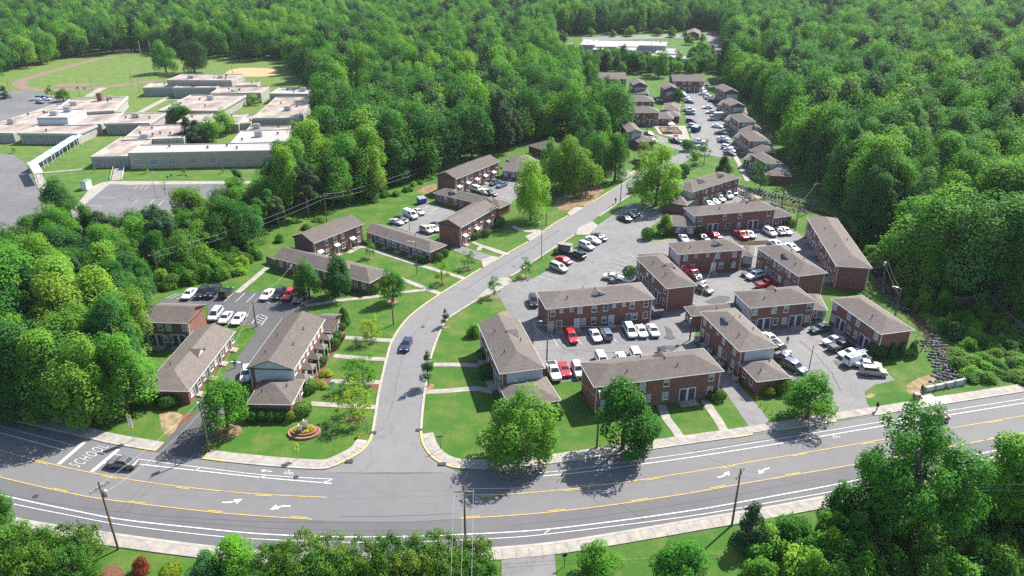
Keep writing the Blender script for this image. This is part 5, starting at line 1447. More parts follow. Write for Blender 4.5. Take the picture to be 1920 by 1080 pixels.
# ------------------------------------------------------------------ woodland
OPEN = [PW(q) for q in [
    [(-500, 640), (-300, 698), (0, 765), (140, 788), (215, 775), (262, 735), (275, 690), (262, 640), (262, 570), (300, 520), (400, 492), (480, 455), (545, 425), (640, 390), (735, 357), (815, 325), (850, 312), (905, 294), (945, 286), (1000, 282), (1020, 262), (1060, 268), (1100, 300), (1150, 262), (1160, 235), (1160, 200), (1140, 185), (1105, 168), (1098, 150), (1118, 138), (1182, 140), (1188, 146), (1236, 147), (1255, 140), (1330, 138), (1352, 150), (1400, 185), (1440, 225), (1470, 270), (1492, 310), (1520, 345), (1580, 380), (1620, 430), (1660, 490), (1720, 545), (1790, 560), (1830, 600), (1920, 620), (2500, 600), (2500, 1600), (-500, 1600)],
    [(-250, 300), (-250, 165), (0, 172), (-5, 140), (95, 117), (170, 106), (230, 101), (300, 99), (400, 108), (525, 114), (545, 128), (545, 158), (595, 172), (612, 200), (596, 240), (590, 290), (572, 328), (525, 350), (505, 374), (440, 404), (330, 430), (250, 445), (150, 450), (110, 430), (100, 455), (40, 480), (-100, 505), (-400, 480)],
    [(640, 180), (680, 175), (690, 200), (675, 240), (655, 300), (628, 305), (625, 240)],
    [(1025, 66), (1110, 64), (1330, 58), (1365, 65), (1362, 112), (1290, 124), (1210, 125), (1080, 118), (1035, 112)],
    [(1865, 188), (1960, 178), (1960, 262), (1850, 255)], [(35, 22), (105, 12), (112, 30), (50, 38)], [(222, 30), (310, 30), (312, 44), (226, 42)], [(362, 32), (388, 32), (388, 42), (362, 42)]]]
def blocked(x, y, margin=0):
    for q in OPEN:
        if inside(x, y, q): return True
    return False
rg = random.Random(12)
cand = []
def sow(y0, y1, step, belt):
    y = y0
    while y < y1:
        st = step(y)
        half = (y * CP + 60) * 1130 / FPX + 30
        x = -half
        while x < half:
            a, b = x + rg.uniform(-.42, .42) * st, y + rg.uniform(-.42, .42) * st
            pr = proj(a, b, 0)
            u, v = pr[0], pr[1]
            low = (u < 530 and v > 320) or (1055 < u < 1362 and 105 < v < 141)
            if low == belt and not blocked(a, b):
                sc = rg.uniform(.78, 1.22)
                if v < 141 and belt: sc *= .42 if u > 1195 else .54
                elif u > 1350: sc *= 1.08
                elif 1065 < u < 1195 and 135 < v < 245: sc *= .62
                elif belt: sc *= (.48 + .34 * min(1, max(0, (v - 500) / 180))) * (1.08 if u > 340 else 1.0) * (1.4 if rg.random() < .12 else 1.0)
                if proj(a, b, 20 * sc)[1] < 1100 and -140 < u < 2060 and v > -60: cand.append((a, b, sc, u, v, pr[2]))
            x += st
        y += st * .95
sow(60.0, 1250, lambda y: 7.4 if y < 260 else (8.4 if y < 420 else (9.4 if y < 700 else 11.5)), False)
sow(60.0, 480, lambda y: 5.4, True)
cand.sort(key=lambda c: c[5])
def zone(u, v):
    if u > 1340 and v > 150: return 'wood right of the apartment courts'
    if v > 330 and u < 640: return 'belt between school lot and apartments'
    if 560 < u <= 1200 and v > 200: return 'wood behind the left brick blocks'
    if u <= 560 and v > 90: return 'wood around the sports field'
    if 1030 < u < 1370 and v > 105: return 'belt behind the far court'
    return 'wide forest towards the horizon'
WORDS = {'oak1': 'round-crowned spring green tree', 'oak2': 'broad spring green tree', 'oak3': 'deep green round-crowned tree', 'tulip1': 'tall oval spring green tree', 'tulip2': 'tall narrow bright tree', 'tulip3': 'tall deep green oval tree', 'pine': 'dark pine', 'cedar2': 'dark pointed cedar'}
KEYS = ['oak1', 'oak2', 'tulip1', 'oak2', 'oak1', 'tulip2', 'oak3', 'tulip3', 'oak2', 'oak1', 'oak3', 'tulip1', 'pine']
NIND = 300
woods = []
for (a, b, sc, u, v, z) in cand[:NIND]:
    key = rg.choice(KEYS) if not (u < 300 and v > 560) else rg.choice(['tulip1', 'tulip2', 'tulip3', 'oak1', 'oak3'])
    if u < 540 and v > 320 and rg.random() < .1: key = 'cedar2'
    h, w = TREES[key][2] * sc * (1.05 if key[0] == 'o' else .95), TREES[key][3] * sc * rg.uniform(1.0, 1.3) * (1.25 if sc < .7 else 1.0)
    t = rg.choice([(1, 1, 1), (1.15, 1.08, .9), (.8, .9, 1.0), (1.2, 1.08, .95), (.95, 1, 1.15), (1.1, .92, .9), (.7, .82, .95), (1.1, 1.1, 1.15)])
    zn = zone(u, v)
    woods.append((tree(key, None, h, w, f'{WORDS[key]} in the {zn}', group=f'trees of the {zn}', tint=t, at=Vector((a, b, 0)), name='pine_tree' if key == 'pine' else 'tree'), WORDS[key]))
single_out(woods)
rest = cand[NIND:]
fme = bpy.data.meshes.new('forest')
fme.from_pydata([(c[0], c[1], 0) for c in rest], [], [])
a_s = fme.attributes.new('sc', 'FLOAT', 'POINT')
a_s.data.foreach_set('value', [c[2] * (1.05 if c[5] > 500 else 1.0) for c in rest])
forest = put(ob('forest', fme), 'spring green woodland stretching to the horizon', 'forest', kind='stuff')
src = bpy.data.collections.new('forest_sources')
for k in range(7):
    o = bpy.data.objects.new(f'forest_source_{k}', TREES[f'far{k}'][0])
    src.objects.link(o)
ng = bpy.data.node_groups.new('forest_scatter', 'GeometryNodeTree')
ng.interface.new_socket('Geometry', in_out='INPUT', socket_type='NodeSocketGeometry')
ng.interface.new_socket('Geometry', in_out='OUTPUT', socket_type='NodeSocketGeometry')
gi, go = ng.nodes.new('NodeGroupInput'), ng.nodes.new('NodeGroupOutput')
ci = ng.nodes.new('GeometryNodeCollectionInfo'); ci.inputs['Collection'].default_value = src
ci.inputs['Separate Children'].default_value = True; ci.inputs['Reset Children'].default_value = True
ip = ng.nodes.new('GeometryNodeInstanceOnPoints'); ip.inputs['Pick Instance'].default_value = True
rv = ng.nodes.new('FunctionNodeRandomValue'); rv.data_type = 'FLOAT_VECTOR'
rv.inputs[0].default_value = (0, 0, 0); rv.inputs[1].default_value = (.06, .06, 6.283)
ri = ng.nodes.new('FunctionNodeRandomValue'); ri.data_type = 'INT'
ri.inputs[4].default_value, ri.inputs[5].default_value = 0, 6
ri.inputs['Seed'].default_value = 3
na = ng.nodes.new('GeometryNodeInputNamedAttribute'); na.data_type = 'FLOAT'; na.inputs['Name'].default_value = 'sc'
ng.links.new(gi.outputs[0], ip.inputs['Points']); ng.links.new(ci.outputs[0], ip.inputs['Instance'])
ng.links.new(rv.outputs[0], ip.inputs['Rotation']); ng.links.new(ri.outputs[2], ip.inputs['Instance Index'])
ng.links.new(na.outputs[0], ip.inputs['Scale']); ng.links.new(ip.outputs[0], go.inputs[0])
md = forest.modifiers.new('scatter', 'NODES'); md.node_group = ng
print('forest trees', len(cand), 'shrubs', n1, n2, n3, n4, n5, n6)
# ================================================================== CARS
def loft(st, m=0, mb=None):
    """st: list of (x, halfwidth, zbottom, ztop)"""
    mb = mb or MB()
    n0 = len(mb.v)
    for x, w, zb, zt in st:
        h = zt - zb
        for y, z in ((-w * .86, zb), (-w, zb + h * .22), (-w, zb + h * .72), (-w * .93, zt - .02), (-w * .72, zt), (w * .72, zt), (w * .93, zt - .02), (w, zb + h * .72), (w, zb + h * .22), (w * .86, zb)):
            mb.v.append((x, y, z))
    k = 10
    for i in range(len(st) - 1):
        for j in range(k):
            a, b = n0 + i * k + j, n0 + i * k + (j + 1) % k
            mb.f.append((a, a + k, b + k, b)); mb.m.append(m)
    mb.f.append(tuple(n0 + j for j in range(k))); mb.m.append(m)
    mb.f.append(tuple(n0 + (len(st) - 1) * k + j for j in range(k))[::-1]); mb.m.append(m)
    return mb

def quad_on(c, u0, u1, v0, v1, off):
    """inset quad on a bilinear patch c=[bl, br, tr, tl], pushed out by off along its normal"""
    c = [Vector(q) for q in c]
    def at(u, v): return (c[0] * (1 - u) + c[1] * u) * (1 - v) + (c[3] * (1 - u) + c[2] * u) * v
    n = (c[1] - c[0]).cross(c[3] - c[0]).normalized() * off
    return [at(u0, v0) + n, at(u1, v0) + n, at(u1, v1) + n, at(u0, v1) + n]

CARS = {}
def car_kind(key, L, W, hood, belt, top, gb, gr, deck=None, wheel=.33, bed=None, box=None):
    """gb: greenhouse base x (rear, front); gr: roof x (rear, front)"""
    w = W / 2
    f, r = L / 2, -L / 2
    deck = deck or belt
    st = [(r, w * .80, .42, deck - .12), (r + .12, w * .92, .30, deck - .02), (r + .6, w * .99, .24, deck), (gb[0] + .1, w, .22, belt), (0, w, .22, belt), (gb[1], w, .22, belt - .02), (gb[1] + .15, w * .99, .22, hood + .04), (f - .55, w * .97, .24, hood - .05), (f - .15, w * .88, .30, hood - .16), (f, w * .72, .40, hood - .28)]
    st = sorted(set(st), key=lambda q: q[0])
    b = loft(st)
    # greenhouse with a crowned roof
    w0, w1 = w * .90, w * .72
    base = [(gb[0], -w0, belt - .03), (gb[1], -w0, belt - .03), (gb[1], w0, belt - .03), (gb[0], w0, belt - .03)]
    roof = [(gr[0], -w1, top - .05), (gr[1], -w1, top - .05), (gr[1], w1, top - .05), (gr[0], w1, top - .05)]
    crown_ = [(gr[0] + .12, -w1 * .75, top), (gr[1] - .12, -w1 * .75, top), (gr[1] - .12, w1 * .75, top), (gr[0] + .12, w1 * .75, top)]
    n = len(b.v)
    b.add(base + roof + crown_, [(0, 1, 5, 4), (1, 2, 6, 5), (2, 3, 7, 6), (3, 0, 4, 7), (4, 5, 9, 8), (5, 6, 10, 9), (6, 7, 11, 10), (7, 4, 8, 11), (8, 9, 10, 11)])
    if bed:
        b.box(bed[0], bed[1], -w * .82, w * .82, belt + .001, belt + .012, 1)
        for s in (-1, 1): b.box(bed[0], bed[1], s * w * .82 if s > 0 else -w * .97, w * .97 if s > 0 else s * w * .82, belt - .02, belt + .14, 0)
        b.box(bed[0] - .08, bed[0], -w * .97, w * .97, belt - .02, belt + .14, 0)
    for s in (-1, 1):                                    # wheel arches
        for x in (f - .95, r + .95): b.lathe([(.0, 0), (.0, 0)], 3) if False else None
    body = b.mesh('body_' + key, [PAINT, DARKM], True)
    ws = MB().add(quad_on([base[1], base[2], roof[2], roof[1]], .06, .94, .08, .94, .012), [(0, 1, 2, 3)]).mesh('windscreen_' + key, CARGL)
    rw = MB().add(quad_on([base[3], base[0], roof[0], roof[3]], .08, .92, .15, .92, .012), [(0, 1, 2, 3)]).mesh('rear_window_' + key, CARGL)
    sw = []
    for cc in ([base[0], base[1], roof[1], roof[0]], [base[2], base[3], roof[3], roof[2]]):
        m = MB()
        n = 3 if key in ('suv', 'minivan', 'wagon') else 2
        if key in ('pickup', 'boxtruck'): n = 1
        if key == 'van':
            lo_ = .66 if cc[0][1] < 0 else .08
            m.add(quad_on(cc, lo_, lo_ + .24, .2, .9, .012), [(0, 1, 2, 3)])
        else:
            for k in range(n): m.add(quad_on(cc, .07 + .86 * k / n + .012, .07 + .86 * (k + 1) / n - .012, .14, .9, .012), [(0, 1, 2, 3)])
        sw.append(m.mesh('side_window_' + key, CARGL))
    hl = MB().box(f - .22, f - .04, -.2, .2, hood - .33, hood - .17).mesh('headlight_' + key, HEAD)
    tl = MB().box(r - .005, r + .10, -.15, .15, deck - .36, deck - .12).mesh('tail_light_' + key, TAIL)
    bp = MB().box(f - .1, f + .03, -w * .7, w * .7, .32, .46).mesh('bumper_' + key, DARKM)
    tyre = MB(); tyre.tube([(0, -.11, 0), (0, .11, 0)], wheel, 14); tm = tyre.mesh('wheel_' + key, BLACK)
    rim = MB(); rim.tube([(0, -.118, 0), (0, .118, 0)], wheel * .62, 10); rm = rim.mesh('rim_' + key, METAL)
    bx = None
    if box: bx = MB().box(box[0], box[1], -w * 1.08, w * 1.08, .7, box[2]).mesh('cargo_box', PARAP)
    CARS[key] = dict(L=L, W=W, body=body, ws=ws, rw=rw, sw=sw, hl=hl, tl=tl, bp=bp, tyre=tm, rim=rm, wheel=wheel, f=f, r=r, box=bx, deck=deck)
car_kind('sedan', 4.75, 1.82, .92, .96, 1.44, (-1.62, 1.02), (-.85, .25), deck=1.0)
car_kind('coupe', 4.6, 1.82, .90, .94, 1.36, (-1.85, .85), (-.85, .1), deck=.98)
car_kind('suv', 4.65, 1.86, 1.05, 1.10, 1.74, (-2.22, 1.05), (-1.95, .35), wheel=.36)
car_kind('wagon', 4.6, 1.78, .95, 1.0, 1.52, (-2.2, 1.0), (-1.85, .2))
car_kind('minivan', 5.0, 1.95, 1.0, 1.06, 1.76, (-2.4, 1.5), (-2.15, .5))
car_kind('pickup', 5.6, 1.95, 1.12, 1.16, 1.82, (-.75, 1.25), (-.6, .5), wheel=.39, bed=(-2.72, -.85))
car_kind('van', 5.6, 2.02, 1.15, 1.25, 2.15, (-2.75, 1.95), (-2.68, 1.2), wheel=.38)
car_kind('boxtruck', 6.6, 2.05, 1.25, 1.3, 2.2, (1.0, 2.75), (1.05, 2.2), wheel=.42, box=(-3.3, .9, 3.1))

CC = dict(white=(.72, .72, .70), silver=(.42, .43, .44), gray=(.12, .12, .125), black=(.012, .012, .014), red=(.42, .012, .02), maroon=(.10, .012, .022), blue=(.02, .05, .16), navy=(.018, .022, .07), green=(.05, .085, .085), tan=(.36, .33, .28), slate=(.10, .14, .19), teal=(.03, .085, .12), purple=(.06, .02, .06))
def car(px, d, key, colr, label, group=None):
    K = CARS[key]
    p = P(*px)
    a = heading(px, d)
    name = {'sedan': 'sedan_car', 'coupe': 'coupe_car', 'suv': 'sport_utility_car', 'wagon': 'estate_car', 'minivan': 'minivan', 'pickup': 'pickup_truck', 'van': 'delivery_van', 'boxtruck': 'box_truck'}[key]
    near = proj(p.x, p.y, 0)[2] < 330
    root = put(empty(name, (p.x, p.y, .09), a), label, {'pickup': 'truck', 'boxtruck': 'truck', 'van': 'van', 'minivan': 'van'}.get(key, 'car'), group)
    ob('body', K['body'], root, color=CC[colr])
    ob('windscreen', K['ws'], root); ob('rear_window', K['rw'], root)
    for m in K['sw']: ob('side_window', m, root)
    for s in (-1, 1):
        for x in (K['f'] - .92, K['r'] + .92):
            w = ob('wheel', K['tyre'], root, (x, s * (K['W'] / 2 - .1), K['wheel']))
            if near: ob('rim', K['rim'], w)
        if near:
            ob('headlight', K['hl'], root, (0, s * K['W'] * .32, 0)); ob('tail_light', K['tl'], root, (0, s * K['W'] * .33, 0))
    if near: ob('bumper', K['bp'], root)
    if K['box']: ob('cargo_box', K['box'], root)
    return root
A, B_ = (-17, 17), (17, -17)
g = 'cars in the dark lot beside the wood'
for px, d, k, c, l in [
    ((356, 556), A, 'sedan', 'white', 'white sedan at left end of far row, dark lot'), ((380, 554.5), A, 'suv', 'black', 'black car right of white sedan in far row, dark lot'), ((401, 552), A, 'pickup', 'black', 'tall black pickup in far row of dark lot'), ((425, 554), B_, 'suv', 'black', 'black car with red tail lamps at right of black pickup'),
    ((502, 557.5), A, 'sedan', 'white', 'white sedan left of black and red cars in dark lot'), ((524, 557), A, 'suv', 'black', 'black car left of red car in dark lot'), ((544, 558), A, 'suv', 'red', 'bright red car beneath pole in dark lot'), ((563, 563), A, 'sedan', 'gray', 'dark sedan half under tree at right end of dark lot'),
    ((405, 595), (-13, 17), 'minivan', 'silver', 'silver van beside sunlit gable'), ((424, 601), (-13, 17), 'sedan', 'silver', 'silver sedan between van and white sedan'), ((448, 603), (-13, 17), 'sedan', 'white', 'white sedan right of silver sedan in near row, dark lot'), ((463, 708), (-5, 20), 'suv', 'silver', 'silver car tucked behind end of porch block')]: car(px, d, k, c, l, g)
g = 'cars in the small lots left of the side street'
for px, d, k, c, l in [
    ((744, 420), (17, 5), 'coupe', 'silver', 'pale coupe nearest grass in small left lot'), ((752, 415.5), (17, 5), 'sedan', 'black', 'black sedan behind pale coupe in small left lot'), ((770, 408), (17, 8), 'van', 'white', 'white panel van in small left lot'), ((785, 401), (17, 8), 'sedan', 'silver', 'silver car behind white panel van'),
    ((800, 436), (17, 7), 'suv', 'tan', 'beige estate behind stepped-roof block'), ((813, 432.5), (17, 7), 'sedan', 'white', 'white sedan behind stepped-roof block'), ((820, 427), (17, 7), 'sedan', 'navy', 'dark sedan against wall of stepped-roof block'),
    ((928, 346), (-17, 7), 'sedan', 'green', 'grey-green sedan in upper left lot'), ((941, 350), (-17, 7), 'sedan', 'slate', 'blue sedan in upper left lot'), ((896, 359), (17, 6), 'minivan', 'white', 'white van behind low row in upper left lot'), ((909, 363.5), (17, 6), 'sedan', 'white', 'white sedan behind low row in upper left lot'), ((920, 366), (17, 6), 'sedan', 'black', 'black sedan behind low row in upper left lot')]: car(px, d, k, c, l, g)
g = 'cars along the street-side lot'
F, Bk = (18, 7.5), (-18, -7.5)
for px, d, k, c, l in [
    ((1047, 506.5), F, 'minivan', 'tan', 'pale van at lower end of street-side row'), ((1057, 492.5), F, 'sedan', 'red', 'red sedan between pale van and black car'), ((1083, 483), Bk, 'suv', 'black', 'black car below mailbox kiosk'), ((1099, 466), F, 'suv', 'silver', 'silver car above mailbox kiosk'), ((1112, 454.5), F, 'sedan', 'white', 'white sedan near upper end of street-side row'), ((1124, 449), F, 'sedan', 'black', 'black sedan at upper end of street-side row'),
    ((1171, 413.5), Bk, 'sedan', 'black', 'lowest dark car in shade of spreading tree'), ((1181, 406.5), Bk, 'sedan', 'gray', 'middle dark car in shade of spreading tree'), ((1189, 402), Bk, 'sedan', 'slate', 'uppermost blue-grey car in shade of spreading tree'),
    ((1150, 524.5), (19, 2.5), 'sedan', 'white', 'white sedan beside round bush and end-on block'), ((1163, 532), (19, 2), 'sedan', 'gray', 'dark sedan partly behind roof of long block'), ((1000, 570), (5, 22), 'suv', 'black', 'black car parked at left end of long block')]: car(px, d, k, c, l, g)
g = 'cars in the main court'
D1 = (12, 22)
for px, d, k, c, l in [
    ((1071, 637), D1, 'suv', 'red', 'red car alone at left of court row'), ((1116, 634), D1, 'sedan', 'white', 'white sedan left of grey estate in court row'), ((1136, 631.5), (-12, -22), 'suv', 'slate', 'grey estate facing the long block'), ((1181, 626), D1, 'minivan', 'white', 'white van left of two pale sedans in court row'), ((1202, 626), D1, 'sedan', 'white', 'white sedan in middle of right trio in court row'), ((1224, 625), D1, 'sedan', 'silver', 'silver sedan at right end of court row'),
    ((1038, 703), (11, 25), 'pickup', 'white', 'white pickup nose-out beside lawn-side block'), ((1058, 698), (11, 25), 'coupe', 'red', 'bright red coupe beside white pickup'), ((1083, 700), (11, 25), 'suv', 'silver', 'silver car half hidden by roadside block'), ((1128, 682), (11, 22), 'minivan', 'white', 'white car roof showing over left of roadside block'), ((1166, 680), (11, 22), 'sedan', 'white', 'white sedan roof just showing over roadside block'), ((1193, 675), (11, 22), 'minivan', 'white', 'white car roof showing beside roadside block dormer'), ((1245, 670), (11, 22), 'sedan', 'black', 'dark car just showing behind right of roadside block')]: car(px, d, k, c, l, g)
g = 'cars in the second and third courts'
for px, d, k, c, l in [
    ((1295, 519), (16, 8), 'van', 'red', 'red van half hidden by end-on block'), ((1306, 528), (16, 8), 'sedan', 'black', 'black car between red van and dark car'), ((1318, 547.5), (17, 7), 'suv', 'gray', 'dark car at near end of second court'), ((1405, 515), (-17, 6), 'sedan', 'gray', 'grey sedan behind white estate in second court'), ((1415, 522), (-17, 5), 'suv', 'white', 'white estate in second court'), ((1438, 538), (17, -3), 'pickup', 'red', 'red pickup under leaning pole'),
    ((1282, 451.5), (10, 12), 'coupe', 'white', 'white coupe at left end of row before long block'), ((1316, 449), (16, 8), 'sedan', 'black', 'black and white car right of white coupe'), ((1340, 445.5), (16, 7), 'coupe', 'red', 'low red car in row before long block'), ((1388, 445), (15, 9), 'pickup', 'red', 'red pickup in row before long block'), ((1404, 443.5), (15, 9), 'sedan', 'silver', 'silver sedan right of red pickup'), ((1443, 440), (15, 9), 'suv', 'white', 'white car left of dark car at row end'), ((1459, 438), (15, 9), 'sedan', 'black', 'dark car between two white ones at row end'), ((1472, 437), (15, 9), 'sedan', 'white', 'white sedan at right end of row before long block'), ((1484, 468.5), (16, 8), 'sedan', 'white', 'white sedan beside rearmost right block'), ((1455, 462), (16, 8), 'sedan', 'white', 'white sedan hidden behind block with red pickup')]: car(px, d, k, c, l, g)
for px, d, k, c, l in [
    ((1371, 363.5), (16, 7), 'sedan', 'black', 'black car farthest in yard lot'), ((1360, 370), (16, 7), 'van', 'white', 'white truck in yard lot'), ((1348, 376.5), (16, 7), 'suv', 'white', 'white car third in yard lot'), ((1338, 381.5), (16, 7), 'sedan', 'silver', 'silver car fourth in yard lot'), ((1328, 386), (16, 7), 'sedan', 'white', 'white car nearest long block in yard lot')]: car(px, d, k, c, l, 'cars in the yard lot')
g = 'cars in the right-hand court'
for px, d, k, c, l in [
    ((1537, 621), (-17, 4), 'sedan', 'green', 'dark green sedan at top of right-hand court'), ((1561, 644), (-18, 4), 'sedan', 'silver', 'silver sedan above black pickup'), ((1576, 655), (20, -4), 'pickup', 'black', 'black pickup with open bed in right-hand court'), ((1593, 668), (-20, 4), 'sedan', 'white', 'white sedan between black pickup and work van'), ((1606, 681), (22, -6), 'van', 'white', 'white work van with ladder on roof'), ((1626, 689), (23, 3), 'sedan', 'white', 'white sedan below work van'), ((1636, 702.5), (24, 2), 'suv', 'tan', 'beige estate nearest main road in right-hand court'),
    ((1443, 640), (15, 9), 'sedan', 'white', 'white sedan peeking past roof of dormered block'), ((1461, 660), (15, 9), 'suv', 'black', 'black car beside walking person in right-hand court'), ((1473, 677), (16, 8), 'sedan', 'gray', 'dark car beside low hipped wing, upper'), ((1489, 694), (16, 8), 'suv', 'slate', 'dark car beside low hipped wing, lower')]: car(px, d, k, c, l, g)
vr = [o for o in bpy.data.objects if o.get('label') == 'white work van with ladder on roof'][0]
lad = MB()
for s in (-.3, .3): lad.box(-2.3, 2.0, s - .05, s + .05, 2.3, 2.38)
for k in range(12): lad.box(-2.2 + k * .36, -2.14 + k * .36, -.3, .3, 2.31, 2.36)
for x in (-1.8, .6): lad.box(x, x + .06, -.7, .7, 2.12, 2.3)
lo_ = put(ob('ladder', lad.mesh('ladder', METAL), None, vr.location, vr.rotation_euler.z), 'metal ladder strapped on roof of white work van', 'ladder')
g = 'cars in the far lot'
for i, (px, d, k, c, l) in enumerate([
    ((1292, 209), (14, 1), 'pickup', 'white', 'white pickup, upper left of far lot'), ((1294, 215), (14, 1), 'suv', 'slate', 'grey-blue car below white pickup in far lot'), ((1296, 230.5), (14, 2), 'suv', 'maroon', 'maroon car beside playground in far lot'), ((1300, 239.5), (14, 2), 'suv', 'silver', 'silver car above blue dumpster in far lot'), ((1309, 269), (15, 1), 'pickup', 'white', 'white pickup at near left of far lot'), ((1311, 279.5), (15, 1), 'sedan', 'silver', 'silver sedan nearest left of far lot'),
    ((1326, 204), (-14, 0), 'sedan', 'white', 'white car at top right column of far lot'), ((1333, 213), (-14, 0), 'sedan', 'silver', 'silver sedan above box truck'), ((1341, 225), (-16, 1), 'boxtruck', 'white', 'white box truck in far lot'), ((1345, 239.5), (14, 2), 'sedan', 'white', 'white sedan below box truck'), ((1351, 252), (14, 1), 'sedan', 'purple', 'dark purple sedan in far lot'), ((1356, 262.5), (14, 2), 'sedan', 'white', 'white sedan behind teal car in far lot'), ((1357, 268), (14, 2), 'sedan', 'teal', 'teal sedan in far lot'), ((1363, 280), (14, 3), 'suv', 'white', 'white car near dark evergreen in far lot'), ((1368, 285), (14, 3), 'sedan', 'silver', 'silver car near dark evergreen in far lot'), ((1368, 291), (14, 3), 'sedan', 'purple', 'dark purple car at near right of far lot'),
    ((1292, 193.5), (14, 1), 'sedan', 'blue', 'bright blue sedan in far lot'), ((1286, 189.5), (14, 1), 'sedan', 'white', 'white car behind bright blue sedan'), ((1285, 184.5), (14, 3), 'suv', 'purple', 'dark car third above blue sedan'), ((1280, 179.5), (14, 3), 'sedan', 'white', 'white car fourth above blue sedan'), ((1277, 175), (14, 3), 'sedan', 'black', 'black car at upper left of far lot'), ((1315, 173), (14, 3), 'van', 'white', 'white truck at head of far lot'), ((1319, 178.5), (14, 1), 'sedan', 'white', 'white sedan at head of far lot'), ((1327, 183.5), (14, 2), 'sedan', 'black', 'dark car above white pickup, right of far lot'), ((1331, 187), (14, 2), 'pickup', 'white', 'white pickup, upper right of far lot'), ((1336, 191.5), (14, 2), 'sedan', 'navy', 'navy car below white pickup, right of far lot'),
    ((1266, 268), (14, 3), 'pickup', 'black', 'black pickup on playground drive'), ((1216, 253), (12, 4), 'sedan', 'silver', 'silver sedan on playground drive'), ((1224, 266), (12, 4), 'sedan', 'teal', 'blue car at end of wing on playground drive'), ((1157, 189), (14, 1), 'suv', 'red', 'pinkish red car beside far lawn'), ((1240, 191), (14, 1), 'sedan', 'silver', 'pale car between far court wings')]): car(px, d, k, c, l, g)
for px, d, k, c, l in [((66, 188), (14, -2), 'sedan', 'silver', 'grey car at left of school lot group'), ((76, 194), (14, 2), 'suv', 'slate', 'grey car in front of school lot group'), ((82, 185), (14, -1), 'sedan', 'navy', 'dark blue car at right of school lot group'), ((73, 185), (14, -1), 'sedan', 'black', 'black car at back of school lot group'), ((86, 189), (14, -1), 'sedan', 'white', 'white car right of school lot group')]: car(px, d, k, c, l, 'cars in the school lot')
car((231, 874), (-60, -6), 'sedan', 'gray', 'dark grey sedan driving past SCHOOL lettering on main road')
car((762, 651), (-12, 30), 'sedan', 'navy', 'dark blue sedan driving down side street')
car((1188, 360), (22, -13), 'suv', 'green', 'dark car driving up side street by spreading tree')
car((1752, 790), (60, -10), 'suv', 'maroon', 'dark red car on main road behind tall foreground tree')

# ================================================================== POLES, WIRES, LAMPS
def pole(base, top_y, kind, label, group='utility poles', h=None, arm=0.0):
    b = P(*base)
    h = h or height_at(base, top_y)
    lamp = kind == 'lamp' or kind == 'twin'
    root = put(empty('street_lamp' if lamp else 'utility_pole', (b.x, b.y, 0), arm), label, 'lamp' if lamp else 'pole', group)
    rad = .16 if not lamp else .09
    ob('pole', MB().tube([(0, 0, -.2), (0, 0, h * .5), (0, 0, h)], [rad, rad * .85, rad * .62], 8).mesh('pole', WOOD if kind != 'twin' else METAL, True), root)
    if kind in ('cross', 'crosst'):
        ob('crossarm', MB().box(-1.3, 1.3, -.07, .07, h - 1.0, h - .86).tube([(-.9, 0, h - .95), (0, 0, h - 1.6)], .02, 4).tube([(.9, 0, h - .95), (0, 0, h - 1.6)], .02, 4).mesh('crossarm', WOODG), root)
        for x in (-1.2, -.4, .4, 1.2): ob('insulator', MB().lathe([(.05, 0), (.09, .05), (.05, .12), (.08, .18), (.03, .25)], 8).mesh('insulator', PARAP), root, (x, 0, h - .86))
    if kind in ('trans', 'crosst'):
        ob('transformer', MB().lathe([(.05, 0), (.28, .02), (.3, .1), (.3, .85), (.22, .95), (.06, 1.05)], 12).mesh('transformer', METAL, True), root, (.42, 0, h - 2.6 if kind == 'crosst' else h - 1.6))
    if kind in ('lamp', 'twin', 'arm'):
        for s in ((1, -1) if kind == 'twin' else (1,)):
            ob('lamp_arm', MB().tube([(0, 0, h - .2), (s * .6, 0, h + .15), (s * 1.3, 0, h + .2)], .04, 5).mesh('lamp_arm', METAL), root)
            ob('lamp_head', MB().box(s * 1.25 - .35 if s < 0 else 1.2, s * 1.25 + .05 if s < 0 else 1.75, -.14, .14, h + .1, h + .26).mesh('lamp_head', PARAP), root)
    return root, Vector((b.x, b.y, h))
tops = {}
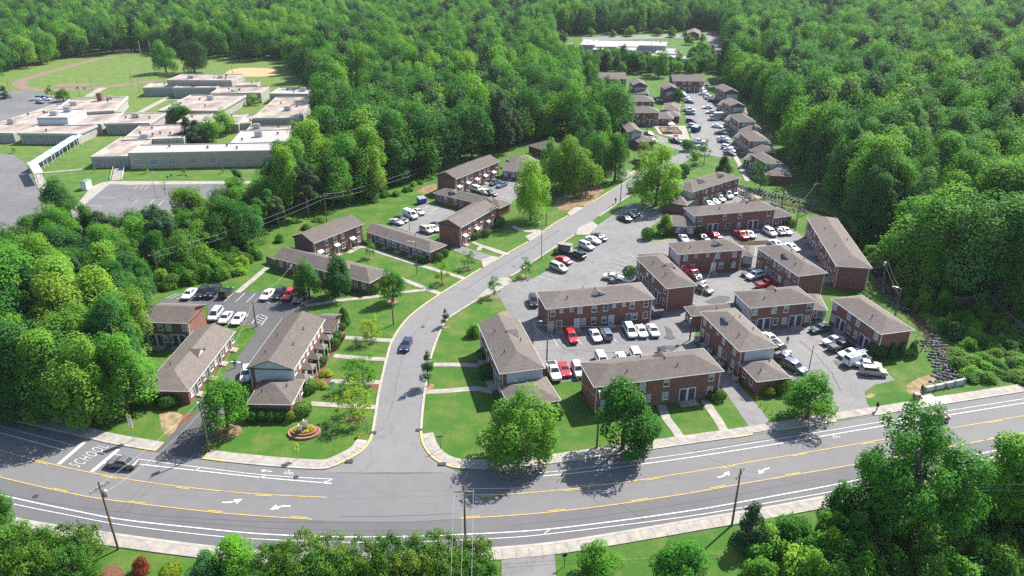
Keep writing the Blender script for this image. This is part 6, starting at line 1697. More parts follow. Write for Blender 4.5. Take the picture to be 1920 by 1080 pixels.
for key, base, ty, kind, lab, arm in [
    ('a', (222, 1030), 903, 'crosst', 'utility pole with crossarm and transformer on near left lawn', 1.0), ('b', (393, 847), 749, 'trans', 'utility pole with transformer beside dark driveway', 2.6), ('c', (873, 1018), 911, 'cross', 'utility pole with wide crossarm at bottom centre', 0.0), ('d', (1372, 985), 878, 'cross', 'utility pole beside dark cedar in right foreground', .9), ('e', (1119, 838), 746, 'arm', 'utility pole in front of dense round maple', 1.5),
    ('f', (481, 613), 564, 'pole', 'bare wooden pole at near row of dark lot', 0), ('g', (555, 547), 493, 'trans', 'pole with transformer behind red car', 2.4), ('h', (999, 646), 604, 'arm', 'lamp pole at left edge of main court', 0), ('i', (1025, 692), 633, 'pole', 'wooden pole beside white pickup', 0), ('j', (1293, 638), 593, 'trans', 'pole with transformer beside driveway block', 2.0),
    ('k', (1340, 508), 467, 'arm', 'pole with lamp in second court', .4), ('l', (1437, 524), 480, 'trans', 'leaning pole above red pickup', .5), ('m', (1677, 594), 541, 'arm', 'pole with lamp on creek bank behind creek-side block', 2.8), ('n', (1651, 547), 487, 'trans', 'pole with transformer at creek bend', 2.8), ('o', (1465, 390), 356, 'trans', 'pole with transformer beside chain fence', 0), ('p', (1522, 396), 340, 'cross', 'tall pole at edge of right wood', .5), ('q', (1491, 432), 378, 'pole', 'bare pole right of long block with red cars', 0),
    ('r', (842, 318), 288, 'cross', 'power line pole above gabled block nearest wood', .8), ('s', (613, 417), 362, 'cross', 'power line pole behind block with white awnings', .8), ('t', (300, 528), 470, 'cross', 'power line pole among slope shrubs', .8), ('u', (705, 372), 340, 'cross', 'power line pole midway along wood edge', .8),
    ('v', (1238, 300), 273, 'pole', 'pole by drive to far court', 0), ('w', (1214, 246), 233, 'pole', 'pole beside playground lawn', 0), ('x', (1237, 192), 180, 'pole', 'pole between far court blocks', 0), ('y', (1161, 180), 152, 'pole', 'tall pole standing on far lawn', 0)]:
    tops[key] = pole(base, ty, kind, lab, arm=arm)[1]
for base, ty, kind, lab, arm in [
    ((1015, 486), 422, 'lamp', 'tall lamp post left of mailbox kiosk', 2.0), ((1163, 381), 345, 'pole', 'wooden post by pedestrian on side street', 0), ((1024, 422), 399, 'pole', 'wooden post by driveway apron above side street', 0), ((738, 609), 552, 'pole', 'dark post on porch lawn', 0), ((782, 515), 453, 'lamp', 'tall lamp post on lawn before long row', 3.4), ((768, 432), 410, 'lamp', 'lamp post in small left lot', 3.4), ((1516, 696), 648, 'lamp', 'lamp post in right-hand court', .3), ((463, 738), 679, 'lamp', 'lamp post at end of porch block', 3.3),
    ((292, 367), 322, 'twin', 'twin-headed lamp on island of school lot', 2.5), ((248, 161), 129, 'lamp', 'floodlight post on track', 0), ((265, 187), 149, 'lamp', 'floodlight post before gymnasium', 0), ((22, 185), 148, 'lamp', 'lamp post at far left school lot', 0), ((151, 185), 150, 'lamp', 'lamp post behind school boiler wing, left', 0), ((175, 176), 142, 'lamp', 'lamp post behind school boiler wing, right', 0), ((285, 168), 140, 'lamp', 'lamp post left of gymnasium', 0), ((436, 137), 123, 'pole', 'thin post standing beside the infield', 0), ((1309, 250), 233, 'lamp', 'lamp post at left edge of far lot', 0), ((115, 398), 352, 'twin', 'twin-headed lamp hidden in round tree by bus loop', 0)]:
    pole(base, ty, kind, lab, 'lamp and light posts', arm=arm)
def wire(a, b, label, sag=.6, off=(0, 0, 0), rad=.02, mat=None):
    a, b = Vector(a) + Vector(off), Vector(b) + Vector(off)
    pts = [a.lerp(b, t / 14) - Vector((0, 0, sag * 4 * (t / 14) * (1 - t / 14))) for t in range(15)]
    o = MB().tube(pts, rad, 4).mesh('overhead_cable', mat or CABLE)
    return put(ob('overhead_cable', o), label, 'cable', 'overhead cables')
CABLE = plain('cable', (.30, .30, .30), .6, .1, 1, .3)
wire(tops['a'], tops['b'], 'upper cable crossing main road to driveway pole', .5, (0, 0, -.5)); wire(tops['a'], tops['b'], 'lower cable crossing main road to driveway pole', .9, (.3, .3, -1.9))
wire(tops['b'], tops['f'], 'cable from driveway pole to dark lot pole', 1.0, (0, 0, -.6))
for k, z in enumerate((-.4, -1.4)): wire(tops['c'], tops['d'], ['upper', 'lower'][k] + ' cable right of bottom centre pole', .8, (0, 0, z)); wire(tops['a'], tops['c'], ['upper', 'lower'][k] + ' cable left of bottom centre pole', 1.0, (0, 0, z)); wire(tops['d'], P(2050, 900, 12), ['upper', 'lower'][k] + ' cable leaving right foreground pole', 1.0, (0, 0, z))
for k, x in enumerate((-1.2, 0, 1.2)): wire(tops['c'] + Vector((x, 0, -.7)), Vector((-4 + x * .8, 20, 9.5)), ['left', 'middle', 'right'][k] + ' cable running from bottom centre pole towards camera', .4, rad=.02)
wire(tops['d'], tops['e'], 'upper cable from right foreground pole over main road', .8, (0, 0, -.4)); wire(tops['e'], tops['i'], 'cable from maple pole to court pole', .8, (0, 0, -.4)); wire(tops['i'], tops['h'], 'short cable between court poles', .3, (0, 0, -.3))
for k, z in enumerate((-.3, -1.6)):
    wr = ['upper', 'lower'][k]
    wire(tops['t'], tops['s'], wr + ' power line above slope shrubs', 1.2, (0, 0, z)); wire(tops['s'], tops['u'], wr + ' power line behind block with awnings', .6, (0, 0, z)); wire(tops['u'], tops['r'], wr + ' power line along wood edge', .9, (0, 0, z))
    wire(tops['n'], tops['l'], wr + ' cable from creek bend to second court', .8, (0, 0, z)); wire(tops['n'], tops['m'], wr + ' cable along creek bank', .4, (0, 0, z))
    wire(tops['o'], tops['p'], wr + ' cable beside right wood', .4, (0, 0, z))
wire(tops['j'], tops['k'], 'cable from driveway block pole to second court', .8, (0, 0, -.4)); wire(tops['k'], tops['l'], 'cable over second court', .5, (0, 0, -.3)); wire(tops['q'], tops['p'], 'cable from bare pole to wood edge pole', .4, (0, 0, -.3)); wire(tops['g'], tops['f'], 'cable between the two dark lot poles', .6, (0, 0, -.4)); wire(tops['h'], tops['j'], 'cable across main court', 1.0, (0, 0, -.5))
# ================================================================== PEOPLE
def person(px, d, label, shirt, legs, skin=(.12, .06, .035), stride=.32, bag=None):
    p = P(*px)
    bm = [(0, 0, .94), (0, 0, 1.18), (0, 0, 1.40), (0, .01, 1.52), (.01, 0, 1.66),      # pelvis chest neck head
          (.0, .20, 1.38), (-.06, .25, 1.10), (.06, .27, .86),                          # left arm
          (.0, -.20, 1.38), (.08, -.25, 1.10), (.22, -.24, .90),                        # right arm
          (.02, .10, .90), (stride * .6, .11, .50), (stride * .5, .11, .08), (stride * .5 + .16, .12, .04),
          (.0, -.10, .90), (-stride * .2, -.11, .48), (-stride, -.11, .10), (-stride + .14, -.12, .04), (.03, 0, 1.76)]
    ed = [(0, 1), (1, 2), (2, 3), (3, 4), (4, 19), (2, 5), (5, 6), (6, 7), (2, 8), (8, 9), (9, 10), (0, 11), (11, 12), (12, 13), (13, 14), (0, 15), (15, 16), (16, 17), (17, 18)]
    rad = [.15, .15, .14, .065, .105, .07, .055, .042, .07, .055, .042, .10, .075, .05, .045, .10, .075, .05, .045, .08]
    me = bpy.data.meshes.new('person_cage')
    me.from_pydata(bm, ed, [])
    o = bpy.data.objects.new('person_cage', me); col.objects.link(o)
    sk = o.modifiers.new('skin', 'SKIN'); sk.use_smooth_shade = True
    if not me.skin_vertices: me.attributes.new('skin', 'FLOAT', 'POINT')
    sv = me.skin_vertices[0].data if me.skin_vertices else None
    if sv:
        for i, r in enumerate(rad): sv[i].radius = (r, r * (1.25 if i in (0, 1, 2) else 1))
        sv[0].use_root = True
    ss = o.modifiers.new('sub', 'SUBSURF'); ss.levels = 1
    dg = bpy.context.evaluated_depsgraph_get(); dg.update()
    m2 = bpy.data.meshes.new_from_object(o.evaluated_get(dg))
    col.objects.unlink(o); bpy.data.objects.remove(o)
    m2.materials.clear()
    for nm, c in (('skin', skin), ('shirt', shirt), ('trousers', legs), ('hair', (.012, .01, .009)), ('shoes', (.03, .03, .03))):
        m2.materials.append(plain(f'{nm}_{label[:12]}', c, .8, .1, 3, .2))
    for pl in m2.polygons:
        c = pl.center
        pl.material_index = 4 if c.z < .1 else (2 if c.z < .96 and abs(c.y) < .2 else (0 if c.z < .98 else (1 if c.z < 1.46 else (3 if c.z > 1.72 or c.x < -.02 else 0))))
    return put(ob('person', m2, None, (p.x, p.y, .14), heading(px, d)), label, 'person')
person((1154, 382), (14, -9), 'person in dark clothes walking in middle of side street', (.02, .02, .025), (.02, .02, .03))
person((1475, 646), (8, 12), 'person in grey walking across right-hand court', (.16, .16, .17), (.05, .05, .06))
person((1643, 771), (-20, 4), 'person in black walking on far pavement of main road', (.012, .012, .015), (.05, .08, .14))
person((441, 690), (5, 14), 'person in dark clothes on stoop side of dark driveway', (.03, .03, .035), (.015, .015, .02), stride=.1)
person((1726, 738), (10, 6), 'person in black standing by bus stop bin', (.014, .012, .014), (.02, .02, .025), stride=.08)

# ================================================================== STREET FURNITURE AND SMALL THINGS
def dumpster(px, d, c, label, s=1.0):
    p = P(*px)
    r = put(empty('dumpster', (p.x, p.y, .06), heading(px, d), (s, s, s)), label, 'dumpster', 'dumpsters')
    b = MB().add([(-1.0, -.8, .1), (1.0, -.8, .1), (1.0, .8, .1), (-1.0, .8, .1), (-1.05, -.95, 1.35), (1.05, -.95, 1.35), (1.05, .95, 1.6), (-1.05, .95, 1.6)], [(0, 3, 2, 1), (0, 1, 5, 4), (1, 2, 6, 5), (2, 3, 7, 6), (3, 0, 4, 7), (4, 5, 6, 7)])
    for x in (-.6, 0, .6): b.box(x - .05, x + .05, -.97, -.8, .2, 1.3)
    b.box(-1.12, -1.02, -.5, .5, .7, .9).box(1.02, 1.12, -.5, .5, .7, .9)
    ob('bin', b.mesh('bin', COLOR), r, color=c)
    for x in (-.52, .52): ob('lid', MB().add([(x - .5, -.97, 1.37), (x + .5, -.97, 1.37), (x + .5, .95, 1.63), (x - .5, .95, 1.63), (x - .5, -.97, 1.42), (x + .5, -.97, 1.42), (x + .5, .95, 1.68), (x - .5, .95, 1.68)], [(0, 3, 2, 1), (4, 5, 6, 7), (0, 1, 5, 4), (1, 2, 6, 5), (2, 3, 7, 6), (3, 0, 4, 7)]).mesh('lid', DARKM if c[0] > .06 else METAL), r)
dumpster((791, 381), (17, -3), (.03, .09, .30), 'bright blue dumpster on grass above small left lot', 1.15)
dumpster((1230, 592), (20, -3), (.07, .085, .15), 'grey-blue dumpster at right end of long block', 1.15)
dumpster((271, 562), (10, 3), (.05, .11, .28), 'blue dumpster behind gable left of dark lot')
dumpster((1304, 247), (14, 3), (.03, .06, .20), 'dark blue dumpster in far lot', 1.5)

p = P(1059, 474)
k = put(empty('mailbox_kiosk', (p.x, p.y, 0), heading((1059, 474), (20, 3))), 'white roofed mailbox kiosk beside street-side lot', 'kiosk')
ob('cabinet', MB().box(-1.5, 1.5, -.3, .3, .5, 1.9).mesh('cabinet', MATS['door_grey']), k)
ob('roof', MB().box(-1.9, 1.9, -1.0, .8, 2.35, 2.5).mesh('kiosk_roof', FLATR), k)
for x in (-1.7, 1.6): ob('side_panel', MB().box(x, x + .12, -.8, .6, 0, 2.35).mesh('side_panel', TRIM), k)
ob('back_panel', MB().box(-1.58, 1.6, .45, .6, 0, 2.35).mesh('back_panel', TRIM), k)

# oval raised flower bed with sign stones
p = P(571, 812)
fb = put(empty('flower_bed', (p.x, p.y, 0)), 'oval brick flower bed with yellow flowers and sign pillars', 'flower bed')
def oval(a, b, z0, z1, t, mat, nm):
    v, f = [], []
    n = 40
    for i in range(n):
        c, s = math.cos(2 * math.pi * i / n), math.sin(2 * math.pi * i / n)
        v += [(a * c, b * s, z0), (a * c, b * s, z1), ((a - t) * c, (b - t) * s, z1), ((a - t) * c, (b - t) * s, z0)]
    for i in range(n):
        j = (i + 1) % n
        for q in range(3): f.append((i * 4 + q, j * 4 + q, j * 4 + q + 1, i * 4 + q + 1))
    return ob(nm, mk(nm, v, f, mat), fb)
BEDB = m_brick('bed_brick', (.26, .12, .075), (.32, .16, .10), (.3, .24, .2))
oval(2.6, 1.9, 0, .35, .4, BEDB, 'outer_wall'); oval(2.0, 1.35, .3, .65, .3, BEDB, 'inner_wall')
v = [(1.75 * math.cos(2 * math.pi * i / 24), 1.1 * math.sin(2 * math.pi * i / 24), .58) for i in range(24)]
ob('soil', mk('soil', v, [tuple(range(24))], MULCH), fb)
v = [(2.3 * math.cos(2 * math.pi * i / 24), 1.6 * math.sin(2 * math.pi * i / 24), .28) for i in range(24)]
ob('soil', mk('soil', v, [tuple(range(24))], MULCH), fb)
for x, y, hh in ((-.35, -.45, 1.3), (.3, .25, 1.7)):
    q = ob('pillar', MB().box(-.28, .28, -.24, .24, .5, .5 + hh).mesh('pillar', BRICK), fb, (x, y, 0))
    ob('sign_plate', MB().box(-.34, -.285, -.3, .3, .75, .5 + hh + .15).box(-.3, .3, -.29, -.245, 1.1, .5 + hh + .1).mesh('sign_plate', TRIM), q)
rng = np.random.default_rng(5)
n = 1500
t, rr = rng.uniform(0, 6.28, n), np.sqrt(rng.uniform(.05, 1, n))
pos = np.stack([1.65 * rr * np.cos(t), 1.0 * rr * np.sin(t), .65 + rng.uniform(0, .3, n)], 1)
nr = rng.normal(size=(n, 3)) * .5 + np.array([0, 0, 1]); nr /= np.linalg.norm(nr, axis=1)[:, None]
FLOW = m_leaf('yellow_flowers', ((.16, .20, .02), (.38, .34, .03), (.62, .50, .05)), .25, .1)
put(ob('flowers', build_leaves('flowers', [leaf_mesh('f', pos, nr, .16 * rng.uniform(.7, 1.3, n), rng.uniform(0, 1, n), None, rng)], FLOW), fb), kind='stuff')

def sign(px, h, label, faces, d=(20, 0), pc=METAL, name='road_sign'):
    q = P(*px)
    r = put(empty(name, (q.x, q.y, .02), heading(px, d)), label, 'sign')
    ob('post', MB().tube([(0, 0, 0), (0, 0, h)], .05, 6).mesh('post', pc), r)
    for pts, z, c, nm in faces:
        v = [(x, -.07, z + y) for x, y in pts] + [(x, -.04, z + y) for x, y in pts]
        m = len(pts)
        f = [tuple(range(m)), tuple(range(m, 2 * m))[::-1]] + [(i, i + m, (i + 1) % m + m, (i + 1) % m) for i in range(m)]
        ob(nm, mk(nm, v, f, COLOR), r, color=c)
    return r
YG, WH_, RD = (.62, .80, .02), (.75, .75, .75), (.5, .02, .02)
octo = [(.42 * math.cos(R(22.5 + 45 * i)), .42 * math.sin(R(22.5 + 45 * i))) for i in range(8)]
rec = lambda a, b: [(-a, -b), (a, -b), (a, b), (-a, b)]
s1 = sign((559, 862), 3.0, 'fluorescent yellow-green school crossing sign before flower bed', [([(-.5, -.4), (.5, -.4), (.5, .25), (0, .6), (-.5, .25)], 2.5, YG, 'sign_face'), (rec(.45, .25), 1.75, YG, 'arrow_plate')], (-20, -8))
for ch in s1.children:
    if ch.name.startswith('sign_face'): ob('walker_symbol', MB().box(-.2, -.1, -.08, -.072, -.2 + 2.4, 2.75).box(.08, .18, -.08, -.072, 2.2, 2.65).lathe([(.01, 2.8), (.05, 2.85), (.01, 2.9)], 6, 0, -.15, -.076).mesh('walker_symbol', DARKM), ch)
s2 = sign((252, 826), 5.4, 'tall school speed sign with yellow panel and beacon', [(rec(.45, .85), 3.4, WH_, 'sign_face'), (rec(.48, .3), 4.55, (.75, .5, .02), 'school_plate'), (rec(.42, .25), 2.2, (.75, .5, .02), 'flash_plate'), (rec(.6, .12), 5.3, DARKM and (.02, .02, .02), 'solar_panel')], (-18, -6), PARAP)
sign((689, 812), 2.6, 'stop sign seen from behind at street corner', [(octo, 2.2, (.35, .33, .31), 'sign_face')], (12, 20), DARKM)
sign((826, 843), 2.6, 'dark street name sign on corner lawn', [(rec(.5, .11), 2.5, (.01, .06, .05), 'name_plate')], (20, -3), DARKM)
sign((1058, 1062), 2.0, 'small dark sign beside foreground driveway', [(rec(.3, .22), 1.9, (.02, .02, .02), 'sign_face')], (20, -3), DARKM)
sign((505, 738), 1.2, 'small white sign in porch garden bed', [(rec(.55, .3), .95, (.5, .52, .55), 'sign_face')], (20, -3), DARKM)
bpy.data.objects['road_sign.005'].location = P(505 + 0, 738) if False else P(506, 738)
sg = [o for o in bpy.data.objects if o.get('label') == 'small white sign in porch garden bed'][0]; sg.location = P(622, 727)
sign((316, 341), 1.8, 'middle small sign on school lawn', [(rec(.3, .4), 1.6, (.05, .1, .2), 'sign_face')], (20, 0)); sign((323, 338), 1.8, 'left small sign on school lawn', [(rec(.3, .4), 1.6, (.05, .1, .2), 'sign_face')], (20, 0)) ; sign((350, 338), 1.8, 'right small sign on school lawn', [(rec(.3, .4), 1.6, (.05, .1, .2), 'sign_face')], (20, 0))
# fire hydrant
q = P(671, 820)
hy = put(empty('fire_hydrant', (q.x, q.y, 0)), 'yellow fire hydrant on corner lawn', 'hydrant')
HYD = plain('hydrant_yellow', (.72, .50, .03), .5, .1, 2, .3)
ob('barrel', MB().lathe([(.2, 0), (.2, .08), (.13, .1), (.13, .55), (.18, .57), (.18, .62), (.14, .7), (.05, .82)], 12).mesh('barrel', HYD, True), hy)
for a in (0, 2.1, 4.2): ob('nozzle', MB().tube([(0, 0, 0), (.22 * math.cos(a), .22 * math.sin(a), 0)], .07, 8).mesh('nozzle', HYD), hy, (0, 0, .42))
# yellow posts
POSTM = MB().lathe([(.07, 0), (.07, .9), (.03, .95)], 8).mesh('yellow_post', HYD)
for i, px in enumerate([(1418, 752), (1426, 761), (1437, 768), (1447, 776)]): put(ob('bollard', POSTM, None, P(*px)), ['first', 'second', 'third', 'fourth'][i] + ' yellow post from wing, beside narrow driveway', 'bollard', 'yellow driveway posts')
for i, px in enumerate([(468, 622), (462, 632), (456, 640), (452, 616), (467, 616)]): put(ob('bollard', POSTM, None, P(*px)), ['first', 'second', 'third', 'fourth', 'fifth'][i] + ' yellow post by dark lot driveway', 'bollard', 'yellow dark lot posts')
# bus stop bin, parapet wall over creek, low box
q = P(1717, 750)
tb = put(empty('litter_bin', (q.x, q.y, .1)), 'square litter bin beside bus stop pad', 'bin')
ob('bin', MB().box(-.45, .45, -.45, .45, 0, 1.1).mesh('bin', MATS['dirt']), tb); ob('lid', MB().box(-.5, .5, -.5, .5, 1.1, 1.25).mesh('lid', CONC), tb)
a, b = P(1733, 735), P(1806, 719)
d = b - a
hw = put(empty('headwall', (a.x, a.y, 0), math.atan2(d.y, d.x)), 'pale concrete headwall over creek culvert by pavement', 'wall')
for i in range(4): ob('wall_panel', MB().box(d.length * i / 4 + .05, d.length * (i + 1) / 4 - .05, -.2, .2, -1, 1.0).mesh('wall_panel', CONCW), hw)
for i in range(5): ob('pier', MB().box(d.length * i / 4 - .15, d.length * i / 4 + .15, -.3, .3, -1, 1.1).mesh('pier', CONC), hw)
# air conditioners and wheeled bins behind the blocks
AC = MB().box(-.45, .45, -.45, .45, 0, .85).mesh('ac_case', PARAP); ACF = MB().lathe([(.36, .85), (.36, .9), (.05, .92)], 12).mesh('ac_fan', DARKM)
for i, (px, w) in enumerate([((1033, 621), 'left corner of long block'), ((1058, 613), 'first door of long block'), ((1064, 613), 'second door of long block'), ((1102, 612), 'third door of long block'), ((1143, 611), 'fourth door of long block'), ((1158, 607), 'fifth door of long block'), ((1164, 607), 'sixth door of long block'), ((1187, 598), 'seventh door of long block'), ((1192, 598), 'last door of long block'), ((1306, 640), 'driveway block upper end'), ((1330, 660), 'driveway block second door'), ((1352, 685), 'driveway block third door'), ((1370, 700), 'driveway block fourth door'), ((1378, 712), 'driveway block lower end')]):
    q = P(*px)
    r = put(empty('air_conditioner', (q.x, q.y, .05)), f'pale air conditioner at {w}', 'air conditioner', 'air conditioners')
    ob('case', AC, r); ob('fan_grille', ACF, r)
# brick utility box by far drive
q = P(1200, 305)
bx = put(empty('brick_enclosure', (q.x, q.y, 0)), 'low brick bin enclosure beside drive to far court', 'enclosure')
for e in ((-2, 2, -1.6, -1.4), (-2, -1.8, -1.4, 1.5), (1.8, 2, -1.4, 1.5)): ob('wall', MB().box(*e, 0, 1.7).mesh('wall', BRICK), bx, color=(1, 1, 1))
# playground
q = P(1258, 248)
pg = put(empty('playground', (q.x, q.y, .1)), 'timber-edged playground with climbing tower in far court', 'playground')
a, b, c, e = [P(*t) - q for t in ((1236, 240), (1270, 240), (1279, 252), (1244, 252))]
sheet('mulch_surface', [a, b, c, e], .09, MATS['dirt'], None, pg)
for u, w in ((a, b), (b, c), (c, e), (e, a)): ob('timber_edge', MB().tube([u + Vector((0, 0, .15)), w + Vector((0, 0, .15))], .18, 4).mesh('timber_edge', MULCH), pg)
for x, y in ((-1, -1), (1, -1), (1, 1), (-1, 1)): ob('tower_post', MB().box(x - .08, x + .08, y - .08, y + .08, 0, 3.2).mesh('tower_post', TRIM), pg)
ob('platform', MB().box(-1.1, 1.1, -1.1, 1.1, 1.3, 1.45).mesh('platform', DARKM), pg); ob('tower_roof', MB().add([(-1.4, -1.4, 3.2), (1.4, -1.4, 3.2), (1.4, 1.4, 3.2), (-1.4, 1.4, 3.2), (0, 0, 4.3)], [(0, 1, 4), (1, 2, 4), (2, 3, 4), (3, 0, 4), (0, 3, 2, 1)]).mesh('tower_roof', TRIM), pg)
ob('slide', MB().add([(1.1, -.4, 1.4), (1.1, .4, 1.4), (4.2, .4, .2), (4.2, -.4, .2), (1.1, -.4, 1.7), (4.2, -.4, .5)], [(0, 3, 2, 1), (0, 4, 5, 3)]).mesh('slide', METAL), pg); ob('climbing_frame', MB().tube([(-1, -1, 1.4), (-3.5, -1, 0)], .08, 5).tube([(-1, 1, 1.4), (-3.5, 1, 0)], .08, 5).tube([(-2, -1, .8), (-2, 1, .8)], .06, 5).mesh('climbing_frame', DARKM), pg)
def bench(px, d, label, c=(.2, .17, .14)):
    q = P(*px)
    r = put(empty('bench', (q.x, q.y, .05), heading(px, d)), label, 'bench')
    ob('seat', MB().box(-.9, .9, -.22, .22, .42, .5).mesh('seat', WOODG), r); ob('backrest', MB().box(-.9, .9, .22, .28, .55, .95).mesh('backrest', WOODG), r)
    for x in (-.75, .75): ob('leg', MB().box(x - .05, x + .05, -.2, .25, 0, .45).mesh('leg', DARKM), r)
bench((1267, 258.5), (14, 0), 'dark bench below the playground')
for i, px in enumerate([(145, 167), (158, 167.5)]): bench(px, (14, 1), ['left', 'right'][i] + ' team bench beside running track')
# backstop and goal posts at the field
q = P(236, 106)
bs = put(empty('backstop', (q.x, q.y, 0)), 'chain-link backstop at far end of sports field', 'backstop')
for x in np.linspace(-5, 5, 6): ob('post', MB().tube([(x, 0, 0), (x, 0, 4)], .08, 5).mesh('post', METAL), bs)
for z in (1.3, 2.6, 3.95): ob('rail', MB().tube([(-5, 0, z), (5, 0, z)], .06, 5).mesh('rail', METAL), bs)
q = P(274, 103)
gp = put(empty('goal_post', (q.x, q.y, 0)), 'white goal posts at end of sports field', 'goal')
for x in (-3.4, 3.4): ob('upright', MB().tube([(x, 0, 0), (x, 0, 9)], .12, 6).mesh('upright', TRIM), gp)
ob('crossbar', MB().tube([(-3.4, 0, 1.2), (3.4, 0, 1.2)], .12, 6).mesh('crossbar', YELLOW), gp)
# transmission tower
q = P(372, 36)
tw = put(empty('lattice_tower', (q.x, q.y, 0)), 'steel lattice pylon above distant trees', 'pylon')
for x, y in ((-1, -1), (1, -1), (1, 1), (-1, 1)): ob('leg', MB().tube([(x * 3.2, y * 3.2, 0), (x * .5, y * .5, 42)], .22, 4).mesh('leg', METAL), tw)
for i in range(9):
    z0, z1 = i * 4.4, (i + 1) * 4.4
    w0, w1 = 3.2 - 2.7 * z0 / 42, 3.2 - 2.7 * z1 / 42
    ob('brace', MB().tube([(-w0, -w0, z0), (w1, -w1, z1)], .1, 4).tube([(w0, -w0, z0), (-w1, -w1, z1)], .1, 4).tube([(-w0, w0, z0), (w1, w1, z1)], .1, 4).mesh('brace', METAL), tw)
for z in (30, 36): ob('arm', MB().tube([(-6, 0, z), (0, 0, z + .8), (6, 0, z)], .15, 4).mesh('arm', METAL), tw)
# fences
def fence(pts, label, h=1.5, board=False, name='chain_link_fence', sp=2.5):
    w = smooth(PW(pts), sp)
    r = put(empty(name, (w[0].x, w[0].y, 0)), label, 'fence')
    o = Vector((w[0].x, w[0].y, 0))
    pm = MB().tube([(0, 0, -.3), (0, 0, h)], .06 if board else .04, 5).mesh('post', WOODG if board else DARKM)
    for q in w: ob('post', pm, r, q - o)
    for u, v_ in zip(w, w[1:]):
        if board:
            dd = v_ - u
            m = MB()
            n = max(3, int(dd.length / .3))
            for k in range(n): m.box(dd.length * k / n + .01, dd.length * (k + 1) / n - .01, -.03, .03, .02, h + .08 * ((k * 7) % 3) / 3)
            ob('board_panel', m.mesh('board_panel', WOODG), r, u - o, math.atan2(dd.y, dd.x))
        else:
            for z in (.12, h - .04): ob('rail', MB().tube([u - o + Vector((0, 0, z)), v_ - o + Vector((0, 0, z))], .025, 4).mesh('rail', DARKM), r)
            m = MB()
            n = max(3, int((v_ - u).length / .35))
            for k in range(n):
                s0, s1 = (u - o).lerp(v_ - o, k / n), (u - o).lerp(v_ - o, (k + 1) / n)
                m.tube([s0 + Vector((0, 0, .12)), s1 + Vector((0, 0, h - .05))], .008, 3, cap=False).tube([s1 + Vector((0, 0, .12)), s0 + Vector((0, 0, h - .05))], .008, 3, cap=False)
            ob('wire_mesh', m.mesh('wire_mesh', DARKM), r)
fence([(1375, 356), (1400, 367), (1430, 379), (1465, 391), (1500, 403), (1535, 410)], 'chain-link fence along creek above yard lot')
fence([(1680, 592), (1700, 608), (1722, 628), (1738, 642), (1727, 660), (1712, 650)], 'chain-link fence behind creek-side block', 1.6)
fence([(1775, 565), (1795, 572), (1850, 567), (1868, 580), (1890, 605), (1925, 632)], 'weathered wooden board fence in thicket right of creek', 1.9, True, 'wooden_fence')
fence([(1780, 487), (1820, 490), (1925, 487)], 'wooden board fence under right wood', 1.9, True, 'wooden_fence')
fence([(500, 492), (518, 500)], 'short pale fence at end of low row', 1.7, True, 'wooden_fence')
# riprap stones along the creek
rs = random.Random(3)
st_ = MB()
def stones(pts, n, width, s=(.25, .6)):
    w = smooth(PW(pts), 1.0)
    ns = normals(w)
    for _ in range(n):
        i = rs.randrange(len(w))
        q = w[i] + ns[i] * rs.uniform(-width, width)
        r = rs.uniform(*s)
        k = len(st_.v)
        ra = rs.uniform(0, 3.14); ca, sa = math.cos(ra), math.sin(ra)
        ex = rs.uniform(.7, 1.1)
        for sx, sy, sz in ((-1, -1, -1), (1, -1, -1), (1, 1, -1), (-1, 1, -1), (-.7, -.7, 1), (.7, -.7, 1), (.7, .7, 1), (-.7, .7, 1)):
            lx, ly = sx * r * ex * rs.uniform(.6, 1), sy * r * rs.uniform(.6, 1)
            st_.v.append((q.x + lx * ca - ly * sa, q.y + lx * sa + ly * ca, .12 + sz * r * .75 * rs.uniform(.3, 1.1)))
        for f in ((4, 5, 6, 7), (0, 1, 5, 4), (1, 2, 6, 5), (2, 3, 7, 6), (3, 0, 4, 7)): st_.f.append(tuple(k + j for j in f)); st_.m.append(0)
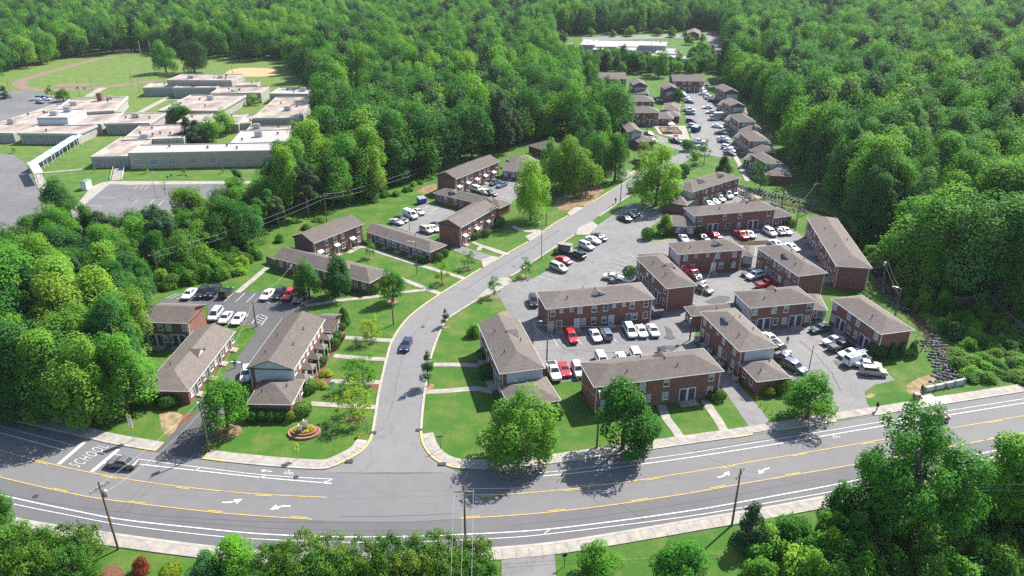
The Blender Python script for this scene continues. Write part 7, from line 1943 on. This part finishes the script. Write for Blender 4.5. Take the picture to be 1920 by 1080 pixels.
stones([(1738, 640), (1750, 655), (1760, 672), (1768, 690), (1772, 706), (1760, 722)], 260, 2.0, (.12, .34))
stones([(1745, 628), (1772, 660), (1782, 690), (1780, 712)], 110, 1.2, (.12, .35))
stones([(1340, 338), (1400, 355), (1470, 370), (1530, 383)], 380, 1.6, (.2, .5))
stones([(1345, 350), (1400, 372), (1470, 392), (1510, 396)], 200, 1.6, (.2, .5))
stones([(1640, 505), (1665, 550), (1690, 580)], 90, 1.8, (.2, .4))
put(ob('riprap_stones', st_.mesh('riprap_stones', STONE)), 'grey riprap stones lining the creek', 'stones', kind='stuff')
# drain grates, manhole covers
for i, (px, s) in enumerate([((700, 812), .5), ((786, 807), .5), ((655, 866), .6), ((829, 871), .6), ((693, 607), .4)]):
    q = P(*px)
    put(ob('drain_grate', MB().box(-s, s, -s * .6, s * .6, 0, .03).mesh('drain_grate', DARKM), None, (q.x, q.y, .14)), ['left corner storm drain grate in side street kerb', 'right corner storm drain grate in side street kerb', 'dark tactile plate on left corner ramp', 'dark tactile plate on right corner ramp', 'drain cover on porch lawn'][i], 'grate')
for i, (px, w) in enumerate([((555, 895), 'near bicycle symbol'), ((67, 931), 'at left of main road'), ((793, 613), 'in side street bend'), ((1391, 749), 'in narrow driveway')]):
    q = P(*px)
    put(ob('manhole_cover', MB().lathe([(.38, 0), (.38, .012), (.02, .013)], 16).mesh('manhole_cover', DARKM), None, (q.x, q.y, .06)), f'round manhole cover {w}', 'manhole cover')
# ================================================================== HAZE
hm = bpy.data.materials.new('haze_air')
hm.use_nodes = True
hn = hm.node_tree
hn.nodes.clear()
ho = hn.nodes.new('ShaderNodeOutputMaterial')
hv = hn.nodes.new('ShaderNodeVolumePrincipled')
hv.inputs['Color'].default_value = (.80, .88, 1.0, 1)
hv.inputs['Density'].default_value = .000055
hv.inputs['Anisotropy'].default_value = .1
hn.links.new(hv.outputs[0], ho.inputs['Volume'])
hz = MB().box(-3100, 3100, -420, 4400, -3, 74).mesh('haze', hm)
put(ob('haze', hz), 'thin blue summer haze over the whole place', 'haze', kind='stuff')
